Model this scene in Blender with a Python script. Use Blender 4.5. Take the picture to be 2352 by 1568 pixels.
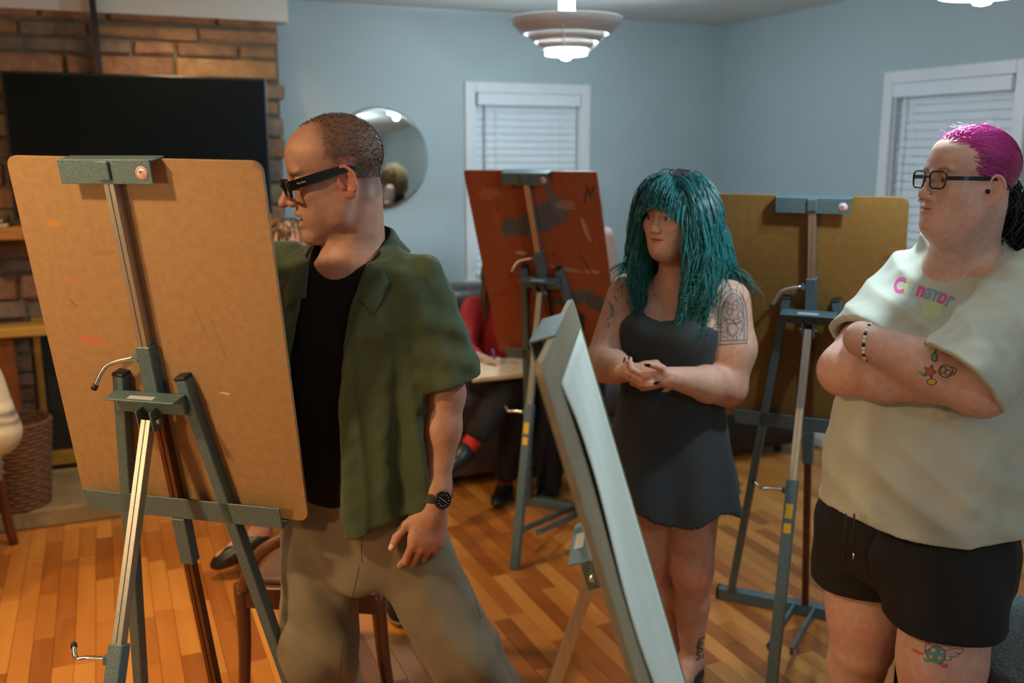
import bpy, bmesh, math, random
import numpy as np
from mathutils import Vector, Matrix, Euler
from mathutils.bvhtree import BVHTree

for o in list(bpy.data.objects):
    bpy.data.objects.remove(o, do_unlink=True)
random.seed(7)
np.random.seed(7)
S = bpy.context.scene
COL = S.collection

# ---------------------------------------------------------------- camera
F_PX, PITCH, CAM_H = 2200.0, math.radians(11.2), 1.66
CP, SP = math.cos(PITCH), math.sin(PITCH)
cam_d = bpy.data.cameras.new('camera')
cam_d.sensor_width = 36.0
cam_d.lens = F_PX / 2352.0 * 36.0
cam_d.clip_start = 0.05
cam_d.dof.use_dof = True
cam_d.dof.focus_distance = 2.10
cam_d.dof.aperture_fstop = 2.4
cam = bpy.data.objects.new('camera', cam_d)
COL.objects.link(cam)
cam.location = (0, 0, CAM_H)
cam.rotation_euler = (math.radians(90) - PITCH, 0, 0)
S.camera = cam

# ---------------------------------------------------------------- world, exposure
w = bpy.data.worlds.new('room_world'); S.world = w
w.use_nodes = True
w.node_tree.nodes['Background'].inputs[0].default_value = (0.10, 0.12, 0.15, 1)
w.node_tree.nodes['Background'].inputs[1].default_value = 0.25
S.view_settings.view_transform = 'Standard'
S.view_settings.look = 'None'
S.view_settings.gamma = 1.0
S.view_settings.use_curve_mapping = False
S.view_settings.exposure = 0.0

# lamp colours and strengths (the lamps themselves are built further down)
COOL = (0.70, 0.90, 1.0)
WARM = (1.0, 0.67, 0.34)
P_PENDANT = 32.0
P_CAN = 26.0
P_FLOOR = 54.0


def at(px, py, Y):
    """world point at depth Y seen at pixel (px, py) of the 2352x1568 frame"""
    v = (784 - py) / F_PX; u = (px - 1176) / F_PX
    t = Y / (CP + v * SP)
    return Vector((u * t, Y, CAM_H + (-SP + v * CP) * t))


def atz(px, py, z=0.0):
    v = (784 - py) / F_PX; u = (px - 1176) / F_PX
    t = (z - CAM_H) / (-SP + v * CP)
    return Vector((u * t, (CP + v * SP) * t, z))


def pixel_ray(px, py):
    v = (784 - py) / F_PX; u = (px - 1176) / F_PX
    return Vector((u, CP + v * SP, -SP + v * CP)).normalized()

# ================================================================ helpers
def tag(o, label=None, cat=None, group=None, kind=None):
    if label: o['label'] = label
    if cat: o['category'] = cat
    if group: o['group'] = group
    if kind: o['kind'] = kind
    return o


def empty(name, loc=(0, 0, 0), rz=0.0):
    o = bpy.data.objects.new(name, None); COL.objects.link(o)
    o.empty_display_size = 0.1
    o.location = loc; o.rotation_euler = (0, 0, rz)
    return o


def link_mesh(name, me, mat=None, parent=None, smooth=False):
    o = bpy.data.objects.new(name, me); COL.objects.link(o)
    if mat is not None:
        for m in (mat if isinstance(mat, (list, tuple)) else [mat]):
            me.materials.append(m)
    if parent is not None: o.parent = parent
    if smooth:
        me.polygons.foreach_set('use_smooth', [True] * len(me.polygons))
    return o


class MB:
    """collects shapes and links them as ONE mesh object"""
    def __init__(self): self.bm = bmesh.new()

    def box(self, lo, hi, bevel=0.0, seg=2, M=None):
        b = bmesh.new()
        bmesh.ops.create_cube(b, size=1.0)
        lo = Vector(lo); hi = Vector(hi)
        for v in b.verts:
            v.co = Vector([(lo[i] + hi[i]) / 2 + v.co[i] * (hi[i] - lo[i]) for i in range(3)])
        if bevel > 0:
            bmesh.ops.bevel(b, geom=b.edges[:], offset=bevel, segments=seg, affect='EDGES', profile=0.5)
        self._add(b, M); return self

    def _add(self, b, M=None):
        if M is not None: bmesh.ops.transform(b, matrix=M, verts=b.verts)
        me = bpy.data.meshes.new('t'); b.to_mesh(me); b.free()
        self.bm.from_mesh(me); bpy.data.meshes.remove(me)

    def bar(self, a, b, w, d, up=(0, 0, 1), bevel=0.0):
        """rectangular bar from a to b, w across, d along the up side"""
        a = Vector(a); b = Vector(b); z = (b - a); L = z.length; z.normalize()
        x = z.cross(Vector(up))
        if x.length < 1e-5: x = Vector((1, 0, 0))
        x.normalize(); y = z.cross(x).normalized()
        M = Matrix((x, y, z)).transposed().to_4x4(); M.translation = a
        return self.box((-w / 2, -d / 2, 0), (w / 2, d / 2, L), bevel, 1, M)

    def tube(self, pts, r, n=10, cap=True, radii=None):
        pts = [Vector(p) for p in pts]
        rings = []; prev = None
        for i, p in enumerate(pts):
            t = (pts[min(i + 1, len(pts) - 1)] - pts[max(i - 1, 0)]).normalized()
            if prev is None:
                u = t.orthogonal().normalized()
            else:
                u = (prev - t * prev.dot(t))
                u = u.normalized() if u.length > 1e-6 else t.orthogonal().normalized()
            prev = u; v = t.cross(u); rr = radii[i] if radii else r
            rings.append([self.bm.verts.new(p + (u * math.cos(2 * math.pi * k / n) + v * math.sin(2 * math.pi * k / n)) * rr) for k in range(n)])
        for a, b in zip(rings[:-1], rings[1:]):
            for k in range(n):
                f = self.bm.faces.new((a[k], a[(k + 1) % n], b[(k + 1) % n], b[k])); f.smooth = True
        if cap:
            self.bm.faces.new(list(reversed(rings[0]))); self.bm.faces.new(rings[-1])
        return self

    def lathe(self, prof, n=32, M=None, closed=False):
        b = bmesh.new(); rings = []
        for r, z in prof:
            rings.append([b.verts.new((max(r, 1e-4) * math.cos(2 * math.pi * k / n), max(r, 1e-4) * math.sin(2 * math.pi * k / n), z)) for k in range(n)])
        prs = list(zip(rings[:-1], rings[1:]))
        if closed: prs.append((rings[-1], rings[0]))
        for a, c in prs:
            for k in range(n):
                f = b.faces.new((a[k], a[(k + 1) % n], c[(k + 1) % n], c[k])); f.smooth = True
        if not closed:
            if prof[0][0] > 2e-4: b.faces.new(list(reversed(rings[0])))
            if prof[-1][0] > 2e-4: b.faces.new(rings[-1])
        self._add(b, M); return self

    def ball(self, c, r, seg=12, M=None):
        b = bmesh.new(); bmesh.ops.create_uvsphere(b, u_segments=seg, v_segments=max(6, seg // 2 + 2), radius=1.0)
        r = r if hasattr(r, '__len__') else (r, r, r)
        for v in b.verts: v.co = Vector((v.co.x * r[0] + c[0], v.co.y * r[1] + c[1], v.co.z * r[2] + c[2]))
        for f in b.faces: f.smooth = True
        self._add(b, M); return self

    def prism(self, outline, y0, y1, bevel=0.0, M=None):
        """outline in x,z extruded along y"""
        b = bmesh.new()
        vs = [b.verts.new((x, y0, z)) for x, z in outline]
        f = b.faces.new(vs)
        r = bmesh.ops.extrude_face_region(b, geom=[f])
        for v in [g for g in r['geom'] if isinstance(g, bmesh.types.BMVert)]: v.co.y = y1
        bmesh.ops.recalc_face_normals(b, faces=b.faces[:])
        if bevel > 0: bmesh.ops.bevel(b, geom=b.edges[:], offset=bevel, segments=1, affect='EDGES')
        self._add(b, M); return self

    def build(self, name, mat=None, parent=None, smooth=False, loc=None):
        bmesh.ops.recalc_face_normals(self.bm, faces=self.bm.faces[:])
        me = bpy.data.meshes.new(name); self.bm.to_mesh(me); self.bm.free()
        o = link_mesh(name, me, mat, parent, smooth)
        if loc is not None: o.location = loc
        return o


def arc(c, r, a0, a1, n, ax='xz'):
    out = []
    for i in range(n):
        a = a0 + (a1 - a0) * i / (n - 1)
        q = [0, 0, 0]; i0, i1 = 'xyz'.index(ax[0]), 'xyz'.index(ax[1])
        q[i0] = r * math.cos(a); q[i1] = r * math.sin(a)
        out.append(Vector(c) + Vector(q))
    return out


def smooth_path(pts, n=8):
    """Catmull-Rom"""
    pts = [Vector(p) for p in pts]; P = [2 * pts[0] - pts[1]] + pts + [2 * pts[-1] - pts[-2]]
    out = []
    for i in range(1, len(P) - 2):
        a, b, c, d = P[i - 1:i + 3]
        for k in range(n):
            t = k / n
            out.append(0.5 * ((2 * b) + (c - a) * t + (2 * a - 5 * b + 4 * c - d) * t * t + (3 * b - a - 3 * c + d) * t ** 3))
    out.append(pts[-1])
    return out


# ---------------------------------------------------------------- materials
_M = {}


def mat(name, col, rough=0.6, metal=0.0, var=None, scale=20.0, bump=0.0, bscale=60.0, rnd=0.0,
        attr=False, spec=0.5, stretch=None, detail=4.0, sheen=0.0, sss=0.0, coat=0.0, trans=0.0, emit=None, estr=0.0,
        detail2=None):
    """principled material: colour varied by noise, per-object random tint, relief by noise bump"""
    if name in _M: return _M[name]
    m = bpy.data.materials.new(name); m.use_nodes = True
    nt = m.node_tree; N = nt.nodes; L = nt.links
    bs = N['Principled BSDF']
    tc = N.new('ShaderNodeTexCoord'); mp = N.new('ShaderNodeMapping')
    L.new(tc.outputs['Object'], mp.inputs[0])
    if stretch: mp.inputs['Scale'].default_value = stretch
    c4 = (col[0], col[1], col[2], 1)
    bs.inputs['Base Color'].default_value = c4
    bs.inputs['Roughness'].default_value = rough
    bs.inputs['Metallic'].default_value = metal
    bs.inputs['Specular IOR Level'].default_value = spec
    if sheen: bs.inputs['Sheen Weight'].default_value = sheen
    if coat: bs.inputs['Coat Weight'].default_value = coat
    if trans: bs.inputs['Transmission Weight'].default_value = trans
    if sss:
        bs.inputs['Subsurface Weight'].default_value = sss
        bs.inputs['Subsurface Radius'].default_value = (0.012, 0.005, 0.003)
        bs.inputs['Subsurface Scale'].default_value = 1.0
    if emit is not None:
        bs.inputs['Emission Color'].default_value = (emit[0], emit[1], emit[2], 1)
        bs.inputs['Emission Strength'].default_value = estr
    src = None
    if attr:
        a = N.new('ShaderNodeAttribute'); a.attribute_name = 'Col'; src = a.outputs['Color']
    if var is not None:
        nz = N.new('ShaderNodeTexNoise'); nz.inputs['Scale'].default_value = scale; nz.inputs['Detail'].default_value = detail
        L.new(mp.outputs[0], nz.inputs['Vector'])
        rp = N.new('ShaderNodeMapRange'); rp.inputs[1].default_value = 0.3; rp.inputs[2].default_value = 0.7
        L.new(nz.outputs['Fac'], rp.inputs[0])
        mx = N.new('ShaderNodeMix'); mx.data_type = 'RGBA'
        if src is not None:
            mx.blend_type = 'MULTIPLY'
            mx.inputs['Factor'].default_value = 1.0
            m2 = N.new('ShaderNodeMix'); m2.data_type = 'RGBA'
            L.new(rp.outputs[0], m2.inputs['Factor'])
            m2.inputs['A'].default_value = (1, 1, 1, 1); m2.inputs['B'].default_value = (var[0], var[1], var[2], 1)
            L.new(src, mx.inputs['A']); L.new(m2.outputs['Result'], mx.inputs['B'])
        else:
            L.new(rp.outputs[0], mx.inputs['Factor'])
            mx.inputs['A'].default_value = c4; mx.inputs['B'].default_value = (var[0], var[1], var[2], 1)
        src = mx.outputs['Result']
    if detail2 is not None:            # second, coarser stain layer: (colour, scale, threshold)
        c2, s2, t2 = detail2
        nz = N.new('ShaderNodeTexNoise'); nz.inputs['Scale'].default_value = s2; nz.inputs['Detail'].default_value = 6
        L.new(tc.outputs['Object'], nz.inputs['Vector'])
        rp = N.new('ShaderNodeMapRange'); rp.inputs[1].default_value = t2; rp.inputs[2].default_value = t2 + 0.08
        L.new(nz.outputs['Fac'], rp.inputs[0])
        mx = N.new('ShaderNodeMix'); mx.data_type = 'RGBA'; L.new(rp.outputs[0], mx.inputs['Factor'])
        if src is not None: L.new(src, mx.inputs['A'])
        else: mx.inputs['A'].default_value = c4
        mx.inputs['B'].default_value = (c2[0], c2[1], c2[2], 1); src = mx.outputs['Result']
    if rnd:
        oi = N.new('ShaderNodeObjectInfo'); hs = N.new('ShaderNodeHueSaturation')
        mr = N.new('ShaderNodeMapRange'); mr.inputs[3].default_value = 1 - rnd; mr.inputs[4].default_value = 1 + rnd
        L.new(oi.outputs['Random'], mr.inputs[0]); L.new(mr.outputs[0], hs.inputs['Value'])
        mh = N.new('ShaderNodeMath'); mh.operation = 'MULTIPLY'; mh.inputs[1].default_value = 7.13
        L.new(oi.outputs['Random'], mh.inputs[0]); fr = N.new('ShaderNodeMath'); fr.operation = 'FRACT'; L.new(mh.outputs[0], fr.inputs[0])
        m3 = N.new('ShaderNodeMapRange'); m3.inputs[3].default_value = 0.5 - 0.03 * min(1, rnd * 2); m3.inputs[4].default_value = 0.5 + 0.03 * min(1, rnd * 2)
        L.new(fr.outputs[0], m3.inputs[0]); L.new(m3.outputs[0], hs.inputs['Hue'])
        if src is not None: L.new(src, hs.inputs['Color'])
        else: hs.inputs['Color'].default_value = c4
        src = hs.outputs['Color']
    if src is not None: L.new(src, bs.inputs['Base Color'])
    if bump:
        nb = N.new('ShaderNodeTexNoise'); nb.inputs['Scale'].default_value = bscale; nb.inputs['Detail'].default_value = 5
        L.new(mp.outputs[0], nb.inputs['Vector'])
        bp = N.new('ShaderNodeBump'); bp.inputs['Strength'].default_value = bump; bp.inputs['Distance'].default_value = 0.01
        L.new(nb.outputs['Fac'], bp.inputs['Height']); L.new(bp.outputs[0], bs.inputs['Normal'])
    _M[name] = m
    return m


def emis(name, col, s):
    if name in _M: return _M[name]
    m = bpy.data.materials.new(name); m.use_nodes = True
    bs = m.node_tree.nodes['Principled BSDF']
    bs.inputs['Base Color'].default_value = (0.9, 0.9, 0.9, 1)
    bs.inputs['Emission Color'].default_value = (*col, 1); bs.inputs['Emission Strength'].default_value = s
    _M[name] = m; return m


def glass(name, tint=(1, 1, 1), alpha=0.12, rough=0.02):
    """thin clear pane: mostly transparent with a mirror-like coat"""
    if name in _M: return _M[name]
    m = bpy.data.materials.new(name); m.use_nodes = True
    nt = m.node_tree; N = nt.nodes; L = nt.links
    out = N['Material Output']; N.remove(N['Principled BSDF'])
    tr = N.new('ShaderNodeBsdfTransparent'); tr.inputs[0].default_value = (*tint, 1)
    gl = N.new('ShaderNodeBsdfGlossy'); gl.inputs['Roughness'].default_value = rough
    fr = N.new('ShaderNodeLayerWeight'); fr.inputs[0].default_value = 0.5
    pw = N.new('ShaderNodeMath'); pw.operation = 'POWER'; pw.inputs[1].default_value = 5.0; L.new(fr.outputs['Facing'], pw.inputs[0])
    ad = N.new('ShaderNodeMath'); ad.operation = 'ADD'; ad.inputs[1].default_value = alpha; ad.use_clamp = True
    L.new(pw.outputs[0], ad.inputs[0])
    mx = N.new('ShaderNodeMixShader'); L.new(ad.outputs[0], mx.inputs[0]); L.new(tr.outputs[0], mx.inputs[1]); L.new(gl.outputs[0], mx.inputs[2])
    L.new(mx.outputs[0], out.inputs[0])
    _M[name] = m; return m

# ================================================================ the room
ROOM_A = math.radians(23)
RC, RS = math.cos(ROOM_A), math.sin(ROOM_A)
CORNER = (1.33, 6.32)
CEIL = 2.44


def rm(lx, ly, z=0.0):
    """room coordinates (x along the far wall, y towards it, origin in the far right corner) to world"""
    return Vector((CORNER[0] + lx * RC - ly * RS, CORNER[1] + lx * RS + ly * RC, z))


def room_obj(o):
    o.location = (CORNER[0], CORNER[1], 0); o.rotation_euler = (0, 0, ROOM_A); return o


def to_room(v):
    x, y = v[0] - CORNER[0], v[1] - CORNER[1]
    return (x * RC + y * RS, -x * RS + y * RC)


m_wall = mat('wall_paint', (0.39, 0.475, 0.495), 0.62, var=(0.36, 0.445, 0.465), scale=1.4, bump=0.05, bscale=180)
m_ceil = mat('ceiling_paint', (0.62, 0.62, 0.60), 0.8, var=(0.58, 0.58, 0.565), scale=2.0, bump=0.05, bscale=150)
m_trim = mat('white_trim', (0.72, 0.74, 0.76), 0.4, var=(0.68, 0.70, 0.72), scale=3)
m_soffit = mat('soffit_paint', (0.70, 0.70, 0.63), 0.6)
m_slat = mat('blind_slat', (0.70, 0.75, 0.80), 0.45)

XL, YB = -7.2, -7.6      # left wall and the wall behind the camera


def struct(name, mb, m):
    o = mb.build(name, m); room_obj(o); o['kind'] = 'structure'; return o


# --- walls with window openings
W1 = (-1.685, -0.995, 0.93, 1.995)      # opening on the far wall: x0, x1, z0, z1
W2 = (-2.215, -1.495, 0.93, 1.995)      # opening on the right wall: y0, y1, z0, z1
b = MB()
b.box((XL, 0, 0), (W1[0], 0.14, CEIL)); b.box((W1[1], 0, 0), (0.14, 0.14, CEIL))
b.box((W1[0], 0, 0), (W1[1], 0.14, W1[2])); b.box((W1[0], 0, W1[3]), (W1[1], 0.14, CEIL))
struct('wall_far', b, m_wall)
b = MB()
b.box((0, YB, 0), (0.14, W2[0], CEIL)); b.box((0, W2[1], 0), (0.14, 0, CEIL))
b.box((0, W2[0], 0), (0.14, W2[1], W2[2])); b.box((0, W2[0], W2[3]), (0.14, W2[1], CEIL))
struct('wall_right', b, m_wall)
struct('wall_left', MB().box((XL - 0.14, YB, 0), (XL, 0.14, CEIL)), m_wall)
struct('wall_back', MB().box((XL - 0.14, YB - 0.14, 0), (0.14, YB, CEIL)), m_wall)
struct('ceiling', MB().box((XL, YB, CEIL), (0.14, 0.14, CEIL + 0.12)), m_ceil)
struct('baseboard_far', MB().box((-2.74, -0.016, 0), (0, -0.0005, 0.11), 0.004), m_trim)
struct('baseboard_right', MB().box((-0.016, YB, 0), (-0.0005, -0.02, 0.11), 0.004), m_trim)


def window(name, x0, x1, z0, z1, place, wand):
    """casing, jambs, sill, pane and a closed slatted blind; drawn for a wall along x with the room at -y"""
    root = bpy.data.objects.new(name, None); COL.objects.link(root); root['kind'] = 'structure'
    place(root)
    cw = 0.058
    def part(n, mb, m): return mb.build(n, m, root)
    part('casing', MB().box((x0 - cw, -0.022, z0 - 0.02), (x0 + 0.004, -0.0008, z1 + cw), 0.005), m_trim)
    part('casing', MB().box((x1 - 0.004, -0.022, z0 - 0.02), (x1 + cw, -0.0008, z1 + cw), 0.005), m_trim)
    part('casing', MB().box((x0 + 0.004, -0.0218, z1 - 0.004), (x1 - 0.004, -0.0008, z1 + cw), 0.005), m_trim)
    part('window_sill', MB().box((x0 - cw - 0.02, -0.05, z0 - 0.045), (x1 + cw + 0.02, 0.0, z0 - 0.02), 0.005), m_trim)
    part('jamb', MB().box((x0 + 0.001, 0.0, z0), (x0 + 0.012, 0.12, z1)).box((x1 - 0.012, 0.0, z0), (x1 - 0.001, 0.12, z1)), m_trim)
    part('sash', MB().box((x0 + 0.012, 0.085, z0), (x1 - 0.012, 0.115, z0 + 0.05)).box((x0 + 0.012, 0.085, z1 - 0.05), (x1 - 0.012, 0.115, z1))
         .box((x0 + 0.012, 0.085, z0), (x0 + 0.05, 0.115, z1)).box((x1 - 0.05, 0.085, z0), (x1 - 0.012, 0.115, z1)), m_trim)
    part('pane', MB().box((x0 + 0.05, 0.098, z0 + 0.05), (x1 - 0.05, 0.102, z1 - 0.05)), mat('night_pane', (0.01, 0.012, 0.016), 0.05))
    head = part('head_rail', MB().box((x0 + 0.016, -0.03, z1 - 0.072), (x1 - 0.016, 0.03, z1 - 0.006), 0.003), m_slat)
    zs = z1 - 0.085
    sl = None; k = 0
    while zs > z0 + 0.03:
        if sl is None:
            sl = MB().box((x0 + 0.02, -0.0015, -0.024), (x1 - 0.02, 0.0015, 0.024), 0, 1,
                          Matrix.Rotation(math.radians(-14), 4, 'X')).build('slat', m_slat, root)
            o = sl
        else:
            o = sl.copy(); COL.objects.link(o); o.parent = root
        o.location = (0, 0.026, zs)
        zs -= 0.041; k += 1
    for xx in (x0 + 0.14, x1 - 0.14):
        part('ladder_cord', MB().box((xx - 0.0015, -0.003, z0 + 0.02), (xx + 0.0015, -0.0005, z1 - 0.07)), m_slat)
    part('blind_wand', MB().tube([(wand, -0.012, z1 - 0.07), (wand, -0.012, z1 - 0.75)], 0.005, 6), mat('wand_plastic', (0.45, 0.48, 0.52), 0.3))
    part('bottom_rail', MB().box((x0 + 0.02, 0.005, z0 + 0.004), (x1 - 0.02, 0.045, z0 + 0.022), 0.003), m_slat)
    return root


window('window_1', W1[0], W1[1], W1[2], W1[3], room_obj, W1[0] + 0.065)


def place2(o):
    # a wall along x turned onto the right wall: local x runs towards the camera
    o.location = (CORNER[0], CORNER[1], 0); o.rotation_euler = (0, 0, ROOM_A - math.pi / 2)


window('window_2', -W2[1], -W2[0], W2[2], W2[3], place2, -W2[1] + 0.065)


# --- plank floor: strips run towards the far wall
def floor_mat(name, attr):
    m = bpy.data.materials.new(name); m.use_nodes = True
    nt = m.node_tree; N = nt.nodes; L = nt.links; bs = N['Principled BSDF']
    if attr:
        a = N.new('ShaderNodeAttribute'); a.attribute_name = 'rnd'; r = a.outputs['Fac']
    else:
        a = N.new('ShaderNodeObjectInfo'); r = a.outputs['Random']
    tc = N.new('ShaderNodeTexCoord')
    sc = N.new('ShaderNodeVectorMath'); sc.operation = 'MULTIPLY'; sc.inputs[1].default_value = (26, 2.2, 1)
    L.new(tc.outputs['Object'], sc.inputs[0])
    off = N.new('ShaderNodeVectorMath'); off.operation = 'SCALE'; off.inputs[0].default_value = (91, 37, 53); L.new(r, off.inputs['Scale'])
    ad = N.new('ShaderNodeVectorMath'); ad.operation = 'ADD'; L.new(sc.outputs[0], ad.inputs[0]); L.new(off.outputs[0], ad.inputs[1])
    nz = N.new('ShaderNodeTexNoise'); nz.inputs['Scale'].default_value = 1.0; nz.inputs['Detail'].default_value = 5; L.new(ad.outputs[0], nz.inputs['Vector'])
    cr = N.new('ShaderNodeValToRGB'); e = cr.color_ramp.elements
    e[0].position = 0.0; e[0].color = (0.27, 0.085, 0.015, 1)
    e[1].position = 1.0; e[1].color = (0.56, 0.25, 0.055, 1)
    x = cr.color_ramp.elements.new(0.5); x.color = (0.43, 0.16, 0.030, 1)
    mr = N.new('ShaderNodeMath'); mr.operation = 'MULTIPLY_ADD'; mr.inputs[1].default_value = 0.5; mr.inputs[2].default_value = -0.25
    L.new(nz.outputs['Fac'], mr.inputs[0])
    s2 = N.new('ShaderNodeMath'); s2.operation = 'ADD'; L.new(r, s2.inputs[0]); L.new(mr.outputs[0], s2.inputs[1])
    L.new(s2.outputs[0], cr.inputs[0]); L.new(cr.outputs[0], bs.inputs['Base Color'])
    bs.inputs['Roughness'].default_value = 0.34
    bs.inputs['Specular IOR Level'].default_value = 0.45
    bp = N.new('ShaderNodeBump'); bp.inputs['Strength'].default_value = 0.06; bp.inputs['Distance'].default_value = 0.005
    L.new(nz.outputs['Fac'], bp.inputs['Height']); L.new(bp.outputs[0], bs.inputs['Normal'])
    return m


m_plank = floor_mat('honey_oak_strip', False)
m_plank_f = floor_mat('honey_oak_strip_field', True)
floor = struct('floor', MB().box((XL, YB, -0.10), (0, 0, -0.008)), mat('floor_gap', (0.09, 0.035, 0.012), 0.7))
PW = 0.066
plank_lens = (0.36, 0.46, 0.56)
plank_me = []
for Lp in plank_lens:
    pb = MB().box((-PW / 2 + 0.0006, 0.0006, -0.0078), (PW / 2 - 0.0006, Lp - 0.0006, 0.0), 0.0009, 1)
    bmesh.ops.recalc_face_normals(pb.bm, faces=pb.bm.faces[:])
    me = bpy.data.meshes.new('plank'); pb.bm.to_mesh(me); pb.bm.free(); me.materials.append(m_plank)
    plank_me.append(me)
rng = random.Random(3)
allp = []
nx = int(-XL / PW)
for i in range(nx):
    x = -PW * (i + 0.5); y = YB + rng.random() * 0.4
    while y < -0.02:
        k = rng.randrange(3); Lp = plank_lens[k]
        if y + Lp > -0.005: y = max(y, -0.006 - Lp)
        allp.append((x, y, k)); y += Lp + (1 if y + Lp > -0.02 else 0)


def proj(p):
    zc = p[1] * CP - (p[2] - CAM_H) * SP; up = p[1] * SP + (p[2] - CAM_H) * CP
    return (1176 + F_PX * p[0] / zc, 784 - F_PX * up / zc, zc) if zc > 0.2 else (-9e9, 0, zc)


def hidden_floor(px, py):
    """floor spots that people and boards cover in the photograph"""
    return ((700 < px < 830 or 960 < px < 1140 and py > 1400) or px > 1990 or (1330 + (py - 1200) * 0.55 < px < 1480 + (py - 1200) * 0.25)
            or py < 1090 or (px < 330 and py < 1190))


vis, rest = [], []
for (x, y, k) in allp:
    c = rm(x, y + plank_lens[k] / 2); q = proj(c)
    if -30 < q[0] < 2390 and 1000 < q[1] < 1600 and not hidden_floor(q[0], q[1]): vis.append((q[2], x, y, k))
    else: rest.append((x, y, k))
vis.sort()
for (_, x, y, k) in vis[:298]:
    o = bpy.data.objects.new('plank', plank_me[k]); COL.objects.link(o); o.parent = floor; o.location = (x, y, 0)
rest += [(x, y, k) for (_, x, y, k) in vis[298:]]
V, Fc, R = [], [], []
for (x, y, k) in rest:
    x0, x1, y0, y1 = x - PW / 2 + .0006, x + PW / 2 - .0006, y + .0006, y + plank_lens[k] - .0006
    n = len(V)
    V += [(x0, y0, 0), (x1, y0, 0), (x1, y1, 0), (x0, y1, 0), (x0, y0, -.0078), (x1, y0, -.0078), (x1, y1, -.0078), (x0, y1, -.0078)]
    Fc += [(n, n + 1, n + 2, n + 3), (n, n + 4, n + 5, n + 1), (n + 1, n + 5, n + 6, n + 2), (n + 2, n + 6, n + 7, n + 3), (n + 3, n + 7, n + 4, n)]
    R += [rng.random()] * 8
me = bpy.data.meshes.new('plank_field'); me.from_pydata(V, [], Fc)
at_ = me.attributes.new('rnd', 'FLOAT', 'POINT'); at_.data.foreach_set('value', R)
pf = link_mesh('plank_field', me, m_plank_f, floor); pf['kind'] = 'stuff'

# --- brick chimney breast with soffit, firebox, hearth and mantel
CX0, CX1, CY = -5.3, -2.80, -0.10
m_mortar = mat('mortar', (0.20, 0.155, 0.105), 0.9, var=(0.13, 0.105, 0.08), scale=30, bump=0.5, bscale=60)
FB = (-4.06, -3.16, 0.10, 0.86)       # firebox opening
chim = MB()
chim.box((CX0, CY, 0), (FB[0], -0.0005, 2.33)); chim.box((FB[1], CY, 0), (CX1, -0.0005, 2.33))
chim.box((FB[0], CY, FB[3]), (FB[1], -0.0005, 2.33)); chim.box((FB[0], CY, 0), (FB[1], -0.0005, FB[2]))
chimney = struct('wall_chimney', chim, m_mortar)
brick_cols = [(0.36, 0.19, 0.09), (0.40, 0.22, 0.11), (0.30, 0.165, 0.09), (0.34, 0.27, 0.15), (0.27, 0.20, 0.14), (0.22, 0.16, 0.12), (0.42, 0.20, 0.08)]
m_brick = [mat('old_brick_%d' % i, c, 0.85, var=(c[0] * .6, c[1] * .62, c[2] * .7), scale=14, bump=0.8, bscale=45, rnd=0.16,
               detail2=((c[0] * .5 + .12, c[1] * .5 + .10, c[2] * .5 + .07), 9, 0.60)) for i, c in enumerate(brick_cols)]
br = random.Random(11)
z = 0.0
bricks_n = 0
while z < 2.30:
    h = br.choice((0.075, 0.095, 0.11, 0.125)); h = min(h, 2.325 - z)
    if h < 0.03: break
    x = CX1 + br.uniform(-0.015, 0.03)
    while x > CX0:
        Lb = br.choice((0.20, 0.30, 0.40, 0.50, 0.60)); x0 = max(x - Lb, CX0)
        if z < FB[3] and z + h > FB[2] - 0.02:          # keep clear of the firebox
            if x > FB[1] + 0.02 and x0 < FB[1] + 0.07: x0 = FB[1] + 0.004
            elif FB[0] <= x <= FB[1] + 0.02: x = FB[0] - 0.004; x0 = x - Lb
        inside = not (x0 < FB[1] and x > FB[0] and z < FB[3] and z + h > FB[2])
        if inside and x - x0 > 0.06:
            b = bmesh.new(); bmesh.ops.create_cube(b, size=1)
            d = br.uniform(0.012, 0.034)
            for v in b.verts:
                v.co = Vector(((x0 + x) / 2 + v.co.x * (x - x0 - 0.016) + br.uniform(-.004, .004), CY - d / 2 + v.co.y * d + .0, z + h / 2 + v.co.z * (h - 0.016) + br.uniform(-.004, .004)))
            bmesh.ops.bevel(b, geom=[e for e in b.edges if e.calc_length() > 0.001], offset=0.008, segments=1, affect='EDGES')
            for v in b.verts: v.co += Vector((br.uniform(-.004, .004), br.uniform(-.003, .003), br.uniform(-.004, .004)))
            me = bpy.data.meshes.new('brick'); b.to_mesh(me); b.free()
            wgt = 6 if z > 1.85 else 5
            o = link_mesh('brick', me, m_brick[br.choice((0, 0, 1, 1, 6, 2, 3, 4)) if z > 1.9 else br.choice((2, 3, 4, 4, 5, 5, 0))], chimney)
            bricks_n += 1
        x = x0 - 0.001
    z += h
struct('trim_soffit', MB().box((CX0 - 2, -0.135, 2.31), (-2.745, -0.0005, CEIL - 0.0005), 0.002), m_soffit)
m_gold = mat('brass_frame', (0.62, 0.42, 0.10), 0.35, 0.7, var=(0.5, 0.3, 0.06), scale=10)
fb = empty('fireplace_insert'); room_obj(fb)
tag(fb, 'black fireplace insert with brass frame in the brick chimney wall', 'fireplace')
MB().box((FB[0] + .002, -0.098, FB[2] + .002), (FB[1] - .002, -0.01, FB[3] - .002)).build('firebox', mat('soot', (0.012, 0.010, 0.009), 0.8), fb)
fw_ = 0.035
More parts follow.
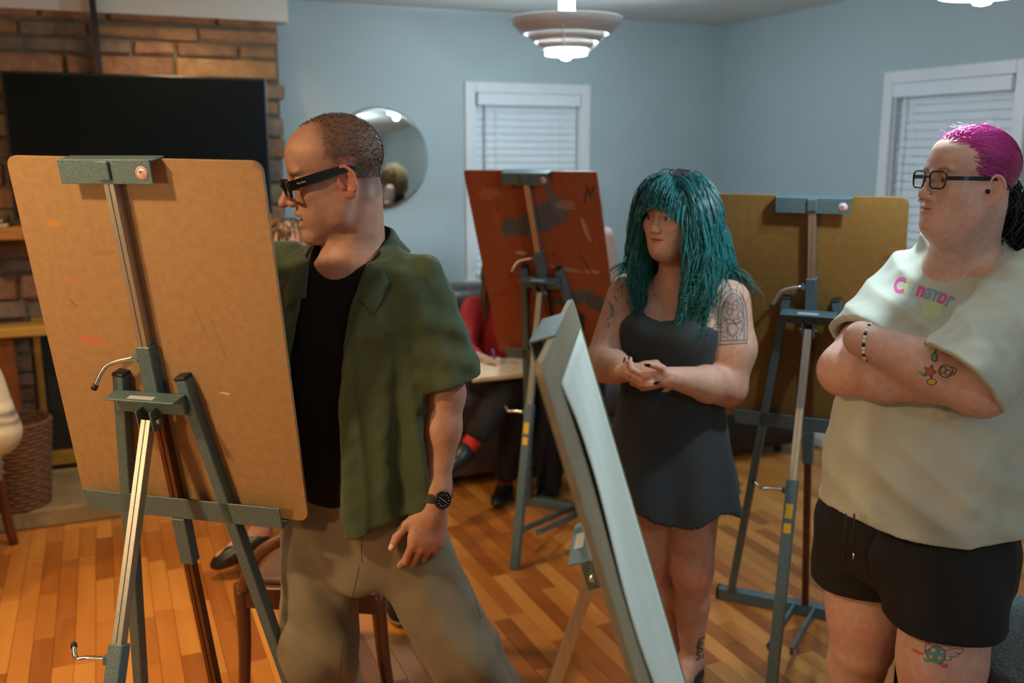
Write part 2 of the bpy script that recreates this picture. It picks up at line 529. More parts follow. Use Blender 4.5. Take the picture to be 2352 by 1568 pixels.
for nm, lo, hi in (('frame_bar', (FB[0] + .002, -0.125, FB[2] + .002), (FB[0] + fw_, -0.0985, FB[3] - .002)), ('frame_bar', (FB[1] - fw_, -0.125, FB[2] + .002), (FB[1] - .002, -0.0985, FB[3] - .002)),
                   ('frame_bar', (FB[0] + fw_, -0.125, FB[3] - fw_), (FB[1] - fw_, -0.0985, FB[3] - .002)), ('frame_bar', (FB[0] + fw_, -0.128, FB[2] + .002), (FB[1] - fw_, -0.0985, FB[2] + 0.075))):
    MB().box(lo, hi, 0.004).build(nm, m_gold, fb)
m_stone = mat('hearth_stone', (0.30, 0.22, 0.12), 0.75, var=(0.20, 0.145, 0.08), scale=6, bump=0.5, bscale=25)
hearth = empty('hearth'); room_obj(hearth); tag(hearth, 'tan stone hearth slab on the floor before the fireplace', 'hearth')
for i, (x0, x1) in enumerate(((-5.2, -4.42), (-4.42, -3.66), (-3.66, -3.02))):
    MB().box((x0 + .004, -0.735, 0.0), (x1 - .004, -0.142, 0.088), 0.012).build('slab', m_stone, hearth)
m_oak = mat('mantel_oak', (0.50, 0.21, 0.045), 0.5, var=(0.36, 0.13, 0.025), scale=8, stretch=(1, 6, 6), bump=0.1)
mt = MB().box((-5.2, -0.33, 1.26), (-2.862, -0.148, 1.318), 0.005).build('mantel', m_oak); room_obj(mt)
tag(mt, 'orange oak mantel shelf on the brick chimney under the television', 'mantel')
for xx in (-4.2, -3.0):
    MB().box((xx - .03, -.25, 1.16), (xx + .03, -.149, 1.259), .006).build('bracket', m_oak, mt)
# wooden surround post beside the firebox
sp_ = empty('fireplace_surround'); room_obj(sp_); tag(sp_, 'reddish wooden surround post left of the brass fireplace frame', 'surround')
MB().box((-4.24, -0.26, 0.089), (-4.13, -0.146, 0.80), 0.008).build('post', mat('red_oak', (0.34, 0.105, 0.025), 0.45, var=(0.24, 0.07, 0.015), scale=9, stretch=(6, 6, 1)), sp_)
MB().box((-4.34, -0.30, 0.80), (-3.98, -0.146, 0.845), 0.006).build('cap', mat('yellow_pine', (0.60, 0.33, 0.06), 0.5), sp_)

# --- television on a ceiling pole
tv = empty('television'); room_obj(tv)
tag(tv, 'large black flat television on a ceiling pole above the mantel', 'television')
m_black = mat('black_plastic', (0.006, 0.006, 0.007), 0.35)
MB().box((-4.075, -0.245, 1.345), (-2.888, -0.195, 2.022), 0.006).build('housing', m_black, tv)
MB().box((-4.063, -0.2462, 1.362), (-2.900, -0.2452, 2.010)).build('screen', mat('dark_screen', (0.003, 0.005, 0.005), 0.42, spec=0.10), tv)
MB().box((-3.72, -0.194, 1.45), (-3.60, -0.165, 1.95), 0.004).build('mount', m_black, tv)
MB().bar((-3.665, -0.181, CEIL - 0.001), (-3.655, -0.181, 1.96), 0.05, 0.03).build('ceiling_pole', mat('brown_black_metal', (0.02, 0.013, 0.011), 0.4), tv)

# --- round wall mirror
mir = empty('round_mirror', rm(-2.25, -0.012, 1.622)); mir.rotation_euler = (0, 0, ROOM_A)
tag(mir, 'round frameless mirror hanging on the blue wall behind the man', 'mirror')
Mx = Matrix.Rotation(math.radians(90), 4, 'X')
MB().lathe([(0.0, 0.003), (0.262, 0.003), (0.283, 0.0), (0.283, -0.009), (0.0, -0.009)], 96, Mx).build('mirror_glass', mat('silvered_glass', (0.80, 0.86, 0.85), 0.015, 1.0), mir)

# ================================================================ lamps
m_shade = mat('shade_lacquer', (0.55, 0.52, 0.50), 0.35, var=(0.5, 0.46, 0.44), scale=4)
m_shade_in = mat('shade_white', (0.88, 0.89, 0.9), 0.5)
m_bulb = emis('bulb_glow', (0.80, 0.93, 1.0), 30.0)


def pendant(x, y, ztip, label):
    """stepped dish lamp; ztip is the height of the bulb tip"""
    r = empty('pendant_lamp', (x, y, ztip)); tag(r, label, 'lamp', 'stepped dish lamps')
    top = CEIL - ztip
    MB().lathe([(0.0, top - 0.001), (0.06, top - 0.001), (0.058, top - 0.02), (0.036, top - 0.03), (0.036, 0.20), (0.0, 0.20)], 32).build('stem', m_shade_in, r)
    # upper dish (open towards the ceiling)
    MB().lathe([(0.252, 0.182), (0.254, 0.179), (0.240, 0.150), (0.205, 0.118), (0.190, 0.112), (0.190, 0.115), (0.203, 0.121), (0.236, 0.152)], 64, closed=True).build('upper_dish', m_shade, r)
    MB().lathe([(0.176, 0.118), (0.177, 0.114), (0.160, 0.090), (0.142, 0.078), (0.141, 0.081), (0.158, 0.093)], 64, closed=True).build('middle_dish', m_shade, r)
    MB().lathe([(0.130, 0.082), (0.131, 0.078), (0.112, 0.052), (0.098, 0.046), (0.097, 0.049), (0.110, 0.055)], 64, closed=True).build('lower_dish', m_shade, r)
    MB().lathe([(0.034, 0.036), (0.094, 0.034), (0.095, 0.022), (0.034, 0.022)], 64, closed=True).build('bottom_ring', emis('ring_glow', (0.82, 0.94, 1.0), 5.0), r)
    for k in range(3):
        a = k * 2.094 + 0.4
        MB().bar((0.095 * math.cos(a), 0.095 * math.sin(a), 0.03), (0.215 * math.cos(a), 0.215 * math.sin(a), 0.135), 0.004, 0.012).build('rib', m_shade_in, r)
    MB().lathe([(0.0, 0.0), (0.018, 0.004), (0.029, 0.016), (0.033, 0.032), (0.029, 0.058), (0.018, 0.09), (0.014, 0.12), (0.0, 0.12)], 24).build('bulb', m_bulb, r)
    for (zz, pw) in ((-0.012, P_PENDANT), (0.128, P_PENDANT * 1.1)):
        ld = bpy.data.lights.new('bulb_light', 'POINT'); ld.energy = pw; ld.color = COOL; ld.shadow_soft_size = 0.03 if zz < 0 else 0.012
        lo = bpy.data.objects.new('bulb_light', ld); COL.objects.link(lo); lo.parent = r; lo.location = (0.045 if zz > 0 else 0, 0, zz)
    return r


pendant(0.244, 4.5, 2.065, 'stepped dish lamp hanging in front of the far window')
pendant(1.075, 2.3, 1.985, 'stepped dish lamp at the top right corner above the pink-haired person')

pendant(2.0, -0.6, 2.03, 'added stepped dish fill lamp, unseen behind the camera')  # added cool fill for the faces, out of view


def can_light(lx, ly, power, label, size=0.075, angle=150):
    p = rm(lx, ly, CEIL)
    r = empty('recessed_light', p); tag(r, label, 'ceiling light', 'recessed ceiling lights')
    MB().lathe([(size, -0.001), (size + 0.022, -0.001), (size + 0.02, -0.008), (size, -0.006)], 32, closed=True).build('trim_ring', m_trim, r)
    MB().lathe([(0.0, -0.0035), (size - 0.002, -0.0035), (size - 0.002, -0.001), (0.0, -0.001)], 32).build('diffuser', emis('warm_diffuser', (1.0, 0.72, 0.38), 6.0), r)
    ld = bpy.data.lights.new('can_light', 'SPOT'); ld.energy = power; ld.color = WARM; ld.spot_size = math.radians(angle); ld.spot_blend = 0.5; ld.shadow_soft_size = 0.07
    lo = bpy.data.objects.new('can_light', ld); COL.objects.link(lo); lo.parent = r; lo.location = (0, 0, -0.012)
    return r


can_light(-3.30, -0.55, P_CAN * 0.9, 'recessed warm light in the ceiling before the soffit')
can_light(-5.00, -1.60, P_CAN * 4.0, 'recessed warm light in the ceiling left of the fireplace')
can_light(-3.55, -2.05, P_CAN * 5.5, 'added recessed warm light brightening the floor between the hearth and the nearest easel', angle=95)  # added lamp, narrow cone to brighten the floor at the left
can_light(-4.60, -3.60, P_CAN * 7.0, 'recessed warm light in the ceiling left of the nearest easel')
can_light(-3.90, -6.60, P_CAN * 1.6, 'added recessed warm fill light, unseen in the ceiling behind the camera')  # added warm frontal fill, never in view


def floor_lamp(x, y, label):
    """standing lamp with a drum shade, left of the camera"""
    r = empty('floor_lamp', (x, y, 0)); tag(r, label, 'lamp')
    MB().lathe([(0, 0), (0.15, 0), (0.15, 0.012), (0.03, 0.03), (0, 0.03)], 32).build('base', m_shade, r)
    MB().tube([(0, 0, 0.029), (0, 0, 1.62)], 0.011, 12).build('pole', m_shade, r)
    MB().lathe([(0.13, 1.86), (0.18, 1.58), (0.178, 1.58), (0.128, 1.86)], 40, closed=True).build('shade', mat('linen_shade', (0.85, 0.72, 0.52), 0.8, trans=0.0), r)
    MB().lathe([(0, 1.62), (0.02, 1.625), (0.032, 1.67), (0.028, 1.72), (0, 1.735)], 20).build('bulb', emis('warm_bulb', (1.0, 0.66, 0.32), 20.0), r)
    for z, pw in ((1.545, P_FLOOR),):
        ld = bpy.data.lights.new('floor_lamp_light', 'POINT'); ld.energy = pw; ld.color = WARM; ld.shadow_soft_size = 0.06
        lo = bpy.data.objects.new('floor_lamp_light', ld); COL.objects.link(lo); lo.parent = r; lo.location = (0, 0, z)
    return r


floor_lamp(-1.85, 0.55, 'standing lamp with a drum shade left of the camera')

# ================================================================ easels and drawing boards
m_hammer = mat('hammertone_paint', (0.060, 0.112, 0.132), 0.40, 0.3, var=(0.14, 0.215, 0.24), scale=380, bump=0.2, bscale=380, detail=2)
m_alu = mat('brushed_aluminium', (0.56, 0.55, 0.51), 0.36, 0.9, var=(0.46, 0.45, 0.42), scale=30, stretch=(8, 8, 0.5))
m_bronze = mat('brown_anodised', (0.17, 0.085, 0.045), 0.38, 0.75, var=(0.13, 0.06, 0.03), scale=30)
m_chrome = mat('chrome_steel', (0.72, 0.72, 0.70), 0.16, 1.0)
m_rubber = mat('black_rubber', (0.01, 0.01, 0.01), 0.6)
m_yellow = mat('yellow_sticker', (0.75, 0.45, 0.03), 0.5)


def easel(O, yaw, tilt, z_bar, z_top, z_tray, label, tray=(-0.235, 0.265), clip_w=0.10, clip_h=0.046, stickers=False, foot=0.62, half=0.32):
    r = empty('studio_easel', (O[0], O[1], 0), math.radians(yaw))
    tag(r, label, 'easel', 'metal studio easels')
    t = math.radians(tilt); ct, st = math.cos(t), math.sin(t)
    T = Matrix.Rotation(t, 4, 'X')
    FR = lambda x, y, z: T @ Vector((x, y, z / ct))           # a point of the leaning frame at height about z
    nb = T @ Vector((0, 1, 0))                                # front normal of the frame
    def part(n, mb, m, par=r): return mb.build(n, m, par)
    part('base_bar', MB().box((-half, -0.022, 0.0), (half, 0.022, 0.045), 0.004), m_hammer)
    for s in (-1, 1):
        part('end_cap', MB().box((s * half - 0.006, -0.023, 0.001), (s * half + 0.006, 0.023, 0.046), 0.004), m_rubber)
        part('post', MB().bar(FR(s * half * 0.84, 0, 0.046), FR(s * 0.076, 0, z_bar + 0.028), 0.026, 0.03, nb, 0.002), m_hammer)
        part('post_cap', MB().bar(FR(s * 0.0757, 0, z_bar + 0.0285), FR(s * 0.0745, 0, z_bar + 0.036), 0.028, 0.032, nb, 0.002), m_rubber)
        part('strut', MB().bar((s * 0.035, -0.023, 0.035), (s * 0.035, -foot + 0.11, 0.115), 0.010, 0.024, (0, 0, 1)), m_hammer)
    # crossbar: a channel with a flat shelf plate towards the rear
    part('crossbar', MB().box((-0.084, -0.030, -0.045), (0.084, -0.0162, -0.002), 0.002, 1, Matrix.Translation(FR(0, 0, z_bar)) @ T)
         .box((-0.084, -0.062, -0.004), (0.084, -0.0162, 0.0), 0.001, 1, Matrix.Translation(FR(0, 0, z_bar)) @ T), m_hammer)
    part('name_plate', MB().box((-0.032, -0.055, 0.0004), (0.03, -0.040, 0.001), 0, 1, Matrix.Translation(FR(0, 0, z_bar)) @ T), mat('grey_print', (0.42, 0.46, 0.5), 0.5))
    # sliding mast: pale aluminium above the crossbar, brown below, both with a groove
    def grooved(mb, a, b, w, d):
        mb.bar(a, b, w, d, nb); off = nb * (-(d / 2 + 0.0012)); dx = Vector((w * 0.27, 0, 0))
        for s in (-1, 1): mb.bar(a + off + dx * s, b + off + dx * s, w * 0.42, 0.0024, nb)
        return mb
    part('mast', grooved(MB(), FR(0, 0.0, z_bar + 0.02), FR(0, 0, z_top - 0.012), 0.023, 0.018), m_alu)
    part('mast_lower', grooved(MB(), FR(0, 0.0, 0.046), FR(0, 0, z_bar - 0.046), 0.023, 0.018), m_bronze)
    sl = part('mast_sleeve', MB().bar(FR(0, 0, z_bar - 0.02), FR(0, 0, z_bar + 0.10), 0.034, 0.030, nb, 0.002), m_hammer)
    c = FR(-0.017, -0.005, z_bar + 0.072)
    part('clamp_boss', MB().bar(c, c + Vector((-0.012, 0, 0)), 0.018, 0.018), m_hammer, sl)
    pth = smooth_path([c + Vector((-0.010, 0, 0)), c + Vector((-0.055, -0.012, -0.010)), c + Vector((-0.076, -0.02, -0.024)), c + Vector((-0.094, -0.03, -0.062))], 5)
    part('clamp_handle', MB().tube(pth, 0.0052, 10), m_chrome, sl)
    part('grip', MB().tube([pth[-1] + (pth[-2] - pth[-1]) * 0.5, pth[-1] + (pth[-1] - pth[-2]) * 0.7], 0.0066, 10), m_rubber, sl)
    # top clip: angle plate hooked over the board
    Mc = Matrix.Translation(FR(0, 0, z_top)) @ T
    cl = part('top_clip', MB().box((-clip_w, -0.016, -clip_h + 0.004), (clip_w, -0.0125, 0.006), 0.001, 1, Mc)
              .box((-clip_w, -0.0125, 0.003), (clip_w + 0.006, 0.026, 0.006), 0.001, 1, Mc), m_hammer)
    part('clip_socket', MB().box((-0.014, -0.022, -0.034), (0.014, -0.0162, 0.004), 0.002, 1, Mc), m_hammer, cl)
    Ms = Mc @ Matrix.Translation((clip_w - 0.02, -0.0163, -0.020)) @ Matrix.Rotation(math.radians(90), 4, 'X')
    part('sticker', MB().lathe([(0.0, 0.0), (0.0135, 0.0), (0.0135, 0.0005), (0.0, 0.0005)], 24, Ms), mat('white_sticker', (0.72, 0.66, 0.62), 0.5), cl)
    part('sticker_ring', MB().lathe([(0.0105, 0.0006), (0.0122, 0.0006), (0.0122, 0.0009), (0.0105, 0.0009)], 24, Ms, closed=True), mat('red_print', (0.55, 0.12, 0.10), 0.5), cl)
    fl = MB()
    for i in range(4): fl.box((-0.006, -0.0055 + i * 0.003, 0.0006), (0.006, -0.004 + i * 0.003, 0.0009), 0, 1, Ms)
    part('sticker_stripes', fl, mat('red_print', (0.55, 0.12, 0.10), 0.5), cl)
    part('sticker_field', MB().box((-0.006, 0.0005, 0.0010), (-0.0005, 0.005, 0.0012), 0, 1, Ms), mat('blue_print', (0.06, 0.10, 0.36), 0.5), cl)
    # tray holding the board, on its own sleeve
    Mt = Matrix.Translation(FR(0, 0, z_tray)) @ T
    part('tray', MB().box((tray[0], -0.015, -0.012), (tray[1], -0.0115, 0.040), 0.001, 1, Mt).box((tray[0], -0.0115, -0.012), (tray[1], 0.052, -0.008), 0.001, 1, Mt)
         .box((tray[0], 0.049, -0.008), (tray[1], 0.052, 0.004), 0.001, 1, Mt), m_hammer)
    part('tray_sleeve', MB().bar(FR(0, 0, z_tray - 0.135), FR(0, 0, z_tray - 0.014), 0.034, 0.030, nb, 0.002), m_hammer)
    # rear leg, hinged under the crossbar
    hinge = FR(0, -0.040, z_bar - 0.055); ft = Vector((0, -foot - 0.02, 0.0))
    d = (ft - hinge); zk = hinge + d * ((hinge.z - 0.66) / hinge.z) if hinge.z > 0.8 else hinge + d * 0.4
    part('hinge', MB().box((-0.019, -0.055, -0.078), (-0.015, -0.0165, -0.03), 0.001, 1, Matrix.Translation(FR(0, 0, z_bar)) @ T).box((0.015, -0.055, -0.078), (0.019, -0.0165, -0.03), 0.001, 1, Matrix.Translation(FR(0, 0, z_bar)) @ T), m_hammer)
    for s in (-1, 1):
        part('bolt', MB().lathe([(0.0, 0), (0.0075, 0), (0.0075, 0.006), (0.004, 0.008), (0, 0.008)], 8, Matrix.Translation(hinge + Vector((s * 0.0192, 0, 0))) @ Matrix.Rotation(s * math.pi / 2, 4, 'Y')), m_chrome)
        part('strut_bolt', MB().lathe([(0.0, 0), (0.006, 0), (0.006, 0.005), (0, 0.006)], 8, Matrix.Translation((s * 0.0405, -foot + 0.115, 0.114)) @ Matrix.Rotation(s * math.pi / 2, 4, 'Y')), m_chrome)
    nl = d.cross(Vector((1, 0, 0))).normalized()
    if nl.y > 0: nl = -nl
    def grooved2(a, b, w, dd):
        mb = MB().bar(a, b, w, dd, nl); off = nl * (dd / 2 + 0.0012); dx = Vector((w * 0.27, 0, 0))
        for s in (-1, 1): mb.bar(a + off + dx * s, b + off + dx * s, w * 0.42, 0.0024, nl)
        return mb
    part('rear_leg', grooved2(hinge, zk + d.normalized() * 0.05, 0.023, 0.018), m_alu)
    ls = part('leg_sleeve', MB().bar(zk, ft, 0.034, 0.030, nl, 0.002), m_hammer)
    c = zk + d.normalized() * 0.035 + Vector((-0.017, 0, 0))
    part('clamp_boss', MB().bar(c, c + Vector((-0.012, 0, 0)), 0.018, 0.018), m_hammer, ls)
    pth = smooth_path([c + Vector((-0.010, 0, 0)), c + Vector((-0.05, -0.004, -0.001)), c + Vector((-0.075, -0.01, -0.002)), c + Vector((-0.103, 0.02, 0.006))], 5)
    part('clamp_handle', MB().tube(pth, 0.0052, 10), m_chrome, ls)
    part('grip', MB().tube([pth[-1] + (pth[-2] - pth[-1]) * 0.5, pth[-1] + (pth[-1] - pth[-2]) * 0.7], 0.0066, 10), m_rubber, ls)
    if stickers:
        dn = d.normalized()
        for k, ln in ((0.075, 0.045), (0.135, 0.03)):
            a = zk + dn * k + nl * 0.0155
            part('yellow_label', MB().bar(a, a + dn * ln, 0.022, 0.0008, nl), m_yellow, ls)
    return r


def board(O, yaw, tilt, z0, z1, x0, x1, label, material, roll=0.0, thick=0.008, corner=0.022, z_off=0.0):
    """hardboard panel with rounded corners, standing on the tray of an easel"""
    t = math.radians(tilt); ct = math.cos(t); Hh = (z1 - z0) / ct; cx = (x0 + x1) / 2; hw = (x1 - x0) / 2
    out = []
    for (sx, sz, a0) in ((1, 0, -90), (1, 1, 0), (-1, 1, 90), (-1, 0, 180)):
        ccx = sx * (hw - corner); ccz = corner if sz == 0 else Hh - corner
        for k in range(6):
            a = math.radians(a0 + 90 * k / 5); out.append((ccx + corner * math.cos(a), ccz + corner * math.sin(a)))
    o = MB().prism(out, 0.0, thick, 0.0008).build('drawing_board', material)
    base = Vector((cx, 0.0128, z0 / ct + z_off))
    o.matrix_world = Matrix.Translation((O[0], O[1], 0)) @ Matrix.Rotation(math.radians(yaw), 4, 'Z') @ Matrix.Rotation(t, 4, 'X') @ Matrix.Translation(base) @ Matrix.Rotation(math.radians(roll), 4, 'Y')
    tag(o, label, 'drawing board', 'drawing boards on easels')
    return o


def hardboard(name, base, var, blots, rough=0.55, spots=None):
    """pressed fibre board: fine mottling plus stains, each a (x, z, rx, rz, angle, colour, edge noise) patch"""
    m = mat(name, base, rough, var=var, scale=55, bump=0.06, bscale=300)
    nt = m.node_tree; N = nt.nodes; L = nt.links; bs = N['Principled BSDF']
    cur = bs.inputs['Base Color'].links[0].from_socket
    tc = N.new('ShaderNodeTexCoord')
    nz = N.new('ShaderNodeTexNoise'); nz.inputs['Scale'].default_value = 34; nz.inputs['Detail'].default_value = 6
    mpn = N.new('ShaderNodeMapping'); mpn.inputs['Scale'].default_value = (1, 1, 0.45); L.new(tc.outputs['Object'], mpn.inputs[0]); L.new(mpn.outputs[0], nz.inputs['Vector'])
    if spots:      # scattered small dark spots: (colour, scale, threshold)
        n2 = N.new('ShaderNodeTexNoise'); n2.inputs['Scale'].default_value = spots[1]; n2.inputs['Detail'].default_value = 3
        L.new(tc.outputs['Object'], n2.inputs['Vector'])
        r2 = N.new('ShaderNodeMapRange'); r2.inputs[1].default_value = spots[2]; r2.inputs[2].default_value = spots[2] + 0.08; L.new(n2.outputs['Fac'], r2.inputs[0])
        mx = N.new('ShaderNodeMix'); mx.data_type = 'RGBA'; L.new(r2.outputs[0], mx.inputs['Factor']); L.new(cur, mx.inputs['A']); mx.inputs['B'].default_value = (*spots[0], 1)
        cur = mx.outputs['Result']
    for (x, z, rx, rz, ang, c, ns) in blots:
        mp = N.new('ShaderNodeMapping'); mp.vector_type = 'TEXTURE'
        mp.inputs['Location'].default_value = (x, 0, z); mp.inputs['Rotation'].default_value = (0, math.radians(ang), 0); mp.inputs['Scale'].default_value = (rx, 1000, rz)
        L.new(tc.outputs['Object'], mp.inputs[0])
        ln = N.new('ShaderNodeVectorMath'); ln.operation = 'LENGTH'; L.new(mp.outputs[0], ln.inputs[0])
        ma = N.new('ShaderNodeMath'); ma.operation = 'MULTIPLY_ADD'; ma.inputs[1].default_value = ns; L.new(nz.outputs['Fac'], ma.inputs[0]); L.new(ln.outputs['Value'], ma.inputs[2])
        mr = N.new('ShaderNodeMapRange'); mr.inputs[1].default_value = 1.0 + ns * 0.5; mr.inputs[2].default_value = 0.86 + ns * 0.5; L.new(ma.outputs[0], mr.inputs[0])
        mu = N.new('ShaderNodeMath'); mu.operation = 'MULTIPLY'; mu.inputs[1].default_value = c[3] if len(c) > 3 else 1.0; L.new(mr.outputs[0], mu.inputs[0])
        mx = N.new('ShaderNodeMix'); mx.data_type = 'RGBA'; L.new(mu.outputs[0], mx.inputs['Factor']); L.new(cur, mx.inputs['A']); mx.inputs['B'].default_value = (*c[:3], 1)
        cur = mx.outputs['Result']
    L.new(cur, bs.inputs['Base Color'])
    return m


# --- the near left easel
EL = dict(O=(-0.712, 2.225), yaw=-14.4, tilt=11.2)
easel(EL['O'], EL['yaw'], EL['tilt'], 1.16, 1.642, 0.862, 'nearest grey metal easel, seen from behind, that the man works at', tray=(-0.237, 0.262), clip_w=0.104)
mb_left = hardboard('tan_hardboard', (0.335, 0.205, 0.095), (0.28, 0.16, 0.068), [
    (-0.205, 0.66, 0.018, 0.009, 0, (0.45, 0.20, 0.04, 0.8), 0.6), (-0.175, 0.40, 0.035, 0.0085, 4, (0.46, 0.12, 0.06, 0.8), 0.5),
    (-0.185, 0.535, 0.010, 0.010, 0, (0.40, 0.14, 0.05, 0.6), 0.6), (-0.20, 0.485, 0.013, 0.003, 50, (0.17, 0.11, 0.05, 0.8), 0.4),
    (-0.10, 0.60, 0.03, 0.006, -8, (0.20, 0.12, 0.06, 0.45), 1.2), (0.13, 0.30, 0.013, 0.003, 5, (0.55, 0.45, 0.30, 0.9), 0.8),
    (0.10, 0.46, 0.004, 0.05, -16, (0.23, 0.13, 0.05, 0.5), 0.8), (0.135, 0.43, 0.004, 0.06, -14, (0.23, 0.13, 0.05, 0.5), 0.8), (-0.02, 0.12, 0.02, 0.12, -6, (0.24, 0.13, 0.05, 0.35), 0.9),
    (0.285, 0.79, 0.02, 0.012, 40, (0.18, 0.12, 0.07, 0.7), 0.7)])
bl = board(EL['O'], EL['yaw'], EL['tilt'], 0.862, 1.645, -0.262, 0.312, 'tan hardboard drawing board on the nearest easel, left of the man', mb_left, roll=1.0)
m_tape = mat('blue_tape', (0.045, 0.065, 0.27), 0.6)
MB().prism([(-0.165, 0.055), (-0.13, 0.042), (-0.165, 0.034)], -0.0006, -0.0001).build('blue_tape', m_tape, bl)
MB().prism([(-0.022, 0.315), (-0.008, 0.315), (-0.008, 0.300), (-0.022, 0.300)], -0.0006, -0.0001).build('blue_tape', m_tape, bl)
# --- the red board further back
ER = dict(O=(0.33, 4.232), yaw=-28, tilt=20.6)
easel(ER['O'], ER['yaw'], ER['tilt'], 1.172, 1.579, 0.80, 'grey metal easel before the leather sofa, carrying the red board', tray=(-0.235, 0.25), clip_w=0.098, stickers=True, foot=0.66)
G = (0.075, 0.085, 0.085)
mb_red = hardboard('red_hardboard', (0.30, 0.070, 0.020), (0.25, 0.052, 0.014), [
    (-0.075, 0.600, 0.10, 0.045, -6, G, 1.5), (0.06, 0.665, 0.11, 0.05, -24, G, 1.4), (0.10, 0.70, 0.02, 0.09, -20, (0.10, 0.11, 0.11), 0.8), (0.02, 0.63, 0.09, 0.05, -10, G, 1.6),
    (0.135, 0.30, 0.085, 0.028, -22, G, 1.3), (0.21, 0.28, 0.05, 0.04, 20, (0.06, 0.06, 0.06), 1.2), (0.12, 0.17, 0.028, 0.075, 14, (0.03, 0.035, 0.03), 0.9), (0.06, 0.27, 0.05, 0.02, 10, G, 1.2),
    (-0.07, 0.775, 0.028, 0.006, 30, (0.03, 0.03, 0.04), 0.8), (0.245, 0.755, 0.006, 0.030, -16, (0.04, 0.02, 0.02), 0.4), (0.262, 0.765, 0.005, 0.022, 22, (0.04, 0.02, 0.02), 0.4), (0.228, 0.735, 0.005, 0.032, 18, (0.04, 0.03, 0.02), 0.5),
    (-0.19, 0.74, 0.05, 0.025, -12, (0.36, 0.14, 0.08, 0.55), 1.6), (-0.09, 0.485, 0.024, 0.009, 0, (0.50, 0.32, 0.25, 0.9), 1.4), (0.21, 0.60, 0.010, 0.05, -12, (0.42, 0.24, 0.18, 0.8), 1.2), (0.14, 0.70, 0.04, 0.022, -5, (0.38, 0.17, 0.12, 0.55), 1.6),
    (0.10, 0.425, 0.08, 0.008, 8, (0.42, 0.22, 0.16, 0.7), 1.4), (0.215, 0.42, 0.03, 0.010, 0, (0.45, 0.26, 0.2, 0.7), 1.4), (0.19, 0.45, 0.004, 0.06, -26, (0.06, 0.035, 0.025), 0.6), (-0.17, 0.60, 0.012, 0.09, -8, (0.34, 0.11, 0.05, 0.45), 1.4)],
    spots=((0.12, 0.028, 0.014), 26, 0.68))
board(ER['O'], ER['yaw'], ER['tilt'], 0.80, 1.583, -0.283, 0.288, 'red-brown drawing board smeared with grey paint, before the sofa', mb_red, corner=0.012)
# --- the brown board behind the woman with teal hair
ET = dict(O=(1.073, 3.247), yaw=-26, tilt=14.4)
easel(ET['O'], ET['yaw'], ET['tilt'], 1.178, 1.523, 0.765, 'grey metal easel standing between the two women at the right', tray=(-0.242, 0.30), clip_w=0.108, stickers=True)
mb_brown = hardboard('brown_hardboard', (0.235, 0.122, 0.027), (0.19, 0.098, 0.020), [(0.24, 0.745, 0.05, 0.012, -4, (0.2, 0.10, 0.03, 0.4), 1.5), (0.26, 0.60, 0.02, 0.006, -20, (0.12, 0.06, 0.02, 0.8), 1.0)])
board(ET['O'], ET['yaw'], ET['tilt'], 0.765, 1.527, -0.352, 0.266, 'plain brown drawing board on the easel between the two women', mb_brown)
# --- the board seen from its edge in the foreground
EC = dict(O=(0.474, 1.423), yaw=-97.6, tilt=17.0)
easel(EC['O'], EC['yaw'], EC['tilt'], 1.05, 1.385, 0.60, 'grey metal easel in the foreground with its board edge-on', tray=(-0.24, 0.24), clip_w=0.10)
mb_edge = hardboard('olive_hardboard', (0.235, 0.20, 0.12), (0.19, 0.155, 0.09), [])
bc = board(EC['O'], EC['yaw'], EC['tilt'], 0.60, 1.388, -0.29, 0.29, 'olive drawing board seen almost edge-on before the woman with teal hair', mb_edge, thick=0.010)
# sheet of pale paper clipped to its face, near edge lifting in a wave
pw, ph = 0.42, 0.74
b_ = bmesh.new(); nu, nv = 16, 40; gr = []
for j in range(nv + 1):
    row = []
    for i in range(nu + 1):
        u, v = i / nu, j / nv
        x = -pw / 2 - 0.040 + u * pw; zz = 0.03 + v * ph
        near = u ** 3
        lift = 0.0016 + near * (0.003 + 0.002 * math.sin(v * 9 + 0.5)) * (1 if v < 0.93 else (1 - v) / 0.07)
        row.append(b_.verts.new((x + 0.016 * near * math.sin(v * 11 + 2), 0.010 + lift, zz)))
    gr.append(row)
for j in range(nv):
    for i in range(nu):
        f = b_.faces.new((gr[j][i], gr[j][i + 1], gr[j + 1][i + 1], gr[j + 1][i])); f.smooth = True
me = bpy.data.meshes.new('drawing_paper'); b_.to_mesh(me); b_.free()
ppr = link_mesh('drawing_paper', me, mat('pale_paper', (0.66, 0.72, 0.68), 0.7, var=(0.58, 0.66, 0.60), scale=5, stretch=(3, 1, 0.4)))
sm = ppr.modifiers.new('thick', 'SOLIDIFY'); sm.thickness = 0.0006; sm.offset = 1
ppr.matrix_world = bc.matrix_world
tag(ppr, 'pale sheet of drawing paper clipped to the edge-on board in the foreground', 'paper')

# ================================================================ furniture
m_leather = mat('dark_brown_leather', (0.040, 0.028, 0.030), 0.32, var=(0.055, 0.038, 0.040), scale=5, bump=0.25, bscale=30, coat=0.1)
m_blk_lea = mat('black_hide', (0.008, 0.008, 0.009), 0.4, bump=0.2, bscale=40)


def cushion(lo, hi, r=0.05, M=None, puff=0.0):
    """soft box"""
    b = MB().box(lo, hi, r, 4, M)
    return b


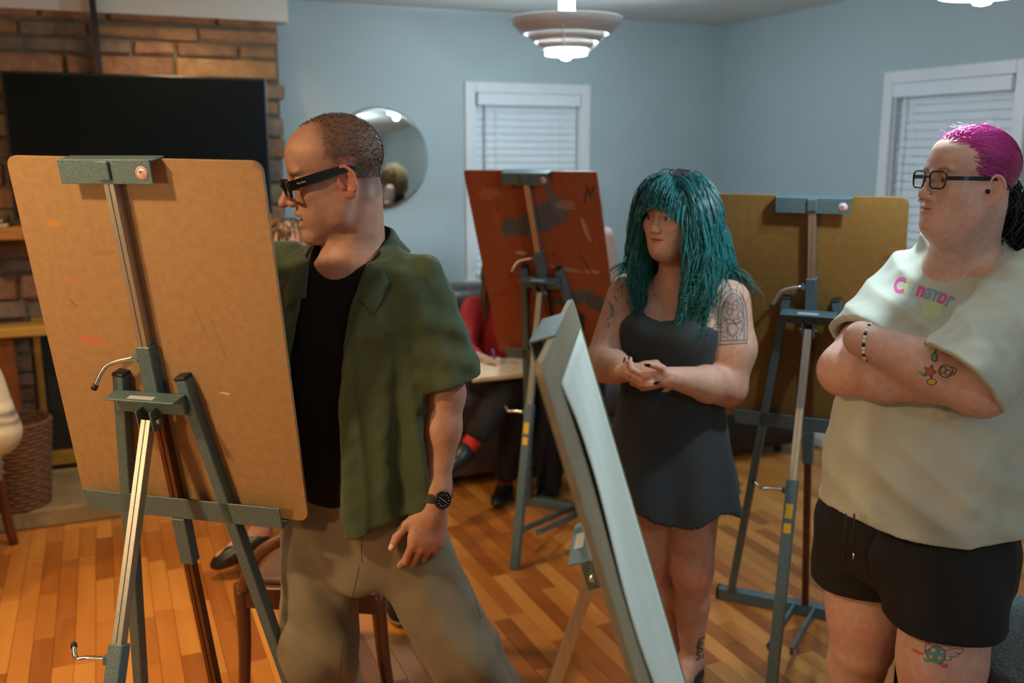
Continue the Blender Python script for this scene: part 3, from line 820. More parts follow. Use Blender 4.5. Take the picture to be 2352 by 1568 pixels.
sofa = empty('leather_sofa'); room_obj(sofa); tag(sofa, 'dark brown leather sofa under the far window', 'sofa')
sx0, sx1 = -2.55, -0.83
cushion((sx0, -1.0, 0.06), (sx1, -0.20, 0.30), 0.03).build('base', m_leather, sofa, True)
for i in range(2):
    xm = (sx0 + sx1) / 2; a, b_ = (sx0 + 0.22, xm) if i == 0 else (xm, sx1 - 0.22)
    cushion((a + .005, -1.04, 0.29), (b_ - .005, -0.40, 0.47), 0.06).build('seat_cushion', m_leather, sofa, True)
    cushion((a + .005, -0.46, 0.46), (b_ - .005, -0.20, 0.945), 0.09, Matrix.Rotation(math.radians(0), 4, 'X')).build('back_cushion', m_leather, sofa, True)
cushion((sx0 + 0.1, -0.24, 0.10), (sx1 - 0.1, -0.12, 0.90), 0.04).build('back_frame', m_leather, sofa, True)
for a in (sx0, sx1 - 0.24):
    cushion((a, -1.02, 0.06), (a + 0.24, -0.18, 0.64), 0.08).build('armrest', m_leather, sofa, True)
for a in (sx0 + .08, sx1 - .08):
    for y in (-0.94, -0.26): MB().lathe([(0.022, 0), (0.03, 0.061)], 12, Matrix.Translation((a, y, 0))).build('foot', m_rubber, sofa)

ot = empty('ottoman'); room_obj(ot); tag(ot, 'low black leather ottoman on the floor behind the brown board', 'ottoman')
cushion((-0.78, -1.18, 0.05), (-0.20, -0.62, 0.30), 0.04).build('cushion', m_blk_lea, ot, True)
for a, y in ((-0.70, -1.10), (-0.28, -1.10), (-0.70, -0.70), (-0.28, -0.70)): MB().lathe([(0.02, 0), (0.024, 0.051)], 10, Matrix.Translation((a, y, 0))).build('foot', m_rubber, ot)

# bench at the lower right: grey woven top, black sides
A_ = atz(2303, 1342, 0.45); B_ = atz(2285, 1404, 0.45); D_ = (atz(2352, 1366, 0.45) - A_); D_.z = 0; D_.normalize(); E_ = (B_ - A_); E_.z = 0
E_ = (E_ - D_ * E_.dot(D_)); wid = max(E_.length, 0.16); E_.normalize()
bn = empty('bench', (A_ + D_ * 0.42 + E_ * 0.2)[:2] + (0,)); bn.rotation_euler = (0, 0, math.atan2(D_.y, D_.x))
tag(bn, 'grey upholstered bench with black sides at the lower right corner', 'bench')
sgn = 1 if E_.dot(Vector((-D_.y, D_.x, 0))) > 0 else -1
MB().box((-0.42, -0.2, 0.405), (0.42, 0.2, 0.45), 0.012, 3).build('seat_pad', mat('grey_weave', (0.19, 0.22, 0.22), 0.9, var=(0.05, 0.06, 0.065), scale=170, bump=0.3, bscale=300, detail=2), bn, True)
MB().box((-0.41, -0.19, 0.03), (0.41, 0.19, 0.404), 0.006).build('skirt', mat('black_weave', (0.014, 0.015, 0.014), 0.85, var=(0.03, 0.03, 0.028), scale=420, detail=1), bn)
for a in (-.36, .36):
    for b_ in (-.15, .15): MB().box((a - .02, b_ - .02, 0), (a + .02, b_ + .02, .031)).build('foot', m_rubber, bn)

# wooden armchair behind the man, facing left
m_mah = mat('mahogany', (0.115, 0.030, 0.012), 0.35, var=(0.075, 0.020, 0.009), scale=7, stretch=(5, 5, 1), coat=0.2)
ac = empty('armchair', (-0.56, 2.80, 0), math.radians(84)); tag(ac, 'dark red wooden armchair with curved arm standing behind the man', 'chair')
# local frame: y forward (towards the left of the picture), x right
sw, sd, sh_ = 0.24, 0.20, 0.43
for sx in (-1, 1):
    MB().tube(smooth_path([(sx * sw, sd, sh_ + 0.005), (sx * (sw + .002), sd - .002, 0.25), (sx * (sw + .01), sd + .012, 0.0)], 4), 0.02, 10, radii=[0.022, .022, .021, .020, .019, .018, .017, .016, .015]).build('leg', m_mah, ac)
    MB().tube(smooth_path([(sx * (sw - .01), -sd, sh_ + 0.005), (sx * (sw - .01), -sd - .015, 0.2), (sx * (sw - .005), -sd - .05, 0.0)], 4), 0.02, 10, radii=[0.022, .022, .021, .020, .019, .018, .017, .016, .016]).build('leg', m_mah, ac)
    MB().box((sx * sw - .014, -sd, sh_ - .065), (sx * sw + .014, sd, sh_), .004).build('side_rail', m_mah, ac)
    pth = smooth_path([(sx * (sw + .008), sd - .01, sh_ - .01), (sx * (sw + .022), sd - .035, sh_ + .06), (sx * (sw + .03), sd - .09, sh_ + .13), (sx * (sw + .02), sd - .20, sh_ + .19), (sx * sw, 0.0, sh_ + .215), (sx * (sw - .02), -sd - .03, sh_ + .22)], 5)
    MB().tube(pth, 0.018, 10).build('arm', mat('worn_arm_wood', (0.21, 0.085, 0.03), 0.4, var=(0.13, 0.045, 0.016), scale=9), ac)
    MB().tube(smooth_path([(sx * (sw - .01), -sd, sh_), (sx * (sw - .02), -sd - .03, sh_ + .25), (sx * (sw - .02), -sd - .06, sh_ + .42)], 5), 0.02, 10).build('back_post', m_mah, ac)
MB().box((-sw, sd - .014, sh_ - .065), (sw, sd + .014, sh_), .004).build('front_rail', m_mah, ac)
MB().box((-sw, -sd - .014, sh_ - .065), (sw, -sd + .014, sh_), .004).build('back_rail', m_mah, ac)
MB().box((-sw + .016, -sd + .016, sh_ - .012), (sw - .016, sd - .016, sh_ + .016), .012, 3).build('seat', mat('seat_brown', (0.10, 0.045, 0.025), 0.5), ac, True)
MB().box((-sw + .0, -sd - .075, sh_ + .35), (sw - .0, -sd - .045, sh_ + .43), .01).build('top_rail', m_mah, ac)
for xx in (-.1, 0, .1): MB().bar((xx, -sd, sh_), (xx, -sd - .055, sh_ + .36), 0.03, 0.012).build('back_slat', m_mah, ac)

# cane chair at the left edge
cc = empty('cane_chair', (-2.33, 3.58, 0), math.radians(10)); tag(cc, 'dark wooden chair with cane back at the left edge by the hearth', 'chair')
for sx in (-1, 1):
    MB().tube(smooth_path([(sx * .23, .27, 0.0), (sx * .22, .22, .25), (sx * .22, .20, .46), (sx * .22, .25, .80), (sx * .21, .31, 1.02)], 4), 0.02, 10).build('back_leg', m_mah, cc)
    MB().tube([(sx * .23, -.22, 0.0), (sx * .23, -.22, .44)], 0.021, 10).build('front_leg', m_mah, cc)
    MB().box((sx * .22 - .012, -.22, .38), (sx * .22 + .012, .21, .44), .003).build('side_rail', m_mah, cc)
MB().box((-.23, -.235, .38), (.23, -.21, .44), .003).build('front_rail', m_mah, cc)
MB().box((-.24, -.24, .441), (.24, .19, .475), .012, 3).build('seat', mat('seat_brown', (0.10, 0.045, 0.025), 0.5), cc, True)
MB().bar((-.22, .305, 1.0), (.22, .305, 1.0), 0.06, 0.028, (0, 1, 0)).build('top_rail', m_mah, cc)
MB().bar((-.21, .225, .58), (.21, .225, .58), 0.04, 0.024, (0, 1, 0)).build('lower_rail', m_mah, cc)
cv = MB()
for i in range(17): cv.bar((-.2 + .025 * i, .228, .59), (-.2 + .025 * i, .303, .98), .006, .003, (0, 1, 0))
for i in range(15):
    t = i / 14; cv.bar((-.205, .228 + .075 * t, .60 + .37 * t), (.205, .228 + .075 * t, .60 + .37 * t), .006, .003, (0, 1, 0))
cv.build('cane_panel', mat('cane', (0.42, 0.26, 0.08), 0.6), cc)

# wicker basket by the hearth
bk = empty('wicker_basket', tuple(rm(-4.13, -0.62, 0.088))); tag(bk, 'brown wicker basket standing on the hearth at the left', 'basket')
bb = MB(); nr = 22
for i in range(nr):
    z = 0.01 + i * 0.018; r = 0.115 + 0.035 * (i / nr)
    bb.tube([(r * math.cos(a) * (1 + .02 * math.sin(a * 12 + i * math.pi)), r * math.sin(a) * (1 + .02 * math.sin(a * 12 + i * math.pi)), z) for a in np.linspace(0, 2 * math.pi, 37)], 0.0095, 6, cap=False)
m_wick = mat('wicker', (0.19, 0.085, 0.028), 0.75, var=(0.11, 0.05, 0.018), scale=40)
bb.build('weave', m_wick, bk)
MB().lathe([(0.0, 0.001), (0.115, 0.001), (0.15, 0.40), (0.142, 0.40), (0.108, 0.01), (0, 0.01)], 32).build('lining', mat('wicker_dark', (0.12, 0.06, 0.025), 0.8), bk)

# things on the mantel
cn = empty('spray_can', tuple(rm(-2.99, -0.288, 1.318))); tag(cn, 'small can with yellow cap and orange band on the mantel end', 'can')
MB().lathe([(0, 0.0), (0.031, 0), (0.033, 0.003), (0.033, 0.035), (0, 0.035)], 28).build('orange_band', mat('can_orange', (0.70, 0.16, 0.03), 0.4), cn)
MB().lathe([(0, 0.0352), (0.033, 0.0352), (0.033, 0.092), (0, 0.092)], 28).build('label_band', mat('can_white', (0.55, 0.58, 0.62), 0.4, var=(0.55, 0.56, 0.40), scale=14), cn)
MB().lathe([(0, 0.0922), (0.032, 0.0922), (0.030, 0.108), (0.026, 0.114), (0, 0.114)], 28).build('cap', mat('can_yellow', (0.72, 0.60, 0.03), 0.4), cn)
kb = MB().lathe([(0, 0), (0.012, 0), (0.018, 0.012), (0.016, 0.026), (0, 0.032)], 18).build('knob', mat('cream_glaze', (0.55, 0.48, 0.30), 0.4)); kb.location = rm(-2.925, -0.285, 1.318)
tag(kb, 'small round cream knob beside the can on the mantel', 'ornament')
for (w_, z0, h_, c_, lb) in ((.24, 0.0, .022, (.03, .02, .02), 'dark book lying flat on the mantel, under the grey one'), (.20, .0225, .018, (.10, .08, .07), 'grey-brown book lying on the dark book on the mantel')):
    bk_ = empty('book', tuple(rm(-4.22, -0.24, 1.318 + z0))); bk_.rotation_euler = (0, 0, ROOM_A); tag(bk_, lb, 'book', 'books on the mantel')
    cm = mat('book_cover_%d' % int(w_ * 100), c_, .5)
    MB().box((-w_ / 2, -.07, 0), (w_ / 2, .07, .003), .0008).box((-w_ / 2, -.07, h_ - .003), (w_ / 2, .07, h_), .0008).box((-w_ / 2, .066, 0), (w_ / 2, .07, h_), .0008).build('cover', cm, bk_)
    MB().box((-w_ / 2 + .004, -.066, .0031), (w_ / 2 - .004, .0658, h_ - .0031)).build('pages', mat('cream_paper', (0.62, 0.50, 0.34), .7), bk_)

# sneaker standing behind the man
sn = empty('sneaker', (-0.415, 3.25, 0), math.radians(10)); tag(sn, 'black canvas sneaker with white sole on the floor behind the man', 'shoe')

# ================================================================ figures: distance fields meshed with surface nets
f32 = np.float32


def smin(a, b, k):
    h = np.maximum(k - np.abs(a - b), 0.0) / k
    return np.minimum(a, b) - h * h * k * 0.25


def smax(a, b, k): return -smin(-a, -b, k)


def V3(v): return np.array(v, dtype=f32)


def cone(a, b, ra, rb):
    a, b = V3(a), V3(b); ba = b - a; l2 = float(ba @ ba) + 1e-12
    def f(p):
        pa = p - a; pb = pa @ ba; t = np.clip(pb / l2, 0, 1)
        d2 = np.einsum('ij,ij->i', pa, pa) - t * (2 * pb - t * l2)
        return np.sqrt(np.maximum(d2, 0)) - (ra + (rb - ra) * t)
    return f


def ell(c, r, R=None):
    c, r = V3(c), V3(r); r2 = 1 / r ** 2; r4 = r2 ** 2; R = None if R is None else np.array(R, dtype=f32)
    def f(p):
        q = p - c
        if R is not None: q = q @ R
        q2 = q * q; k0 = np.sqrt(q2 @ r2) + 1e-9; k1 = np.sqrt(q2 @ r4) + 1e-9
        return k0 * (k0 - 1.0) / k1
    return f


def econe(a, b, ra, rb, side, flat):
    """tapered limb, flattened (factor flat) across the direction side"""
    a, b, s = V3(a), V3(b), V3(side); ba = b - a; l2 = float(ba @ ba)
    s = s - ba * float(s @ ba) / l2; s = s / np.linalg.norm(s)
    def f(p):
        pa = p - a; t = np.clip(pa @ ba / l2, 0, 1); q = pa - t[:, None] * ba
        w = q @ s; q = q + (w * (1.0 / flat - 1.0))[:, None] * s
        return (np.sqrt(np.einsum('ij,ij->i', q, q)) - (ra + (rb - ra) * t)) * min(1.0, flat * 1.15)
    return f


def loft(rows, M=None, n=2.0, wob=None, cap=0.02):
    """stack of ellipses: rows (z, cx, cy, a, b) in the frame M (columns right, forward, up + origin); wob(theta, z) scales the radius"""
    rows = sorted(rows); Z = np.array([r[0] for r in rows]); K = np.array(rows)[:, 1:]
    if M is not None:
        Mi = np.array(M.inverted(), dtype=f32)
    zz = np.linspace(Z[0], Z[-1], 160)
    # smooth the profile a little so that sections do not show as creases
    cols = []
    for j in range(4):
        y = np.interp(zz, Z, K[:, j]); ker = np.ones(13) / 13.0
        cols.append(np.convolve(np.pad(y, 6, 'edge'), ker, 'valid'))
    def f(p):
        q = p if M is None else p @ Mi[:3, :3].T + Mi[:3, 3]
        z = np.clip(q[:, 2], Z[0], Z[-1])
        cx, cy, a, b = (np.interp(z, zz, c) for c in cols)
        x = (q[:, 0] - cx); y = (q[:, 1] - cy)
        if wob is not None:
            s = wob(np.arctan2(y / b, x / a), q[:, 2]); a = a * s; b = b * s
        if n == 2.0:
            k0 = np.sqrt((x / a) ** 2 + (y / b) ** 2) + 1e-9
        else:
            k0 = (np.abs(x / a) ** n + np.abs(y / b) ** n + 1e-9) ** (1 / n)
        k1 = np.sqrt((x / a ** 2) ** 2 + (y / b ** 2) ** 2) + 1e-9
        d = k0 * (k0 - 1.0) / k1 if n == 2.0 else (k0 - 1.0) * np.minimum(a, b)
        ez = np.maximum(q[:, 2] - Z[-1], Z[0] - q[:, 2])
        return smax(d, ez, cap)
    return f


def union(fs, k=0.02):
    """fs: closures or (closure, k)"""
    def f(p):
        d = None
        for g in fs:
            g, kk = g if isinstance(g, tuple) else (g, k)
            v = g(p); d = v if d is None else smin(d, v, kk)
        return d
    return f


def carve(base, cuts, k=0.004):
    def f(p):
        d = base(p)
        for g in cuts:
            g, kk = g if isinstance(g, tuple) else (g, k)
            d = smax(d, -g(p), kk)
        return d
    return f


def plane(pt, nrm):
    """negative on the side away from nrm"""
    pt, nrm = V3(pt), V3(Vector(nrm).normalized())
    return lambda p: (p - pt) @ nrm


def surface_net(fn, lo, hi, h):
    lo = np.array(lo, dtype=np.float64); hi = np.array(hi, dtype=np.float64)
    B = 4
    nb = np.ceil((hi - lo) / (h * B)).astype(int) + 1
    n = nb * B + 1
    # coarse pass: keep blocks near the surface
    cs = [lo[i] + (np.arange(nb[i]) * B + B / 2) * h for i in range(3)]
    g = np.stack(np.meshgrid(*cs, indexing='ij'), -1).reshape(-1, 3).astype(f32)
    dc = fn(g).reshape(nb)
    keep = np.abs(dc) < h * B * 1.6
    val = np.where(np.repeat(np.repeat(np.repeat(dc, B, 0), B, 1), B, 2) < 0, f32(-1), f32(1))
    full = np.ones(n, dtype=f32); full[:-1, :-1, :-1] = val
    full[-1] = full[-2]; full[:, -1] = full[:, -2]; full[:, :, -1] = full[:, :, -2]
    mask = np.zeros(n, dtype=bool); kb = np.argwhere(keep)
    off = np.stack(np.meshgrid(*[np.arange(B + 1)] * 3, indexing='ij'), -1).reshape(-1, 3)
    idx = (kb[:, None, :] * B + off[None]).reshape(-1, 3)
    mask[idx[:, 0], idx[:, 1], idx[:, 2]] = True
    pi = np.argwhere(mask)
    for s in range(0, len(pi), 400000):
        q = pi[s:s + 400000]
        full[q[:, 0], q[:, 1], q[:, 2]] = fn((lo + q * h).astype(f32))
    ins = full < 0
    cnt = np.zeros(n - 1, dtype=np.int8)
    for dx in (0, 1):
        for dy in (0, 1):
            for dz in (0, 1):
                cnt += ins[dx:n[0] - 1 + dx, dy:n[1] - 1 + dy, dz:n[2] - 1 + dz]
    cells = np.argwhere((cnt > 0) & (cnt < 8))
    vid = -np.ones(n - 1, dtype=np.int64); vid[cells[:, 0], cells[:, 1], cells[:, 2]] = np.arange(len(cells))
    acc = np.zeros((len(cells), 3)); num = np.zeros(len(cells))
    cor = [(x, y, z) for x in (0, 1) for y in (0, 1) for z in (0, 1)]
    cv = {c: full[cells[:, 0] + c[0], cells[:, 1] + c[1], cells[:, 2] + c[2]] for c in cor}
    for c in cor:
        for ax in range(3):
            if c[ax]: continue
            e = list(c); e[ax] = 1; e = tuple(e)
            a, b = cv[c], cv[e]; cr = (a < 0) != (b < 0)
            t = a / np.where(np.abs(a - b) < 1e-12, 1, a - b)
            for j in range(3):
                acc[:, j] += np.where(cr, c[j] + (t if j == ax else 0), 0)
            num += cr
    P = lo + (cells + acc / num[:, None]) * h
    quads = []
    for ax in range(3):
        sl0 = [slice(1, n[i] - 1) for i in range(3)]; sl1 = list(sl0)
        sl0[ax] = slice(0, n[ax] - 1); sl1[ax] = slice(1, n[ax])
        a = ins[tuple(sl0)]; b = ins[tuple(sl1)]
        ed = np.argwhere(a != b); flip = a[ed[:, 0], ed[:, 1], ed[:, 2]]
        base = ed.copy(); o1, o2 = [i for i in range(3) if i != ax]
        for i in (o1, o2): base[:, i] += 1
        def cid(d1, d2):
            q = base.copy(); q[:, o1] -= d1; q[:, o2] -= d2
            return vid[q[:, 0], q[:, 1], q[:, 2]]
        A, Bq, Cq, D = cid(1, 1), cid(0, 1), cid(0, 0), cid(1, 0)
        if ax == 1: flip = ~flip
        quads.append(np.where(flip[:, None], np.stack([A, Bq, Cq, D], 1), np.stack([A, D, Cq, Bq], 1)))
    Q = np.concatenate(quads); Q = Q[(Q >= 0).all(1)]
    return P, Q


def relax(P, Q, it=1, lam=0.5):
    """light Laplacian smoothing over the quad edges"""
    n = len(P)
    E = np.concatenate([Q[:, [0, 1]], Q[:, [1, 2]], Q[:, [2, 3]], Q[:, [3, 0]]])
    for _ in range(it):
        s = np.zeros_like(P); c = np.zeros(n)
        np.add.at(s, E[:, 0], P[E[:, 1]]); np.add.at(s, E[:, 1], P[E[:, 0]])
        np.add.at(c, E[:, 0], 1); np.add.at(c, E[:, 1], 1)
        P = P + lam * (s / np.maximum(c, 1)[:, None] - P)
    return P


def sdf_mesh(name, fn, regions, mat_, parent=None, color=None, it=1):
    """regions: list of (lo, hi, voxel); later regions may overlap earlier ones by a hair"""
    PV, QV, n = [], [], 0
    for (lo, hi, h) in regions:
        P, Q = surface_net(fn, lo, hi, h)
        if it: P = relax(P, Q, it)
        PV.append(P); QV.append(Q + n); n += len(P)
    P = np.concatenate(PV); Q = np.concatenate(QV)
    me = bpy.data.meshes.new(name)
    me.vertices.add(len(P)); me.vertices.foreach_set('co', P.astype(f32).ravel())
    me.loops.add(len(Q) * 4); me.loops.foreach_set('vertex_index', Q.astype(np.int32).ravel())
    me.polygons.add(len(Q)); me.polygons.foreach_set('loop_start', np.arange(0, len(Q) * 4, 4, dtype=np.int32))
    me.polygons.foreach_set('use_smooth', np.ones(len(Q), dtype=bool))
    me.update(calc_edges=True); me.validate()
    if color is not None:
        c = np.ones((len(P), 4), dtype=f32); c[:, :3] = color(P.astype(f32))
        a = me.color_attributes.new('Col', 'FLOAT_COLOR', 'POINT'); a.data.foreach_set('color', c.ravel())
    return link_mesh(name, me, mat_, parent)


def vnoise(p, s, seed=0):
    """cheap smooth pseudo-noise in -1..1 from warped sines"""
    a = p * s
    r = np.sin(a[:, 0] * 1.7 + 2.1 * np.sin(a[:, 1] * 1.3 + seed) + seed * 1.7) + np.sin(a[:, 1] * 1.9 + 1.7 * np.sin(a[:, 2] * 1.1 + seed * 2.3)) + np.sin(a[:, 2] * 1.5 + 1.9 * np.sin(a[:, 0] * 1.2 - seed))
    return r / 3.0


def frame(origin, fwd, up=(0, 0, 1)):
    """4x4 with columns right, forward, up"""
    f_ = Vector(fwd).normalized(); u = Vector(up); r = f_.cross(u).normalized(); u = r.cross(f_).normalized()
    M = Matrix((r, f_, u)).transposed().to_4x4(); M.translation = Vector(origin); return M


def rotm(ax, ang): return np.array(Matrix.Rotation(math.radians(ang), 3, ax), dtype=f32)


# ---------------------------------------------------------------- head
def head_sdf(M, s=1.0, mouth=0.0, cheek=0.0, brow=1.0, nose=1.0, jaw=1.0, chin=1.0, ears=True, lips=1.0, eye_open=1.0, wide=1.0, double_chin=0.0):
    """head in its own frame: y towards the face, z up, origin between the eyes' height and the ears; s scales it"""
    Mi = np.array(M.inverted(), dtype=f32)
    md = mouth                                   # how far the jaw drops
    P = []
    P.append(ell((0, -0.012, 0.036), (0.0765 * wide, 0.097, 0.083)))
    P.append((ell((0, 0.030, 0.040), (0.063 * wide, 0.060, 0.058)), 0.02))
    P.append((ell((0, 0.030, -0.038 - md * 0.3), (0.057 * wide, 0.060, 0.066)), 0.02))
    for sx in (-1, 1):
        P.append((cone((sx * 0.056 * jaw, -0.004, -0.045), (sx * 0.048 * jaw, 0.014, -0.080 - md * 0.5), 0.017, 0.017), 0.025))
        P.append((cone((sx * 0.048 * jaw, 0.014, -0.080 - md * 0.5), (sx * 0.014, 0.070, -0.101 - md), 0.016, 0.015), 0.025))
        P.append((ell((sx * 0.040, 0.057, -0.026), (0.025 + cheek * .5, 0.024 + cheek, 0.024 + cheek)), 0.022))
        P.append((ell((sx * 0.026, 0.060, -0.070 - md * .5), (0.022 + cheek * .6, 0.020 + cheek * .6, 0.026 + cheek)), 0.022))
        P.append((ell((sx * 0.047 * jaw * wide, 0.022, -0.048 - md * .3), (0.020 + cheek * .3, 0.036, 0.040)), 0.022))
        P.append((cone((sx * 0.061 * wide, 0.012, -0.012), (sx * 0.047, 0.056, -0.020), 0.013, 0.013), 0.02))
        P.append((ell((sx * 0.026, 0.079, 0.0195), (0.022, 0.011 * brow, 0.0075)), 0.014))
    P.append((ell((0, 0.077, -0.100 - md), (0.021 * chin, 0.018, 0.016)), 0.018))
    P.append((ell((0, 0.071, -0.068 - md * .4), (0.029, 0.024, 0.024)), 0.018))
    if double_chin: P.append((ell((0, 0.035, -0.112), (0.045, 0.045, 0.030 + double_chin)), 0.035))
    # nose
    P.append((cone((0, 0.086, 0.010), (0, 0.106 * nose + .0, -0.030), 0.0075, 0.0095), 0.012))
    P.append((ell((0, 0.110 * nose, -0.037), (0.0115, 0.0115, 0.0105)), 0.008))
    for sx in (-1, 1): P.append((ell((sx * 0.0125, 0.098, -0.041), (0.0075, 0.0105, 0.0085)), 0.007))
    # lips
    for sx in (-1, 0, 1): P.append((ell((sx * 0.0105, 0.0915 - abs(sx) * 0.0045, -0.0638), (0.0165, 0.0090, 0.0062 * lips)), 0.0035))
    for sx in (-1, 0, 1): P.append((ell((sx * 0.0090, 0.0905 - abs(sx) * 0.0045 - md * .25, -0.0748 - md), (0.0150, 0.0098, 0.0072 * lips)), 0.0035))
    base = union(P)
    cuts = []
    for sx in (-1, 1):
        cuts.append((ell((sx * 0.0325, 0.096, -0.001), (0.019, 0.0165, 0.0125)), 0.014))
        cuts.append((ell((sx * 0.0062, 0.1055 * nose, -0.0475), (0.0036, 0.006, 0.0035)), 0.003))
    if mouth > 0.001:
        cuts.append((ell((0, 0.080, -0.0695 - md * .5), (0.0255, 0.030, 0.0012 + md * .42)), 0.002))
    else:
        cuts.append((ell((0, 0.092, -0.0692), (0.0262, 0.0125, 0.0014)), 0.0025))
    b2 = carve(base, cuts)
    # lids round the eyeballs, opened by a slit
    lids = union([ell((sx * 0.0325, 0.0735, -0.002), (0.0158, 0.0150, 0.0150)) for sx in (-1, 1)], 0.001)
    slit = union([ell((sx * 0.0325, 0.092, -0.0025), (0.0128, 0.016, 0.0040 * eye_open)) for sx in (-1, 1)], 0.001)
    earf = None
    if ears:
        es = []
        for sx in (-1, 1):
            R = rotm('Z', sx * 24) @ rotm('X', -12)
            c = np.array((sx * 0.0755 * wide, -0.016, -0.014))
            def loc(x, y, z, R=R, c=c, sx=sx): return c + R @ np.array((sx * x, y, z))
            E = [ell(loc(0.001, 0, 0), (0.0062, 0.0175, 0.0300), R), (ell(loc(0.003, 0.005, -0.027), (0.0048, 0.0095, 0.0125), R), 0.006)]
            rim = []
            for k in range(13):
                a = math.radians(-60 + 265 * k / 12)
                rim.append(loc(0.0085, -0.0165 * math.cos(a) * (1.0 if k > 2 else 0.85), 0.0005 + 0.0275 * math.sin(a)))
            for a_, b_ in zip(rim[:-1], rim[1:]): E.append((cone(a_, b_, 0.0036, 0.0036), 0.003))
            eo = union(E, 0.004)
            con = [(ell(loc(0.0105, 0.0000, 0.005), (0.0085, 0.0115, 0.0205), R), 0.002), (ell(loc(0.0085, 0.0055, -0.007), (0.0085, 0.0060, 0.0092), R), 0.002)]
            ec = carve(eo, con)
            anti = [(cone(loc(0.0045, -0.0070, -0.014), loc(0.0050, -0.0060, 0.010), 0.0030, 0.0026), 0.002), (cone(loc(0.0075, 0.0135, -0.012), loc(0.0075, 0.0145, -0.004), 0.0036, 0.003), 0.003)]
            es.append(union([ec] + anti, 0.003))
            es[-1] = (es[-1], 0.001)
        earf = union(es, 0.001)
    def f(p):
        q = (p @ Mi[:3, :3].T + Mi[:3, 3]) / s
        d = b2(q)
        d = smin(d, lids(q), 0.004)
        d = smax(d, -slit(q), 0.0012)
        if earf is not None: d = smin(d, earf(q), 0.004)
        return d * s
    def local(p): return (p @ Mi[:3, :3].T + Mi[:3, 3]) / s
    return f, local


def eyes(M, s, parent, gaze, iris=(0.10, 0.14, 0.16)):
    """two eyeballs with iris and pupil as vertex colours, looking along gaze (world)"""
    for sx in (-1, 1):
        c = M @ (Vector((sx * 0.0325, 0.0735, -0.0025)) * s); g = Vector(gaze).normalized(); r = 0.0137 * s
        b = bmesh.new(); bmesh.ops.create_uvsphere(b, u_segments=40, v_segments=40, radius=r)
        R = Vector((0, 0, 1)).rotation_difference(g).to_matrix()
        me = bpy.data.meshes.new('eye'); cols = []
        for v in b.verts:
            z = v.co.z / r; a = math.acos(max(-1, min(1, z)))
            cols.append((0.012, 0.012, 0.012) if a < 0.19 else iris if a < 0.46 else (0.05, 0.05, 0.05) if a < 0.51 else (0.50, 0.44, 0.41))
            v.co = R @ v.co + c
        for f_ in b.faces: f_.smooth = True
        b.to_mesh(me); b.free()
        at_ = me.color_attributes.new('Col', 'FLOAT_COLOR', 'POINT')
        at_.data.foreach_set('color', np.array([(*q, 1) for q in cols], dtype=f32).ravel())
        o = link_mesh('eye', me, mat('eye_wet', (0.7, 0.7, 0.7), 0.08, attr=True), parent)
        if parent is not None: o.matrix_parent_inverse = Matrix.Translation(-parent.location)


# ---------------------------------------------------------------- hand
FING = [(0.030, 0.090, (0.044, 0.026, 0.020)), (0.0105, 0.095, (0.049, 0.030, 0.021)), (-0.0105, 0.091, (0.045, 0.028, 0.020)), (-0.030, 0.082, (0.035, 0.021, 0.018))]


def hand_prims(wrist, fdir, back, side, s=1.0, curl=((25, 40, 25),) * 4, spread=(6, 2, -3, -8), thumb=((0.75, 0.62, -0.25), (0.55, 0.8, -0.25), (0.45, 0.88, -0.1)), fat=1.0):
    """wrist position, finger direction, back-of-hand normal; side +1 puts the thumb on fdir x back; returns prims and fingertip frames"""
    y = Vector(fdir).normalized(); z = Vector(back); z = (z - y * z.dot(y)).normalized(); x = y.cross(z) * side
    W = Vector(wrist)
    L = lambda a, b, c: W + (x * a + y * b + z * c) * s
    P = []
    R = np.array(Matrix((x, y, z)).transposed(), dtype=f32)
    P.append(ell(L(0.0, 0.052, 0), (0.040 * s * fat, 0.052 * s, 0.0155 * s * fat), R))
    P.append((ell(L(0.004, 0.075, 0.001), (0.040 * s * fat, 0.026 * s, 0.0135 * s * fat), R), 0.012 * s))
    P.append((cone(L(0, -0.03, 0), L(0, 0.02, 0), 0.024 * s * fat, 0.022 * s * fat), 0.03 * s))
    P.append((ell(L(0.024, 0.032, -0.010), (0.017 * s, 0.03 * s, 0.015 * s), R), 0.014 * s))
    tips = []
    for i, (fx, fy, ln) in enumerate(FING):
        p = L(fx, fy, 0.001); sp = math.radians(spread[i]); ang = 0.0
        r0 = (0.0092, 0.0094, 0.0088, 0.0078)[i] * s * fat
        prev = L(fx * 0.8, fy - 0.03, 0.0)
        P.append((cone(prev, p, r0 * 1.0, r0 * 1.05), 0.008 * s))
        for j in range(3):
            ang += math.radians(curl[i][j])
            d = (y * math.cos(ang) - z * math.sin(ang)); d = (d + x * math.sin(sp) * math.cos(ang)).normalized()
            q = p + d * ln[j] * s
            rr = r0 * (1.0, 0.92, 0.82)[j]; r1 = r0 * (0.92, 0.84, 0.66)[j]
            P.append((cone(p, q, rr, r1), 0.0035 * s))
            P.append((ell(p + z * 0.0008 * s, (rr * 1.06,) * 3), 0.003 * s))
            p = q
        nrm = (y * math.sin(ang) + z * math.cos(ang))
        tips.append((p, d, nrm, r0 * 0.7))
    p = L(0.022, 0.022, -0.006); rs = (0.0125, 0.0108, 0.0100, 0.0078)
    for j, (t, ln) in enumerate(zip(thumb, (0.040, 0.032, 0.026))):
        d = (x * t[0] + y * t[1] + z * t[2]).normalized(); q = p + d * ln * s
        P.append((cone(p, q, rs[j] * s * fat, rs[j + 1] * s * fat), 0.008 * s if j == 0 else 0.004 * s)); p = q
    nrm = (z * 0.8 + x * 0.5); nrm = (nrm - d * nrm.dot(d)).normalized()
    tips.append((p, d, nrm, 0.0075 * s))
    return P, tips


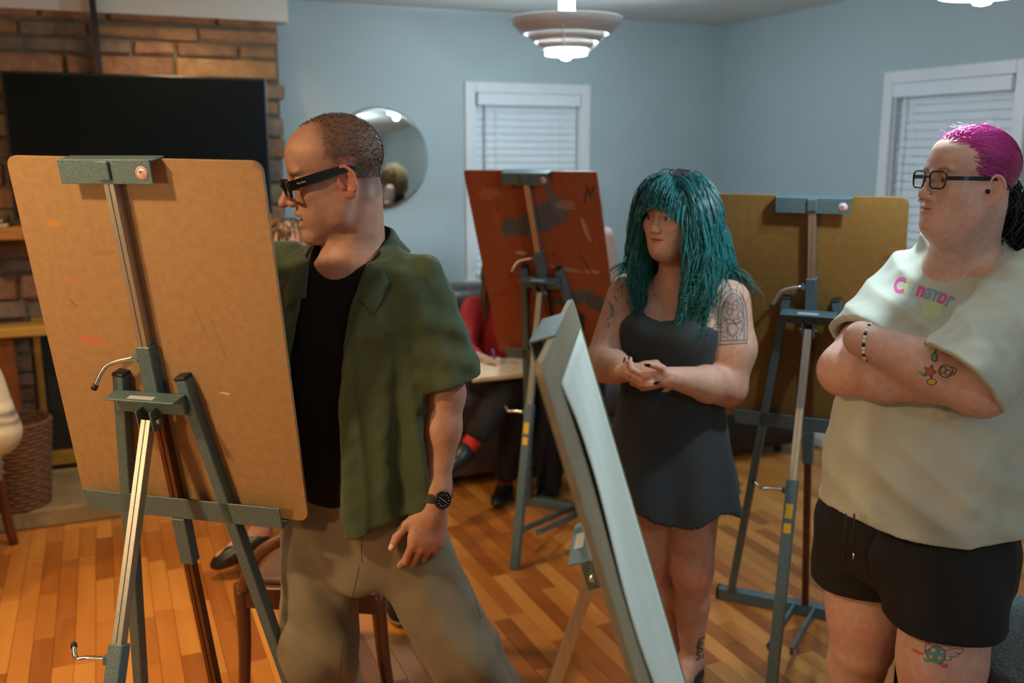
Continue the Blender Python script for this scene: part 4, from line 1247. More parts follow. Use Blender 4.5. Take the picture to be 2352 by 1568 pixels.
def nails(tips, parent, m, s=1.0, long=0.0, which=range(5)):
    for i in which:
        p, d, n, r = tips[i]
        d = Vector(d).normalized(); n = Vector(n); n = (n - d * n.dot(d)).normalized(); x = d.cross(n)
        M = Matrix((x, d, n)).transposed().to_4x4(); M.translation = Vector(p) + n * r * 0.86 + d * (-0.003 + long * 0.4) * s
        b = MB(); b.ball((0, 0, 0), (0.0056 * s, (0.0075 + long) * s, 0.0026 * s), 12)
        if long:
            for v in b.bm.verts:
                if v.co.y > 0: v.co.x *= max(0.25, 1 - v.co.y / ((0.0085 + long) * s)) ** 0.7
        bmesh.ops.transform(b.bm, matrix=M, verts=b.bm.verts)
        o = b.build('fingernail', m, parent); o.matrix_parent_inverse = Matrix.Translation(-parent.location)


# ---------------------------------------------------------------- things laid on a surface (tattoos, prints)
def bvh_of(*objs):
    vs, fs, n = [], [], 0
    for o in objs:
        me = o.data; k = len(me.vertices)
        co = np.empty(k * 3, dtype=f32); me.vertices.foreach_get('co', co)
        vs += [tuple(v) for v in co.reshape(-1, 3)]
        fs += [tuple(i + n for i in p.vertices) for p in me.polygons]; n += k
    return BVHTree.FromPolygons(vs, fs)


def cast(bv, px, py):
    h = bv.ray_cast(Vector((0, 0, CAM_H)), pixel_ray(px, py))
    return (h[0], h[1]) if h[0] is not None else (None, None)


def ink(bv, lines, width, lift=0.0006):
    """thin ribbons following the skin along traced lines (pixels of the photograph)"""
    b = bmesh.new()
    for ln in lines:
        if len(ln) > 2 and (len(ln) < 11):
            ln = [(q.x, q.y) for q in smooth_path([(x, y, 0) for x, y in ln], 4)]
        pts = []
        for (x0, y0), (x1, y1) in zip(ln[:-1], ln[1:]):
            k = max(1, int(math.hypot(x1 - x0, y1 - y0) / 2.5))
            pts += [(x0 + (x1 - x0) * i / k, y0 + (y1 - y0) * i / k) for i in range(k)]
        pts.append(ln[-1]); prev = None; q = []
        for (x, y) in pts:
            c, n = cast(bv, x, y)
            if c is not None: q.append((c + n * lift, n))
        for i in range(len(q)):
            c, n = q[i]
            t = (q[min(i + 1, len(q) - 1)][0] - q[max(i - 1, 0)][0])
            if t.length < 1e-6: continue
            s_ = t.normalized().cross(n) * width / 2
            cur = (b.verts.new(c + s_), b.verts.new(c - s_))
            if prev and (cur[0].co - prev[0].co).length < 0.03: b.faces.new((prev[0], prev[1], cur[1], cur[0]))
            prev = cur
    return b


def patch(bv, poly, lift=0.0004, step=4.0):
    """filled shape following the surface: polygon in pixels of the photograph"""
    b = bmesh.new()
    f = b.faces.new([b.verts.new((x, y, 0)) for x, y in poly])
    bmesh.ops.triangulate(b, faces=[f])
    for _ in range(4):
        es = [e for e in b.edges if e.calc_length() > step]
        if not es: break
        bmesh.ops.subdivide_edges(b, edges=es, cuts=1); bmesh.ops.triangulate(b, faces=b.faces[:])
    bad = []
    for v in b.verts:
        c, n = cast(bv, v.co.x, v.co.y)
        if c is None: bad.append(v)
        else: v.co = c + n * lift
    if bad: bmesh.ops.delete(b, geom=bad, context='VERTS')
    return b


def lay(name, b, m, parent):
    for f in b.faces: f.smooth = True
    me = bpy.data.meshes.new(name); b.to_mesh(me); b.free()
    return link_mesh(name, me, m, parent)


def circ(cx, cy, rx, ry=None, n=20, a0=0, a1=360):
    ry = rx if ry is None else ry
    return [(cx + rx * math.cos(math.radians(a0 + (a1 - a0) * i / n)), cy + ry * math.sin(math.radians(a0 + (a1 - a0) * i / n))) for i in range(n + 1)]


def strands(name, paths, r, m, parent, cols=None, sides=4, taper=0.25):
    """hair: every path one tapering strand; all strands of a head are one mesh"""
    n = len(paths); segs = len(paths[0]); P = np.array([[tuple(q) for q in p] for p in paths], dtype=np.float64)
    T = np.gradient(P, axis=1); T /= np.linalg.norm(T, axis=2, keepdims=True) + 1e-9
    ref = np.broadcast_to(np.array((0.3, 0.5, 0.81)), T.shape); U = np.cross(T, ref); U /= np.linalg.norm(U, axis=2, keepdims=True) + 1e-9
    W = np.cross(T, U)
    rr = r if np.ndim(r) else np.full(n, r)
    prof = np.interp(np.linspace(0, 1, segs), [0, 0.15, 0.75, 1.0], [0.8, 1.0, 0.85, taper])
    vs = []
    for k in range(sides):
        a = 2 * math.pi * k / sides
        vs.append(P + (U * math.cos(a) + W * math.sin(a)) * (rr[:, None] * prof[None])[:, :, None])
    VV = np.stack(vs, 2).reshape(-1, 3)         # (n, segs, sides)
    i, j, k = np.meshgrid(np.arange(n), np.arange(segs - 1), np.arange(sides), indexing='ij')
    idx = lambda i, j, k: (i * segs + j) * sides + k % sides
    Q = np.stack([idx(i, j, k), idx(i, j, k + 1), idx(i, j + 1, k + 1), idx(i, j + 1, k)], -1).reshape(-1, 4)
    me = bpy.data.meshes.new(name)
    me.vertices.add(len(VV)); me.vertices.foreach_set('co', VV.astype(f32).ravel())
    me.loops.add(len(Q) * 4); me.loops.foreach_set('vertex_index', Q.astype(np.int32).ravel())
    me.polygons.add(len(Q)); me.polygons.foreach_set('loop_start', np.arange(0, len(Q) * 4, 4, dtype=np.int32))
    me.polygons.foreach_set('use_smooth', np.ones(len(Q), dtype=bool)); me.update(calc_edges=True)
    if cols is not None:
        C = np.ones((n, segs, sides, 4), dtype=f32); C[..., :3] = np.asarray(cols, dtype=f32)[:, None, None, :] if np.ndim(cols) == 2 else np.asarray(cols, dtype=f32)[:, :, None, :]
        a = me.color_attributes.new('Col', 'FLOAT_COLOR', 'POINT'); a.data.foreach_set('color', C.ravel())
    return link_mesh(name, me, m, parent)


SKIN = dict(rough=0.48, var=(0.86, 0.80, 0.78), scale=60, bump=0.12, bscale=420, attr=True, spec=0.4, sss=0.12)
m_skin = mat('skin', (0.6, 0.4, 0.3), **SKIN)


def lerp3(c, cols, w):
    """mix colour array c towards cols with weights w"""
    return c + (np.array(cols, dtype=f32)[None] - c) * w[:, None]


def sst(x, a, b):
    t = np.clip((x - a) / (b - a), 0, 1); return t * t * (3 - 2 * t)

# ================================================================ the man drawing at the left easel
def glasses(M, s, name, m_frame, parent, w=0.052, h=0.036, t=0.0030, temple=0.016, y=0.104, z=-0.006, round_=0.009, tilt=0.0, tip=-0.036, m_lens=None):
    """spectacles in a head's frame: two rims with lenses, bridge, temples"""
    T = M @ Matrix.Scale(s, 4) @ Matrix.Translation((0, y, z)) @ Matrix.Rotation(math.radians(tilt), 4, 'X')
    def rim(sx):
        pts = []
        for (cx, cz, a0) in ((w / 2 - round_, h / 2 - round_, 0), (-w / 2 + round_, h / 2 - round_, 90), (-w / 2 + round_ * 1.2, -h / 2 + round_ * 1.2, 180), (w / 2 - round_ * 1.2, -h / 2 + round_ * 1.2, 270)):
            for k in range(6):
                a = math.radians(a0 + 90 * k / 5); pts.append(Vector((cx + round_ * math.cos(a), 0, cz + round_ * math.sin(a))))
        R = Matrix.Rotation(math.radians(-sx * 7), 3, 'Z')
        return [R @ p + Vector((sx * 0.0335, -abs(0) - 0.002, 0)) for p in pts]
    b = MB()
    for sx in (-1, 1):
        r = rim(sx); b.tube(r + [r[0], r[1]], t * 0.75, 8, cap=False)
    b.tube([(-0.0095, 0.001, 0.006), (-0.004, 0.005, 0.0085), (0.004, 0.005, 0.0085), (0.0095, 0.001, 0.006)], t * 0.8, 8)
    bmesh.ops.transform(b.bm, matrix=T, verts=b.bm.verts)
    root = b.build(name, m_frame, parent)
    for sx in (-1, 1):
        r = rim(sx)
        lb = MB(); vs = [lb.bm.verts.new(p + Vector((0, 0.0004, 0))) for p in r]; lb.bm.faces.new(vs)
        vs2 = [lb.bm.verts.new(p - Vector((0, 0.0012, 0))) for p in r]; lb.bm.faces.new(list(reversed(vs2)))
        bmesh.ops.transform(lb.bm, matrix=T, verts=lb.bm.verts)
        lb.build('lens', m_lens or glass('spectacle_lens', (0.96, 0.97, 0.96), 0.02), root)
        tb = MB(); x0 = sx * (0.0335 + w / 2); yb = -y - 0.022
        L_ = [Vector((x0, -0.005, 0.006)), Vector((sx * 0.0765, -0.045, 0.008)), Vector((sx * 0.0815, yb + 0.01, 0.010)), Vector((sx * 0.0825, yb - 0.010, 0.006)), Vector((sx * 0.081, yb - 0.034, tip * 0.45))]
        L_ = smooth_path(L_, 5); n = len(L_)
        prev = None
        for i, p in enumerate(L_):
            u = i / (n - 1); hh = temple * (1.0 if u < 0.35 else 1.0 - 0.55 * min(1, (u - 0.35) / 0.35)) / 2
            q = [tb.bm.verts.new(p + Vector((dx, 0, dz))) for dx, dz in ((-0.0016, -hh), (0.0016, -hh), (0.0016, hh), (-0.0016, hh))]
            if prev:
                for k in range(4): tb.bm.faces.new((prev[k], prev[(k + 1) % 4], q[(k + 1) % 4], q[k]))
            else: tb.bm.faces.new(q)
            prev = q
        tb.bm.faces.new(prev)
        bmesh.ops.transform(tb.bm, matrix=T, verts=tb.bm.verts)
        tb.build('temple', m_frame, root)
    return root, T


def text_mesh(body, size, m, parent, M, name='lettering'):
    cu = bpy.data.curves.new('t', 'FONT'); cu.body = body; cu.size = size; cu.align_x = 'CENTER'; cu.align_y = 'CENTER'; cu.extrude = 0.0
    o = bpy.data.objects.new('t', cu); COL.objects.link(o)
    dg = bpy.context.evaluated_depsgraph_get(); me = bpy.data.meshes.new_from_object(o.evaluated_get(dg))
    bpy.data.objects.remove(o, do_unlink=True); bpy.data.curves.remove(cu)
    me.transform(M); me.name = name
    me.materials.clear()
    return link_mesh(name, me, m, parent)


def build_man():
    fwd = Vector((-0.30, -0.954, 0)).normalized()
    root = empty('person', (-0.36, 2.17, 0))
    tag(root, 'man with cropped hair, thick black glasses and open green shirt over black tee', 'person')
    inv = Matrix.Translation((0.36, -2.17, 0))
    def fin(o): o.matrix_parent_inverse = inv; return o
    T = frame((-0.365, 2.17, 0), fwd)                      # columns right, forward, up
    hd = Vector((-0.93, -0.29, -0.20))
    MH = frame((-0.392, 2.145, 1.613), hd); hs = 1.06
    hf, hloc = head_sdf(MH, hs, mouth=0.014, brow=1.15, jaw=1.05, nose=1.05, chin=1.05, eye_open=0.7, lips=1.15)
    LS, LE, LW = Vector((-0.20, 2.13, 1.375)), Vector((-0.150, 2.10, 1.125)), Vector((-0.176, 2.045, 0.880))
    RSh, RE, RW = Vector((-0.545, 2.25, 1.385)), Vector((-0.73, 2.33, 1.20)), Vector((-0.80, 2.16, 1.36))
    neck = [econe(MH @ Vector((0, -0.040, -0.050)), (-0.348, 2.17, 1.405), 0.055, 0.063, fwd, 1.0),
            (cone(MH @ Vector((0, -0.002, -0.085)), T @ Vector((0, 0.055, 1.415)), 0.030, 0.028), 0.03)]
    for sx in (-1, 1):
        neck.append((cone(MH @ Vector((sx * 0.046, -0.048, -0.060)), T @ Vector((sx * 0.022, 0.055, 1.425)), 0.015, 0.014), 0.02))
    lh, tips = hand_prims(LW, (-0.20, -0.16, -0.95), (0.38, -0.92, 0.05), 1, 1.06, curl=((22, 34, 18), (34, 48, 25), (40, 52, 28), (46, 54, 30)), spread=(4, 1, -2, -5),
                          thumb=((0.62, 0.75, -0.20), (0.42, 0.90, -0.12), (0.30, 0.94, 0.06)))
    arm = [econe(LS, LE, 0.050, 0.043, fwd, 1.0), (cone(LE, LE + (LW - LE) * 0.32, 0.042, 0.043), 0.02), (econe(LE + (LW - LE) * 0.32, LW, 0.042, 0.0275, fwd, 0.85), 0.02)]
    chest = [ell(T @ Vector((0, 0.012, 1.375)), (0.105, 0.072, 0.062), np.array(T.to_3x3()))]
    top = union([hf] + [(n, 0.03) if not isinstance(n, tuple) else n for n in neck] + [(c if not isinstance(c, tuple) else c[0], 0.05) for c in chest], 0.03)
    lower = union(arm + [(g if not isinstance(g, tuple) else g[0], 0.012 if not isinstance(g, tuple) else g[1]) for g in lh], 0.012)
    rh, rtips = hand_prims(RW, (-0.1, -0.62, 0.75), (-0.75, 0.6, 0.3), -1, 1.06, curl=((40, 60, 30),) * 4)
    rarm = union([cone(RSh, RE, 0.05, 0.043), (cone(RE, RW, 0.042, 0.028), 0.02)] + rh, 0.012)
    hipL, kneeL, footL = Vector((-0.275, 2.15, 0.80)), Vector((-0.115, 2.08, 0.50)), Vector((0.085, 2.20, 0.05))
    hipR, kneeR, footR = Vector((-0.455, 2.20, 0.80)), Vector((-0.470, 2.13, 0.48)), Vector((-0.500, 2.44, 0.05))
    hidden = union([loft([(0.72, 0, 0, .13, .09), (0.9, 0, 0, .14, .10), (1.15, 0, 0, .145, .10), (1.38, 0, 0, .15, .09)], T), (cone(hipL, kneeL, .065, .05), .05), (cone(kneeL, footL, .05, .035), .02), (cone(hipR, kneeR, .065, .05), .05), (cone(kneeR, footR, .05, .035), .02)])

    def skin(p):
        q = hloc(p); c = np.tile(np.array((0.475, 0.262, 0.190), dtype=f32), (len(p), 1))
        onh = p[:, 2] > 1.47
        x, y, z = q[:, 0], q[:, 1], q[:, 2]
        c = lerp3(c, (0.52, 0.20, 0.155), 0.75 * np.exp(-((y - 0.11) / .022) ** 2 - ((z + .036) / .02) ** 2) * onh)       # nose
        ear = sst(np.abs(x), 0.068, 0.076) * (np.abs(y + .016) < .03) * (np.abs(z + .014) < .045) * onh
        c = lerp3(c, (0.55, 0.20, 0.15), 0.65 * ear)
        lip = np.exp(-((x / .022) ** 2 + ((z + .0725) / .0135) ** 2) ** 2) * sst(y, .080, .086) * onh
        c = lerp3(c, (0.46, 0.205, 0.17), 0.8 * lip)
        st = sst(-z, 0.045, 0.075) * sst(y, -0.02, 0.02) * (1 - lip) * onh * (z > -.14)
        c = lerp3(c, (0.33, 0.19, 0.135), 0.40 * st)                                  # shaven beard
        brow = np.exp(-((np.abs(x) - .03) / .022) ** 4 - ((z - .021 + .1 * (np.abs(x) - .03)) / .006) ** 2) * (y > .05) * onh
        c = lerp3(c, (0.15, 0.09, 0.06), 0.8 * brow)
        edge = 0.030 + 0.028 * sst(np.abs(x), 0.03, 0.0) - 0.01
        hair = sst(-y, -edge - .012, -edge + .02) * sst(z, 0.012, 0.05) * onh
        hair = np.maximum(hair, sst(-y, 0.03, 0.052) * sst(z, -0.075, -0.035) * onh)
        hair = np.maximum(hair, sst(-y, -0.016, 0.004) * sst(z, 0.010, 0.034) * onh) * (1 - ear)
        c = lerp3(c, (0.105, 0.065, 0.042), np.clip(0.74 * hair, 0, 1))
        kn = np.exp(-((p[:, 2] - 0.78) / 0.05) ** 2) * (p[:, 0] > -.3)
        c = lerp3(c, (0.50, 0.22, 0.165), 0.6 * kn)
        return c

    PV = sdf_mesh('body', top, [((-0.60, 1.95, 1.33), (-0.16, 2.36, 1.78), 0.0023)], m_skin, root, skin)
    lo = sdf_mesh('b2', lower, [((-0.30, 1.90, 0.66), (-0.06, 2.20, 1.46), 0.0027)], m_skin, root, skin)
    ra = sdf_mesh('b3', rarm, [((-0.92, 1.95, 1.10), (-0.45, 2.42, 1.56), 0.005)], m_skin, root, skin)
    hb = sdf_mesh('b4', hidden, [((-0.62, 1.95, 0.0), (0.2, 2.4, 1.5), 0.014)], m_skin, root, skin)
    body = fin(join_meshes(PV, [lo, ra, hb]))
    eyes(MH, hs, root, Vector((-0.95, -0.15, -0.28)), (0.10, 0.13, 0.14))
    nails(tips, root, mat('nail_plain', (0.66, 0.44, 0.38), 0.22), 1.06)
    # cropped hair: short stubble strands
    rs = np.random.RandomState(4); paths = []; cols = []
    bv = bvh_of(PV)
    while len(paths) < 7600:
        v = rs.normal(size=3); v /= np.linalg.norm(v)
        q = Vector((v[0], v[1], abs(v[2]) * 1.3 - 0.55)).normalized()
        h = bv.ray_cast(MH @ (q * 0.3 + Vector((0, -0.01, 0.02))), (MH.to_3x3() @ -q))
        if h[0] is None: continue
        lq = MH.inverted() @ h[0] / hs
        e = 0.022 + 0.028 * max(0, 1 - abs(lq.x) / 0.04)
        ok = (lq.y < e and lq.z > 0.030) or (lq.y < -0.036 and lq.z > -0.055) or (lq.y < 0.012 and lq.z > 0.016 + 0.012 * rs.rand())
        if not ok or (abs(lq.x) > 0.076 and lq.z < 0.012): continue
        dens = min(1, (e - lq.y) / 0.03 + 0.25)
        if rs.rand() > dens: continue
        n = (h[1] + MH.to_3x3() @ Vector((0, 0.5, -0.6)) * (0.5 if lq.y < -.03 else 0.35) + Vector(rs.normal(size=3) * 0.2)).normalized()
        L = 0.0048 * (0.6 + 0.5 * rs.rand()) * (0.55 if lq.z < 0.0 else 1)
        paths.append([h[0] - n * 0.001, h[0] + n * L * 0.5, h[0] + n * L])
        g = rs.rand(); cols.append((0.09 + .16 * (g > .8), 0.058 + .13 * (g > .8), 0.04 + .10 * (g > .8)))
    fin(strands('hair', paths, 0.00042, mat('hair_strand', (0.1, 0.1, 0.1), 0.5, attr=True), root, cols, 3))
    # black t-shirt
    def wv(a, z): return 1 + 0.015 * np.sin(a * 3 + z * 9) + 0.01 * np.sin(z * 26 + a * 2)
    tee = loft([(0.86, 0, 0.0, .168, .122), (0.95, 0, .004, .166, .126), (1.08, 0, .006, .168, .124), (1.2, 0, .004, .178, .122), (1.31, 0, 0, .182, .116), (1.385, 0, -.005, .165, .098), (1.43, 0, -.01, .12, .082), (1.47, 0, -.012, .07, .07)], T, wob=wv)
    tee = carve(tee, [(econe(T @ Vector((0, 0.030, 1.452)), T @ Vector((0, 0.20, 1.53)), 0.066, 0.09, (1, 0, 0), 1.25), 0.006), (cone(T @ Vector((0, -.01, 1.40)), T @ Vector((0, 0.0, 1.6)), 0.060, 0.075), 0.006)])
    m_tee = mat('black_cotton', (0.0050, 0.0046, 0.0048), 0.9, var=(0.008, 0.007, 0.007), scale=40, bump=0.15, bscale=500, spec=0.25)
    fin(sdf_mesh('t_shirt', tee, [((-0.62, 1.95, 0.84), (-0.10, 2.40, 1.50), 0.0055)], m_tee, root))
    # open green shirt
    def wo(a, z):
        g = sst(1.38 - z, 0.0, 0.45)
        return (1 + 0.006 * np.sin(a * 2 + 1) + g * (0.10 * (1 - np.abs(np.sin(a * 5 + 0.7 * np.sin(z * 5) + 0.3)) * 1.3) + 0.045 * np.sin(a * 15 + z * 4 + 2 + np.sin(z * 9))))
    sh = loft([(0.70, -0.010, -0.005, .222, .160), (0.85, -0.008, -0.004, .217, .158), (1.0, -0.004, 0, .210, .152), (1.15, 0, 0, .208, .146), (1.28, 0, 0, .208, .136), (1.355, 0, -.005, .198, .118), (1.41, 0, -.012, .155, .098), (1.455, 0, -.014, .098, .088), (1.50, 0, -.014, .082, .084)], T, wob=wo)
    sle = Vector((-0.138, 2.095, 1.150)); slr = Vector((-0.66, 2.295, 1.28))
    def sleeve_fold(p): return 0.0035 * np.sin(p[:, 0] * 80 + p[:, 2] * 40) + 0.003 * np.sin(p[:, 2] * 95 + p[:, 0] * 30)
    sl1 = econe(LS + Vector((-0.012, 0, -0.008)), sle, 0.068, 0.073, fwd, 0.95); sl2 = cone(RSh, slr, 0.076, 0.080)
    def outer(p):
        d = smin(sh(p), sl1(p) + sleeve_fold(p), 0.045); d = smin(d, sl2(p) + sleeve_fold(p), 0.05)
        return d + 0.0034 * vnoise(p, 34, 5) + 0.0020 * vnoise(p, 75, 9)
    cutL = plane(sle + Vector((0.0, 0, 0.0)), (0.30, -0.02, -1.0)); cutR = plane(slr, slr - RSh)
    armL = cone(LS, LE, 0.20, 0.13); armR = cone(RSh, RE, 0.2, 0.16)
    Ti = np.array(T.inverted(), dtype=f32)
    def shirt(p):
        o = outer(p); d = np.maximum(o, -(o + 0.0150))
        q = p @ Ti[:3, :3].T + Ti[:3, 3]; x, y, z = q[:, 0], q[:, 1], q[:, 2]
        e1 = np.interp(z, [0.7, 1.0, 1.2, 1.33, 1.42, 1.5], [-0.035, -0.030, -0.035, -0.055, -0.066, -0.07])
        e2 = np.interp(z, [0.7, 1.0, 1.2, 1.33, 1.42, 1.5], [0.125, 0.115, 0.095, 0.080, 0.068, 0.07])
        wv_ = 0.004 * np.sin(z * 30)
        wedge = np.maximum(np.maximum(e1 - x + wv_, x - e2 + wv_), 0.0 - y)
        d = smax(d, -wedge, 0.003)
        # sleeve ends
        d = np.where((x < -0.150) & (z > 1.0) & (armL(p) < 0.0) & (sh(p) > 0.012), np.maximum(d, cutL(p)), d)
        d = np.where((x > 0.15) & (sh(p) > 0.02), np.maximum(d, cutR(p)), d)
        # hem: lower at the front panels, higher at the hips, scooped
        hem = 0.815 + 0.055 * sst(np.abs(x), 0.06, 0.20) + 0.006 * np.sin(x * 40)
        d = np.maximum(d, hem - z)
        # neck opening
        return smax(d, z - (1.455 - 0.03 * sst(y, -0.02, 0.06)), 0.004)
    m_green = mat('olive_green_linen', (0.050, 0.076, 0.032), 0.85, var=(0.036, 0.057, 0.026), scale=26, bump=0.10, bscale=900, sheen=0.12, stretch=(1, 1, 0.5))
    shirt_o = fin(sdf_mesh('green_shirt', shirt, [((-0.80, 1.90, 0.76), (-0.02, 2.45, 1.52), 0.0045)], m_green, root, it=2))
    # camp collar: two lapel leaves folded over the shirt, and the band behind the neck
    bvs = bvh_of(shirt_o)
    def leaf(px_poly, nm):
        b = patch(bvs, px_poly, 0.004, 14.0)
        o = lay(nm, b, m_green, root); md = o.modifiers.new('t', 'SOLIDIFY'); md.thickness = 0.003; md.offset = 1
        return fin(o)
    def collar_side(sx):
        inn = smooth_path([(0, -0.092, 1.492), (sx * 0.058, -0.078, 1.488), (sx * 0.084, -0.025, 1.472), (sx * 0.080, 0.035, 1.440), (sx * 0.066, 0.080, 1.398), (sx * 0.060, 0.105, 1.345)], 4)
        out = smooth_path([(0, -0.122, 1.452), (sx * 0.080, -0.108, 1.446), (sx * 0.124, -0.035, 1.424), (sx * 0.126, 0.040, 1.392), (sx * 0.118, 0.085, 1.350), (sx * 0.104, 0.118, 1.312)], 4)
        cbm = MB(); prev = None
        for i_, o_ in zip(inn, out):
            row = []
            for k in range(5):
                u = k / 4; q = T @ (i_ * (1 - u) + o_ * u + Vector((0, 0, 0.010 * math.sin(math.pi * u))))
                h = bvs.find_nearest(q)
                if k >= 2 and h[0] is not None:
                    ou = (h[0] - (T @ Vector((0, 0, h[0].z)))); ou.z = 0.25; ou.normalize()
                    q = q * (0.45 if k == 2 else 0.1) + (h[0] + ou * 0.006) * (0.55 if k == 2 else 0.9)
                row.append(cbm.bm.verts.new(q))
            if prev:
                for k in range(4): cbm.bm.faces.new((prev[k], prev[k + 1], row[k + 1], row[k]))
            prev = row
        co = cbm.build('collar', m_green, root, smooth=True); md = co.modifiers.new('t', 'SOLIDIFY'); md.thickness = 0.003; md.offset = 0
        return fin(co)
    collar_side(-1); collar_side(1)
    for (px, py) in ((697, 712), (684, 783), (663, 858)):
        c, nn = cast(bvs, px - 6, py)
        if c is not None:
            Mb = Matrix.Translation(c) @ nn.to_track_quat('Z', 'Y').to_matrix().to_4x4()
            fin(MB().lathe([(0, 0), (0.0056, 0), (0.0056, 0.0018), (0.004, 0.0024), (0, 0.002)], 14, Mb).build('button', mat('pearl_button', (0.62, 0.60, 0.54), 0.3), root))
    # khaki trousers
    def pf(p):
        k = sst(0.66 - p[:, 2], -0.1, 0.12)
        return 0.006 * np.sin(p[:, 2] * 30 + p[:, 0] * 28 + 2 * np.sin(p[:, 0] * 14)) + 0.005 * vnoise(p, 30, 2) - 0.012 * k * np.abs(np.sin((p[:, 2] * 0.9 + p[:, 0] * 1.3) * 17 + 1.5 * np.sin(p[:, 1] * 18)))
    tr = union([loft([(0.66, 0, 0, .165, .115), (0.74, 0, -.005, .178, .125), (0.82, 0, 0, .172, .122), (0.92, 0, 0, .162, .116)], T, cap=0.03),
                (cone(hipL, kneeL, 0.097, 0.078), 0.05), (cone(kneeL, footL, 0.078, 0.070), 0.03), (cone(hipR, kneeR, 0.098, 0.086), 0.03), (cone(kneeR, footR + Vector((0, 0, 0.01)), 0.086, 0.074), 0.03)], 0.03)
    def trs(p): return np.maximum(tr(p) + pf(p), 0.035 - p[:, 2])
    m_kh = mat('khaki_twill', (0.195, 0.160, 0.105), 0.85, var=(0.150, 0.125, 0.083), scale=9, bump=0.25, bscale=600, sheen=0.1)
    pants = fin(sdf_mesh('trousers', trs, [((-0.64, 1.90, 0.02), (0.22, 2.42, 0.96), 0.0064)], m_kh, root, it=2))
    bvp = bvh_of(pants)
    m_st = mat('seam_dark', (0.07, 0.055, 0.035), 0.9)
    for ln in ([(833, 1232), (830, 1262), (832, 1292)], [(826, 1300), (812, 1360), (798, 1420), (786, 1500), (780, 1566)], [(1068, 1310), (1086, 1362), (1105, 1420)]):
        fin(lay('seam', ink(bvp, [ln], 0.0013), m_st, root))
    for nm, ft, d in (('shoe', footL, (0.25, -1, 0)), ('shoe', footR, (-0.2, -1, 0))):
        d = Vector(d).normalized(); c = Vector((ft.x, ft.y, 0)) + d * 0.05
        fn = union([ell(c + Vector((0, 0, .035)), (.05, .12, .034), np.array(frame((0, 0, 0), d).to_3x3())), (cone((ft.x, ft.y, .09), (ft.x, ft.y, .04), .042, .045), .03)])
        fin(sdf_mesh(nm, lambda p, fn=fn: np.maximum(fn(p), 0.002 - p[:, 2]), [((c.x - .2, c.y - .2, -.01), (c.x + .2, c.y + .2, .14), .009)], mat('brown_leather', (0.05, 0.03, 0.02), 0.5), root))
    # spectacles, watch
    g, TG = glasses(MH, hs, 'spectacles', mat('black_acetate', (0.006, 0.006, 0.006), 0.18), root, w=0.054, h=0.038, t=0.0042, temple=0.019, y=0.106, z=-0.010, tilt=-4)
    fin(g)
    Mt = TG @ Matrix.Translation((-0.0736, -0.030, 0.008)) @ Matrix.Rotation(math.radians(-90), 4, 'Z') @ Matrix.Rotation(math.radians(90), 4, 'X')
    text_mesh('Ray-Ban', 0.0055, mat('white_print', (0.7, 0.7, 0.68), 0.4), g, Mt @ Matrix.Translation((0, 0, 0.004)))
    ax = (LE - LW).normalized(); wc = LW + ax * 0.018
    Mw = frame(wc, (0.55, -0.80, 0.10), ax)
    wb = MB(); pts = [Mw @ Vector((0.0325 * math.cos(a), 0.0305 * math.sin(a), 0)) for a in np.linspace(0, 2 * math.pi, 33)]
    prev = None
    for p in pts:
        nrm = (p - wc).normalized()
        rowv = [wb.bm.verts.new(p + ax * sgn * 0.010 + nrm * th) for sgn, th in ((-1, 0), (-1, 0.0025), (1, 0.0025), (1, 0))]
        if prev:
            for k in range(4): wb.bm.faces.new((prev[k], prev[(k + 1) % 4], rowv[(k + 1) % 4], rowv[k]))
        prev = rowv
    wt = fin(wb.build('wrist_watch', mat('olive_strap', (0.030, 0.028, 0.014), 0.6, bump=0.2), root))
    Mc = Matrix.Translation(Mw @ Vector((0, 0.0315, 0))) @ (Mw.to_3x3() @ Matrix.Rotation(math.radians(-90), 3, 'X')).to_4x4()
    MB().lathe([(0, 0), (0.0195, 0), (0.0205, 0.003), (0.0205, 0.007), (0.0185, 0.0095), (0.0170, 0.0085), (0, 0.0085)], 40, Mc).build('watch_case', mat('black_steel', (0.012, 0.012, 0.012), 0.3, 0.3), wt)
    tk = MB()
    for k in range(12):
        a = k * math.pi / 6; tk.box((-0.0006, 0.0115, 0.0087), (0.0006, 0.0150, 0.0089), 0, 1, Mc @ Matrix.Rotation(a, 4, 'Z'))
    tk.build('hour_marks', mat('dial_white', (0.62, 0.64, 0.62), 0.4), wt)
    MB().box((-0.0005, 0, 0.0088), (0.0005, 0.009, 0.0092), 0, 1, Mc @ Matrix.Rotation(1.0, 4, 'Z')).box((-0.0004, 0, 0.0088), (0.0004, 0.013, 0.0092), 0, 1, Mc @ Matrix.Rotation(-2.1, 4, 'Z')).build('watch_hands', mat('dial_white', (0.62, 0.64, 0.62), 0.4), wt)
    rp, rd, rn, rr = tips[2]
    return root


def join_meshes(o, others):
    """one mesh from several pieces of the same body"""
    b = bmesh.new(); b.from_mesh(o.data)
    for q in others:
        b.from_mesh(q.data)
    b.to_mesh(o.data); b.free()
    for q in others:
        me = q.data; bpy.data.objects.remove(q, do_unlink=True); bpy.data.meshes.remove(me)
    return o


man = build_man()

